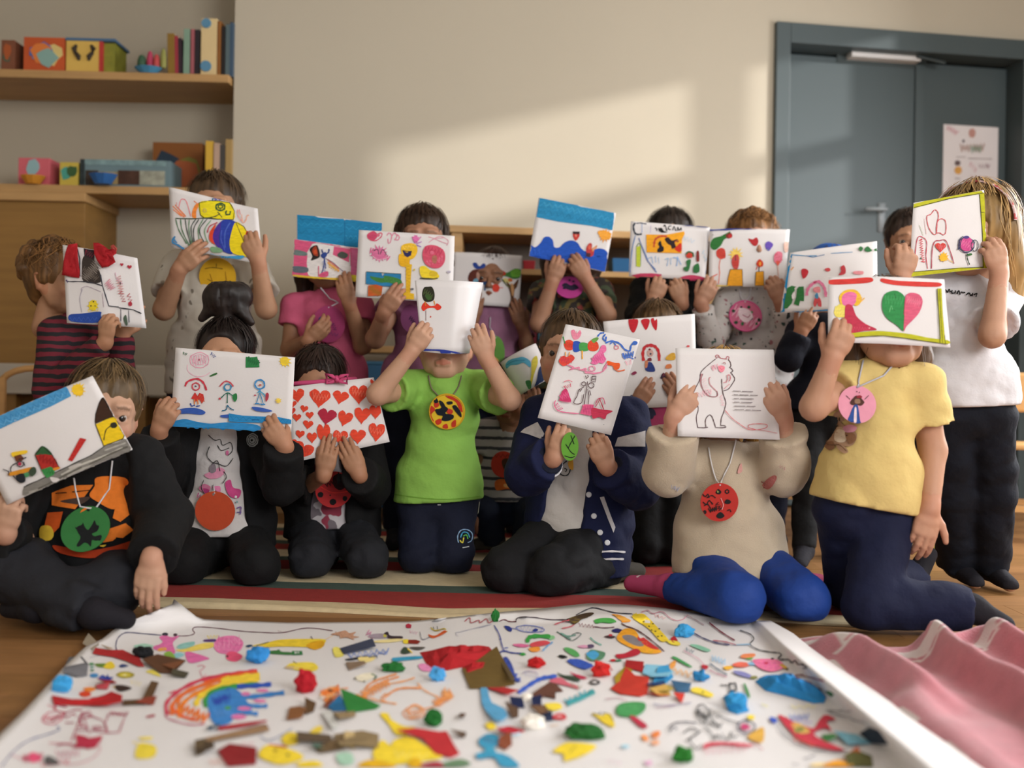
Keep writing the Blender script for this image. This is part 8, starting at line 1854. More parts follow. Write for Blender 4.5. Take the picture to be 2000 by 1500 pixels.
for o_, col, pts in [
    (Rz, 'a89c8a', [690, 490, 775, 545, 720, 585, 645, 545]), (Rz, 'a8282a', [745, 580, 840, 600, 960, 605, 1090, 655, 1125, 715, 1080, 715, 980, 670, 880, 640, 725, 615]),
    (Rz, '74747a', [540, 645, 640, 640, 690, 700, 680, 790, 600, 800, 490, 770]), (Rz, '5a3a24', [1110, 690, 1230, 645, 1450, 670, 1400, 720, 1350, 770, 1250, 765]), (Rz, '7a4a2c', [1240, 650, 1448, 668, 1350, 755, 1270, 720]),
    (Rz, '4a4636', [1350, 765, 1475, 765, 1450, 805, 1335, 798]), (Rz, '8a1c20', [790, 830, 880, 825, 910, 845, 830, 860, 755, 850]), (Rz, 'b01f22', [405, 945, 560, 975, 700, 975, 820, 950, 870, 930, 955, 975, 950, 1025, 820, 1035, 620, 1020, 420, 1010]),
    (Rz, '5a4128', [960, 985, 1110, 975, 1180, 860, 1240, 865, 1190, 960, 1120, 1010, 960, 1020]), (Rz, '8a3a28', [1130, 970, 1225, 950, 1200, 1015, 1060, 1020]), (Rz, 'b0444c', [745, 870, 860, 870, 840, 895, 760, 890]),
    (Sz, '5a4a34', [-80, 1330, 0, 1320, 0, 1390, -70, 1420]), (Sz, '35506a', [20, 1190, 110, 1185, 115, 1215, 30, 1220]), (Sz, 'b03038', [105, 1190, 300, 1160, 480, 1150, 485, 1170, 200, 1205, 110, 1215]), (Sz, '9a7a5a', [0, 1280, 480, 1170, 505, 1225, 20, 1320]),
    (Sz, '4a3c2c', [-70, 1320, 60, 1280, 75, 1380, -50, 1420]), (Sz, '8a2024', [100, 1380, 190, 1340, 405, 1385, 400, 1480, 180, 1500]),
    (Sz, '3c4258', [1055, 575, 1310, 525, 1335, 575, 1085, 620]), (Sz, '8a7460', [1100, 685, 1245, 685, 1260, 715, 1130, 745]), (Sz, '8a5a34', [660, 1040, 740, 1030, 790, 1060, 760, 1130, 640, 1135]), (Sz, '5a4026', [780, 990, 870, 1020, 850, 1070, 790, 1090]),
    (Sz, '1f5f8a', [960, 1040, 1050, 970, 1090, 1000, 1110, 1060, 1000, 1065]), (Sz, '2a7a34', [1060, 925, 1150, 950, 1372, 1022, 1340, 1045, 1180, 1070, 1110, 1070]), (Sz, '96805e', [1000, 1080, 1170, 1070, 1180, 1110, 1050, 1165]), (Sz, '8a4a2c', [930, 1020, 990, 960, 1000, 1000, 940, 1050]),
    (Sz, '5a4a38', [715, 1270, 980, 1255, 1000, 1310, 720, 1330]), (Sz, '8a7654', [1010, 1250, 1230, 1220, 1360, 1250, 1355, 1360, 1180, 1360, 1050, 1380]), (Sz, '6a563c', [860, 1360, 1080, 1300, 1100, 1370, 900, 1395]), (Sz, 'b8a070', [1090, 1250, 1170, 1240, 1175, 1360, 1090, 1340]), (Sz, '4a6a5a', [835, 1330, 960, 1330, 940, 1365, 850, 1380]),
    (Sz, 'b82a30', [1500, 1250, 1650, 1235, 1830, 1250, 1890, 1245, 1940, 1320, 1990, 1400, 1920, 1430, 1800, 1400, 1700, 1290]), (Tz, '5a4636', [315, 1250, 445, 1235, 430, 1275]), (Sz, 'c8c8c4', [910, 1080, 990, 1065, 1050, 1200, 1000, 1230]),
    (Tz, '6a5426', [410, 740, 500, 700, 680, 590, 825, 855, 700, 880, 470, 890]), (Tz, '5a4a2e', [655, 590, 690, 590, 825, 850, 790, 860]), (Tz, '5a4030', [390, 1085, 440, 1085, 415, 1135, 390, 1120]),
    (Tz, 'b82c30', [600, 885, 740, 880, 850, 935, 760, 950]), (Tz, '5f3a2c', [960, 940, 1080, 870, 1140, 865, 1200, 910, 1140, 915, 1140, 970, 1060, 950, 970, 975]), (Tz, '5a4230', [745, 1030, 850, 1060, 850, 1110, 800, 1120]), (Tz, '16224a', [780, 980, 880, 990, 900, 1040, 800, 1030]), (Tz, '16224a', [950, 985, 1030, 980, 1030, 1040, 960, 1045]), (Tz, '6a4c34', [940, 1060, 1060, 1045, 1100, 1100, 1030, 1100]), (Tz, '24304e', [1020, 1100, 1110, 1100, 1120, 1140, 1060, 1140]),
    (Tz, '5aa4d0', [550, 860, 600, 850, 620, 950, 640, 1000, 740, 1060, 765, 1130, 720, 1175, 660, 1160, 600, 1080, 565, 1010]), (Tz, '8a4a30', [700, 1290, 790, 1270, 800, 1330, 750, 1370, 690, 1340]), (Tz, 'b01f30', [680, 1230, 780, 1185, 900, 1220, 830, 1240, 720, 1270]),
    (Tz, 'a8901f', [1600, 800, 1680, 730, 1740, 760, 1700, 830, 1610, 850]), (Tz, 'c03424', [1570, 890, 1640, 830, 1690, 740, 1760, 800, 1870, 820, 1860, 930, 1800, 950, 1640, 930]), (Tz, 'a81c20', [1690, 670, 1830, 700, 1820, 760, 1680, 720]), (Tz, '86c4de', [1840, 700, 1990, 710, 2060, 760, 2020, 830, 1880, 820, 1820, 770]), (Tz, '1f3f70', [1850, 880, 1900, 840, 1990, 830, 2000, 860, 1900, 890]), (Tz, 'c8a050', [1870, 910, 2000, 880, 2040, 940, 1950, 950]),
    (Uz, '3a94c4', [340, 740, 420, 715, 460, 800, 400, 850, 300, 850]), (Uz, '3a6488', [440, 840, 600, 870, 580, 915, 490, 915]), (Uz, 'c03424', [230, 920, 420, 945, 330, 955]), (Uz, 'c83428', [460, 945, 550, 945, 525, 1005]), (Uz, 'b8a04a', [270, 910, 420, 860, 460, 900, 420, 940]),
    (Uz, '2a6a34', [1610, 890, 1670, 860, 1740, 915, 1690, 960, 1640, 930]), (Uz, '7ab4c8', [1715, 1240, 1900, 1255, 2000, 1320, 1820, 1345]), (Uz, '23303e', [1915, 1240, 2000, 1190, 2080, 1220, 2150, 1330, 2000, 1320]), (Uz, '4a8a50', [1620, 1255, 1710, 1245, 1740, 1300, 1640, 1310]), (Uz, '5a5a30', [1800, 1440, 1900, 1400, 2010, 1420, 2020, 1500, 1830, 1500]), (Uz, 'a8522a', [1790, 1430, 1900, 1390, 1920, 1410, 1830, 1450]),
    (Rz, 'ad9a86', [790, 570, 880, 575, 850, 590])]:
    scrap(o_, col, pts)
def crumple(o_, col, cx, cy, rx, ry, seed=1, flat=.8, name='tissue_ball', depth=1.0):
    px, py = o_[0] + cx / 4, o_[1] + cy / 4
    c = on_paper(px, py + ry / 4 * .55)
    s = c[1] / F / 4
    R_ = (rx * s, rx * s * depth * .75, ry * s * 1.15)
    bm = bmesh.new(); bmesh.ops.create_icosphere(bm, subdivisions=4, radius=1)
    rr = random.Random(seed)
    pl = [norm((rr.gauss(0, 1), rr.gauss(0, 1), rr.gauss(0, 1))) for _ in range(13)]
    for v in bm.verts:
        d = np.array(v.co)
        f = 1.0
        for i, p in enumerate(pl):
            f -= .085 * abs(math.sin(3.4 * float(d @ p) + i)) * (1 if i % 2 else .7)
        f += .20 * float(vnoise(np.array(d[0] * 2.6 + seed), np.array(d[1] * 2.6), np.array(d[2] * 2.6)))
        f = max(.35, f + .45)
        q = c + d * np.array(R_) * f + A(0, 0, R_[2] * .72)
        q[2] = max(q[2], c[2] + .001)
        v.co = q
    me = bpy.data.meshes.new(name); bm.to_mesh(me); bm.free()
    return link(name, me, mat('tissue_' + col, col, .8, .12, 30, .3, 120), big, False)
for i, a_ in enumerate([(Rz, '14161a', 1115, 610, 85, 50), (Rz, '3a9ad4', 485, 865, 88, 70), (Sz, '2f86cc', 410, 640, 100, 68), (Sz, 'a81422', 790, 855, 95, 95), (Sz, '1f6a2c', 1475, 720, 100, 38), (Sz, '4a9ed8', 1820, 785, 68, 58), (Sz, '1a6426', 1785, 1130, 84, 66),
                        (Tz, 'b0181c', 985, 690, 70, 44), (Tz, 'c02420', 1490, 750, 84, 60), (Tz, '1d5c24', 1365, 1230, 165, 55), (Tz, '1f6a2c', 668, 330, 34, 52), (Uz, '1f6a1f', 540, 1415, 98, 62), (Uz, '2f8cc4', 950, 1005, 100, 72), (Uz, '2a7ab0', 675, 795, 66, 44), (Uz, '3a9ad4', 545, 445, 84, 50), (Tz, 'e8e0d4', 915, 960, 46, 34), (Tz, 'ece6dc', 960, 1155, 110, 56)]):
    crumple(*a_, seed=i + 2)
# big folded red tissue over the brown card, and the long blue tissue roll
def tissue_heap(o_, col, pts, h, seed, name='folded_tissue'):
    rr = random.Random(seed)
    q = [(o_[0] + pts[i] / 4, o_[1] + pts[i + 1] / 4) for i in range(0, len(pts), 2)]
    B_ = [on_paper(*p) for p in q]; c = sum(B_) / len(B_); n = len(B_)
    V = [tuple(b + A(0, 0, .001)) for b in B_]; F_ = []
    R1 = 4
    for r_ in range(1, R1 + 1):
        t = 1 - r_ / (R1 + 1)
        for b in B_: V.append(tuple(c + (b - c) * t + A(0, 0, .001 + h * (1 - t * t) * rr.uniform(.45, 1.2))))
    V.append(tuple(c + A(0, 0, h)))
    for r_ in range(R1):
        for k in range(n):
            a, b = r_ * n + k, r_ * n + (k + 1) % n
            F_ += [(a, b, b + n), (a, b + n, a + n)]
    for k in range(n): F_.append((R1 * n + k, R1 * n + (k + 1) % n, (R1 + 1) * n))
    F_.append(tuple(reversed(range(n))))
    return MB().add(V, F_).build(name, mat('tissue_' + col, col, .8, .12, 30, .3, 120), big)
tissue_heap(Tz, 'ab1a22', [80, 600, 250, 575, 420, 560, 620, 555, 660, 600, 650, 650, 560, 680, 420, 715, 300, 740, 190, 735, 130, 690], .022, 3)
tissue_heap(Tz, 'a8161e', [410, 720, 520, 700, 620, 690, 590, 740, 430, 780], .012, 4)
tissue_heap(Uz, '2a88c8', [1100, 830, 1140, 795, 1240, 790, 1400, 840, 1600, 890, 1655, 950, 1640, 995, 1560, 1000, 1380, 950, 1180, 900], .026, 5)
tissue_heap(Uz, '2f8cc4', [850, 950, 900, 945, 930, 1010, 960, 930, 990, 925, 1055, 1060, 960, 1085, 890, 1060], .016, 6)
# ------------------------------------------------------------------ prints, trims and accessories on the children
def prt(key, objs, text, name, off=.0022, step=7.0, split=True):
    k = KIDS[key]; o = [k['objs'][q] for q in objs]
    kk = Ink(step); kk.run(text)
    return kk.lay(name, bvh_of(*o), k['root'], off, .00025, M_CLOTHINK, None, split)
M_CLOTHINK = mat('fabric_print', 'v', .9, .10, 60, .15, 400, attr=True, spec=.15)
# front left: orange angular print
prt('frontleft', ['t_shirt'], '''
@ 0 680
F d8742a 760 1010 960 1005 1015 1060 1020 1180 960 1240 870 1260 760 1200 700 1150 740 1080;f d8742a 1030 935 1100 940 1095 1090 1012 1085 1010 1060 1035 1060;f d8742a 405 1130 560 1075 730 1070 640 1190 590 1260 410 1230;f d8742a 900 1240 1040 1190 1030 1290 940 1360 880 1330
F 4a3a34 480 1195 700 1160 640 1220 560 1215;l 2a1a14 7 440 1135 530 1130;l 2a1a14 7 570 1125 720 1110
f c0521e 380 1290 500 1280 470 1400 420 1450 350 1420;f d8742a 860 1410 980 1370 1040 1420 960 1480 870 1470;F a83a1c 420 1540 560 1560 700 1580 900 1540 1030 1500 1040 1545 900 1600 700 1640 480 1600;F c85a24 820 1620 990 1600 1010 1640 940 1670
F d8b43a 330 1400 400 1390 430 1450 400 1500 330 1490;F d8b43a 850 1440 890 1430 880 1480;F d8b43a 780 1540 830 1530 810 1550;F d8742a 640 1270 760 1260 800 1360 860 1420 900 1400 880 1500 600 1500''', 'shirt_print')
prt('bun', ['t_shirt'], '''
@ 0 680
s 3a3a3a 6 1630 680 1680 720 1720 715 1740 760 1800 740 1815 800 1780 840;s 3a3a3a 6 1700 760 1730 800 1790 780;s 3a3a3a 6 1640 770 1620 840 1660 890 1700 900 1770 920 1820 860;e c86a94 1775 820 12 20
F d890ac 1600 990 1660 960 1720 930 1760 960 1720 1010 1640 1020;s 3a3a3a 6 1650 920 1700 880 1720 960;F 8a8088 1640 930 1680 900 1690 960 1650 975;F c07090 1560 1100 1600 1060 1650 1090 1620 1140;F a83a70 1590 1100 1640 1110 1620 1150;F c04a80 1760 1060 1800 1030 1820 1090 1880 1110 1860 1170 1790 1150;F d880a8 1660 1090 1720 1080 1720 1130;s 3a3a3a 5 1600 1030 1580 1100 1640 1180;s 3a3a3a 6 1750 960 1770 1010 1740 1060
s 6a4a8a 8 1850 1250 1880 1240 1875 1300;s 5a4a8a 7 1850 1280 1885 1280;e d8d4d4 1840 1160 10 10;e 7aa0a0 1850 1200 8 8;z b04a80 6 1550 1150 1600 1180 20 6''', 'shirt_print')
prt('varsity', ['t_shirt'], '''
@ 850 650
s 2a2a2a 8 1030 1000 990 1040 975 1090 1000 1115 1040 1110 1060 1060;F d8a040 1040 1010 1075 985 1080 1070 1050 1060;s 2a2a2a 7 1010 1060 1030 1070 1020 1090''', 'shirt_print')
prt('yellow', ['t_shirt'], '''
@ 1500 650
F a8866a 470 700 540 680 600 720 690 780 685 850 640 890 560 880 480 880 450 830;F c4a88a 530 740 620 760 610 850 530 850;F dccab0 545 760 615 775 605 855 525 845;F 8a6448 450 870 510 850 525 900 490 920 455 900;F a8866a 540 880 600 890 630 930 600 945 560 920;F a8866a 510 640 580 600 600 680 520 710;F a85a5a 500 560 540 510 560 540 530 600 490 610;F a8866a 545 500 585 465 590 490 560 540;F 8a6448 610 780 680 790 690 840 640 870;e 3a2a20 530 720 16 8;e 3a2a20 625 805 6 6;s 6a4a34 6 450 830 480 880 560 880 620 930
F d090a0 600 740 650 720 700 740 680 775 620 780''', 'shirt_print')
prt('bear', ['sweatshirt'], '''
@ 1200 600
F a8605a 1160 1390 1200 1340 1250 1310 1270 1330 1240 1390 1200 1420;s 8a4a4a 6 1150 1360 1180 1380 1170 1410;z b0706a 6 1170 1400 1260 1330 24 8;z 9a9aa8 6 440 1400 500 1420 18 8;F c8948c 960 1270 985 1220 995 1280 960 1300;z a87a7a 5 1290 1240 1330 1260 12 5''', 'shirt_print')
prt('bear', ['sweatshirt'], '''
@ 1200 600
l 8a7a68 8 345 940 430 990 490 1000;l 8a7a68 7 400 970 440 920''', 'seam')
prt('whitetee', ['t_shirt'], '''
@ 1500 340
s 2a2a2a 10 1385 905 1400 925 1415 905 1425 925;s 2a2a2a 10 1440 910 1435 930 1460 930 1465 912;s 2a2a2a 10 1475 940 1490 915 1500 945;l 2a2a2a 10 1505 925 1540 928;s 2a2a2a 10 1545 945 1570 930 1580 950 1600 935 1590 955;s 2a2a2a 10 1605 945 1632 935 1625 960''', 'chest_lettering')
prt('green', ['trousers'], '''
@ 450 900
s 8aa8c8 7 1780 640 1775 590 1800 545 1850 540 1885 570 1880 620 1850 640;s 4a9ac0 8 1795 600 1815 560 1850 565 1865 600;s d8c84a 8 1790 620 1810 640 1820 600;s 5aa84a 8 1815 590 1840 580 1850 610;l c8ccd0 7 1810 680 1860 672''', 'embroidery')
prt('green', ['trousers'], '''
@ 450 900
l b8b8a0 5 1282 320 1275 400;l b8b8a0 5 1940 320 1930 420;l c8c8c4 6 1620 345 1645 345''', 'side_piping')
prt('green', ['t_shirt'], '''
@ 450 900
s 6a9a34 5 1275 262 1500 290 1700 300 1950 278''', 'hem_seam')
prt('bun', ['jacket'], '''
@ 450 700
e 9aa0a0 175 640 48 54;o 3a3a3a 6 175 640 38 42;o 3a3a3a 5 175 640 24 26;e 1a1a1a 172 642 9 9''', 'round_badge', split=False)
# varsity jacket trims
prt('varsity', ['jacket'], '''
@ 850 650
f c8c4c4 668 780 700 750 800 700 850 790 830 835 740 800;f c8c4c4 1405 890 1430 820 1640 768 1638 892''', 'shoulder_band')
prt('varsity', ['jacket'], '''
@ 850 900
f c4c0c0 1285 285 1318 280 1360 400 1405 520 1390 562 1350 460''', 'pocket_welt')
prt('varsity', ['jacket'], '''
@ 850 900
s d0cccc 15 1150 698 1250 712 1380 708 1482 716;s d0cccc 15 1150 758 1250 772 1380 768 1470 768''', 'hem_stripe')
kv = KIDS['varsity']
bv = bvh_of(kv['objs']['jacket'])
def surf(bvh, px, py):
    d = ray(px, py); d = d / np.linalg.norm(d)
    hit, n, _, ds = bvh.ray_cast(Vector(CAM), Vector(d))
    return (np.array(hit), np.array(n)) if hit is not None else (None, None)
for px, py in ((1150, 966), (1160, 1008), (1172, 1040), (1186, 1060)):
    h_, n_ = surf(bv, px, py)
    if h_ is None: continue
    m = MB().tube([h_ - n_ * .001, h_ + n_ * .0018, h_ + n_ * .0034, h_ + n_ * .0036], [.0085, .0085, .0066, .002], 14)
    m.build('button', mat('button_white', 'd4d4d6', .4), kv['root'], smooth=False)
for i in (0, 1):
    a, b = kv['EL'][i], kv['WR'][i]; d = norm(b - a); e = a + (b - a) * .86
    for t in (.012, .032):
        c = e - d * t; r_ = .0452 * 1.05
        ux = norm(np.cross(d, A(.2, 1, .3))); uy = np.cross(d, ux)
        MB().tube([c + (ux * math.cos(w) + uy * math.sin(w)) * r_ for w in [2 * math.pi * q / 24 for q in range(25)]], .0032, 6, cap=False).build('cuff_stripe', mat('stripe_white', 'd0cdd0', .8), kv['root'], smooth=True)
# hair band and bow
kh = KIDS['hearts']; hc, RH, s_ = kh['hc'], kh['RH'], kh['s']
pts = [hc + RH @ (A(math.sin(a) * .083, -.092 + .03 * (1 - math.cos(a)) * 2.2, .066 - .02 * abs(math.sin(a))) * s_) for a in [R(q) for q in range(-88, 89, 11)]]
bandm = mat('band_pink', 'c84a78', .7, .05, 30)
pb = [P(px, py, 3.165) for px, py in ((566, 751), (590, 748), (615, 747), (640, 744), (662, 742))]
MB().tube([pb[0] + A(-.02, .06, -.004)] + pb + [pb[-1] + A(.04, .07, .004)], .0075, 8).build('hair_band', bandm, kh['root'], smooth=True)
m = MB(); bc = P(658, 741, 3.155)
for s in (-1, 1):
    m.tube([bc, bc + A(s * .014, -.004, .010), bc + A(s * .034, 0, .016), bc + A(s * .030, .002, -.012), bc + A(s * .012, -.003, -.007), bc], [.005, .006, .005, .005, .006, .004], 6)
m.tube([bc + A(0, 0, -.006), bc + A(0, -.006, 0), bc + A(0, 0, .008)], .008, 7)
m.build('hair_bow', bandm, kh['root'], smooth=True)
kw = KIDS['whitetee']; hc, RH, s_ = kw['hc'], kw['RH'], kw['s'] * 1.16
V, Q = surfnet([Prim((-.09, -.005, .03), (.09, -.005, .03), .001, .001)], .01) if False else (None, None)
m = MB(); pts = []
for q in range(25):
    a = math.pi * q / 24
    pts.append(hc + RH @ (A(math.cos(a) * .0875, -.022, .030 + math.sin(a) * .087) * s_))
vs = []; fs = []
for i, p in enumerate(pts):
    o_ = norm(p - (hc + RH @ (A(0, -.022, .02) * s_))); w = RH @ A(0, .013, 0)
    vs += [p - w + o_ * .002, p + o_ * .006, p + w + o_ * .002, p - o_ * .003]
    if i:
        for k in range(4): fs.append(((i - 1) * 4 + k, (i - 1) * 4 + (k + 1) % 4, i * 4 + (k + 1) % 4, i * 4 + k))
m.add(vs, fs); m.build('headband', blotch('headband', 'c8a8a4', ['b84a4a', 'd8d0cc'], 40, .55), kw['root'], smooth=True)
kb = KIDS['bun']; hc, RH, s_ = kb['hc'], kb['RH'], kb['s']
c = hc + RH @ (A(0, .021, .128) * s_)
MB().tube([c + RH @ A(math.cos(a) * .024, math.sin(a) * .024, 0) for a in [2 * math.pi * q / 16 for q in range(17)]], .006, 6, cap=False).build('hair_tie', mat('tie_blue', '28406a', .8), kb['root'], smooth=True)
kc = KIDS['cap']; hc, RH, s_ = kc['hc'], kc['RH'], kc['s']
V, Q = surfnet([Prim((0, .010, .040), (0, .024, .038), .086, .086, .088, .094, (1, 0, 0), k=.02, planes=(((0, 0, .045), (0, .12, -1)),)), Prim((0, -.06, .052), (0, -.092, .046), .070, .045, .006, .005, (1, 0, 0), k=.01)], .005)
link('cap', npmesh('cap', hc + (V * s_) @ RH.T, Q), cl('cap_blue', '1f56a8', .08), kc['root'], True)
# ------------------------------------------------------------------ paper medals on strings
def medal(key, label, px, py, rx, ry, col, art, objs, cord=None, tilt=-6, neck=None, ccol='cfcdd2', off=.016, D=None, turn=0, edge=None):
    k = KIDS[key]; bvh = bvh_of(*[k['objs'][q] for q in objs])
    h_, n_ = surf(bvh, px, py)
    if D is not None: h_ = P(px, py, D)
    if h_ is None: h_ = P(px, py, k['S'][1] - .09)
    d = ray(px, py); h_ = h_ - d * off
    c = h_; r_ = max(rx, ry) / F * c[1]
    t = math.degrees(math.acos(min(1, ry / max(rx, ry)))) if ry < rx else 0
    n = norm(A(math.sin(R(turn)), -math.cos(R(tilt + t)), math.sin(R(tilt + t))))
    ux = norm(np.cross(A(0, 0, 1), -n)); ux = ux if ux[0] > 0 else -ux; uy = np.cross(n, ux); uy = uy if uy[2] > 0 else -uy
    sx = min(1, rx / max(rx, ry))
    e = empty('medal', c, label, 'medal')
    N_ = 40; vs = []
    for zz in (-.0012, .0012):
        for rr_ in (1.0, .5):
            vs += [c + ux * math.cos(2 * math.pi * q / N_) * r_ * rr_ * sx + uy * math.sin(2 * math.pi * q / N_) * r_ * rr_ + n * zz for q in range(N_)]
        vs.append(c + n * zz)
    H_ = 2 * N_ + 1; fs = []
    for q in range(N_):
        q2 = (q + 1) % N_
        for b, fl in ((0, 1), (H_, 0)):
            f1 = (b + q, b + q2, b + N_ + q2, b + N_ + q); f2 = (b + N_ + q, b + N_ + q2, b + 2 * N_)
            fs += [f1, f2]
        fs.append((q, q2, H_ + q2, H_ + q))
    disc = MB().add(vs, fs).build('disc', mat('card_' + col, col, .75, .05, 40, .05, 200), e)
    if edge:
        MB().tube([c + ux * math.cos(2 * math.pi * q / N_) * r_ * sx + uy * math.sin(2 * math.pi * q / N_) * r_ for q in range(N_ + 1)], .003, 6, cap=False).build('rim', mat('card_' + edge, edge, .75), e, smooth=True)
    if art: ink_on([disc], art, 'painted_mark', e, 7.0, .0008)
    if cord:
        top = c + uy * r_ * .90 + n * .002
        for line in cord:
            pts = []
            for (qx, qy) in line:
                hh, nn = surf(bvh, qx, qy)
                pts.append(hh + nn * .0045 if hh is not None else P(qx, qy, c[1] + .02))
            pts.append(top)
            q = [pts[0]]
            for a, b in zip(pts[:-1], pts[1:]): q += [a + (b - a) * f for f in (.33, .67, 1)]
            for i in range(1, len(q) - 1):
                sx_ = 1000 + (CR.T @ (q[i] - CAM))[0] / -(CR.T @ (q[i] - CAM))[2] * F; sy_ = 750 - (CR.T @ (q[i] - CAM))[1] / -(CR.T @ (q[i] - CAM))[2] * F
                hh, nn = surf(bvh, sx_, sy_)
                if hh is not None and abs(hh[1] - q[i][1]) < .05 and hh[1] - .004 < q[i][1]: q[i] = hh + nn * .004
            # close the loop round the back of the neck
            MB().tube(q + [], .0022, 6).build('string', mat('string_' + ccol, ccol, .7), e, smooth=True)
    return e
medal('tall', 'round yellow medal hanging on the beige patterned T-shirt', 425, 541, 36, 37, 'd8a822', '''
@ 0 350
s 8a6a1a 7 1600 700 1660 690 1740 700;l 8a6a1a 6 1690 660 1690 690;s a87a1a 7 1640 740 1660 800;s a87a1a 7 1760 720 1770 800;s 8a6a1a 6 1620 780 1700 820''', ['t_shirt'])
medal('pink', 'dark pink medal with blue scribbles on the pink T-shirt', 642, 633, 32, 36, 'a03a68', '''
@ 450 380
F 3a3a6a 690 970 715 950 730 985 790 1000 780 1015 700 1005;z 5a2a5a 7 800 1010 820 1060 14 6;z 6a3a6a 6 760 1080 840 1100 14 6''', ['t_shirt'], cord=[[(626, 562), (645, 585), (660, 592)], [(652, 604)]], off=.03)
medal('mauve', 'mauve medal half hidden beside the curled white sheet', 802, 622, 20, 27, '8a4a78', '@ 450 380\nz 4a2a4a 7 1400 960 1435 1000 20 6', ['t_shirt'], off=.03, turn=-10)
medal('alice', 'green oval medal with an orange patch hanging on a long string', 968, 690, 18, 34, '5a8a3a', '@ 850 360\nF d8a060 450 1340 500 1380 490 1420 440 1390;z 2a4a2a 7 410 1220 460 1300 16 8', ['t_shirt'], cord=[[(958, 620), (957, 640)]], off=.02, D=3.85)
medal('waves', 'magenta medal with dark blots under the painting of blue waves', 1112, 561, 27, 21, 'b03a86', '''
@ 850 360
F 2a2238 990 790 1020 770 1060 790 1090 780 1120 810 1080 830 1030 820;e 2a2238 1050 750 10 8;e 2a2238 1010 812 14 8;e 2a2238 1080 760 12 8''', ['t_shirt'], off=.05)
medal('curly', 'pink medal dotted with green and black on the spotted sweatshirt', 1456, 617, 31, 29, 'd06a8c', '''
@ 1200 380
z e8b0c4 7 930 900 1120 1020 60 14;e 2a4a34 930 910 14 12;e 2a4a34 1050 880 12 12;e 2a3a34 1130 980 12 14;e 2a4a34 950 1000 16 12;e 3a6a44 1000 1010 12 14;e 2a2a34 1060 970 22 12;e 4a8a5a 1070 920 12 10;F e8d0d8 980 890 1050 900 1080 960 1020 1000 970 950;e 3a2a34 990 880 10 8;s a83a60 6 1000 940 1040 960 1060 940;e 3a6a44 1110 1010 10 10''', ['sweatshirt'], cord=[[(1443, 563), (1446, 580)], [(1466, 563), (1464, 580)]], off=.022, edge='d85a94')
medal('yellow', 'pale pink medal with a small drawn figure in blue on the yellow T-shirt', 1674, 790, 37, 36, 'd890a4', '''
@ 1500 650
F 2a4a8c 670 570 700 565 720 690 735 705 625 700 640 640;F dcc8cc 676 590 690 590 690 700 670 700;F 4a2a24 640 545 665 510 690 490 720 500 735 520 752 545 725 570 690 560 660 565;F 8a6a54 680 520 715 520 718 550 680 550;F 8a2430 690 495 720 488 735 505 700 510;l 3a2a2a 5 610 490 640 520;l 3a2a2a 5 785 490 755 520;l 3a2a2a 5 692 455 696 465;l 3a2a2a 5 712 462 715 472''', ['t_shirt'], cord=[[(1686, 706), (1676, 740)], [(1760, 700), (1725, 735)]], ccol='b0b0ba', off=.02)
medal('bear', 'red medal with black letters and blots on the beige sweatshirt', 1405, 981, 37, 38, 'b02c24', '''
@ 1200 900
F 1c1a1a 790 245 810 220 835 240 825 260 800 258;o 1c1a1a 9 880 240 14 14;F 1c1a1a 860 320 880 300 910 315 900 335 870 335;F 1c1a1a 800 420 830 400 860 430 830 450 800 440;s 1c1a1a 8 690 260 710 280 730 260 740 290;s 1c1a1a 8 720 290 760 270 790 290;s 1c1a1a 8 690 320 720 340 740 310 770 340;s 1c1a1a 8 700 350 730 340 750 370;z 1c1a1a 8 740 390 800 370 20 8;z 3a1a1a 7 800 330 830 380 18 7;s 1c1a1a 7 880 390 900 380 910 400;e 1c1a1a 705 400 14 16;s d8a0a0 5 830 290 850 340 840 380;F 8a8a4a 800 230 815 240 805 250''', ['sweatshirt'], cord=[[(1384, 876), (1390, 905), (1400, 938)], [(1436, 862), (1425, 905), (1410, 938)]], ccol='d0ccca', off=.034)
medal('fringe', 'dark pink medal with a dark hedgehog shape behind the navy jacket', 1270, 811, 34, 32, 'a83a64', '''
@ 1200 600
F 2e2c44 225 850 235 800 270 785 310 800 325 840 310 850 300 870 270 880 235 895 222 880''', ['t_shirt'], cord=[[(1281, 752), (1282, 770)]], off=.03, D=3.44)
medal('roll', 'orange-red medal with a dark blot on the small child in stripes', 983, 907, 24, 26, 'b83420', '''
@ 850 650
F 4a2a18 520 1000 560 980 600 1010 590 1060 540 1070;e 2a2a1a 560 1040 24 20;z 8a2a1a 7 460 960 600 960 16 8''', ['t_shirt'], off=.02)
prt('roll', ['t_shirt'], '''
@ 850 650
F c8642a 470 1160 540 1140 580 1170 640 1160 700 1200 770 1190 700 1230 560 1220 480 1230;F d8a060 540 1180 600 1190 590 1210 540 1205;F 2a2a34 520 1110 620 1120 700 1140 560 1150''', 'shirt_print')
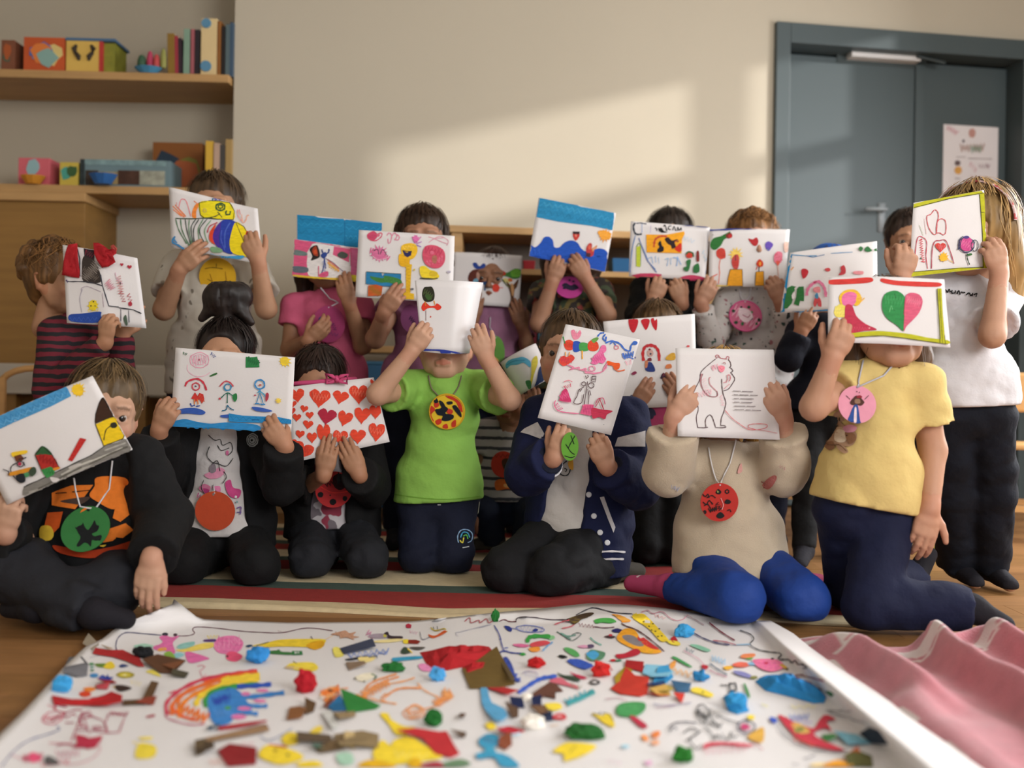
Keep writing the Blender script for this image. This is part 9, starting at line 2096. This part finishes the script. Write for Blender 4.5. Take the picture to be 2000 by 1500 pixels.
medal('green', 'round medal with a black, red and yellow pattern on the lime T-shirt', 873, 804, 34, 34, 'd8b428', '''
@ 450 700
F b83420 1680 290 1740 300 1800 350 1815 420 1790 400 1760 340 1700 310;F b83420 1545 400 1570 370 1600 400 1570 440 1590 490 1560 480;F b83420 1590 350 1620 340 1630 370 1600 385;F b83420 1600 490 1640 470 1650 500 1620 520;F b83420 1660 525 1690 510 1700 545 1665 545;F b83420 1730 500 1760 480 1760 530 1730 535;F b83420 1700 390 1740 410 1720 440 1690 420
F 151a22 1590 330 1610 310 1625 340 1600 350;F 151a22 1600 400 1640 390 1660 370 1690 380 1700 400 1680 430 1740 440 1740 470 1690 490 1650 480 1660 450 1620 440;F 151a22 1690 340 1730 335 1735 355 1700 360;F 151a22 1735 380 1760 365 1800 420 1805 460 1780 440;F 151a22 1650 380 1630 330 1660 340 1680 380''', ['t_shirt'], cord=[[(838, 735), (845, 760), (858, 775)], [(900, 735), (895, 755), (884, 772)]], ccol='7a6a5a', off=.016, edge='c8a020')
medal('hearts', 'red ladybird medal with black spots under the sheet of hearts', 652, 956, 36, 33, 'b02a2c', '''
@ 450 700
F 2a1214 800 930 850 900 900 930 910 990 860 1030 810 1000;z 3a1a1a 8 740 990 840 960 22 8;e 161214 705 1065 22 22;e 161214 802 1122 26 24;e 161214 895 1095 18 20;e 161214 780 1070 6 6;s d83a34 8 700 1000 800 1050 920 1040''', ['t_shirt', 'jacket'], off=.03)
medal('bun', 'plain orange-red medal on the white printed tee', 420, 998, 39, 39, 'c04c2c', '@ 0 900\ne 8a7a74 1668 262 9 10', ['t_shirt'], cord=[[(418, 948)]], off=.02)
medal('frontleft', 'green medal with a black animal shape on the orange-printed top', 167, 1033, 47, 39, '2f7038', '''
@ 0 900
F 15181a 600 520 640 500 650 485 665 520 690 540 720 500 740 465 755 500 775 510 760 550 720 570 740 590 790 580 790 610 750 625 720 620 710 670 690 650 660 640 620 670 600 660 630 600 610 560;e 15181a 690 385 12 10;s 15181a 10 740 600 780 620 790 590;s 15181a 9 610 540 590 520''', ['t_shirt', 'jacket'], cord=[[(146, 935), (150, 960), (158, 990)], [(220, 900), (212, 955), (188, 992)]], ccol='d4d2d6', off=.022)
medal('varsity', 'narrow green medal with black lines under the tall sheet of doodles', 1113, 872, 17, 28, '5f9a34', '''
@ 850 650
s 1c241c 6 1020 870 1060 930 1090 950;s 1c241c 6 1010 960 1060 975 1090 965;s 1c241c 6 1100 790 1060 860 1040 900;l 1c241c 6 1060 800 1085 870''', ['t_shirt', 'jacket'], off=.02, D=2.93)
# printing on the door notice
ink_on([NOTICE], '''
@ 1480 0 .26
z c89098 7 1420 960 1500 1000 24 8;e b88a80 1610 1000 26 36;z a8887c 9 1520 1110 1700 1110 34 14;z 8a9a8a 9 1600 1120 1680 1120 30 8;e 6a6068 1545 1060 10 12;l b0a4a4 8 1490 1180 1560 1180;l b0a4a4 8 1580 1190 1760 1195
e 6a5a5a 1500 1225 22 20;e d09a50 1505 1280 28 30;z c8949c 8 1590 1230 1640 1280 20 7;z a89098 8 1660 1250 1740 1250 20 8;l a8a0a0 10 1480 1340 1520 1342;z c8a8a8 7 1600 1330 1700 1340 20 6;l b8b0b0 6 1580 1370 1740 1375''', 'printed_mark', NOTICE, off=.0009)
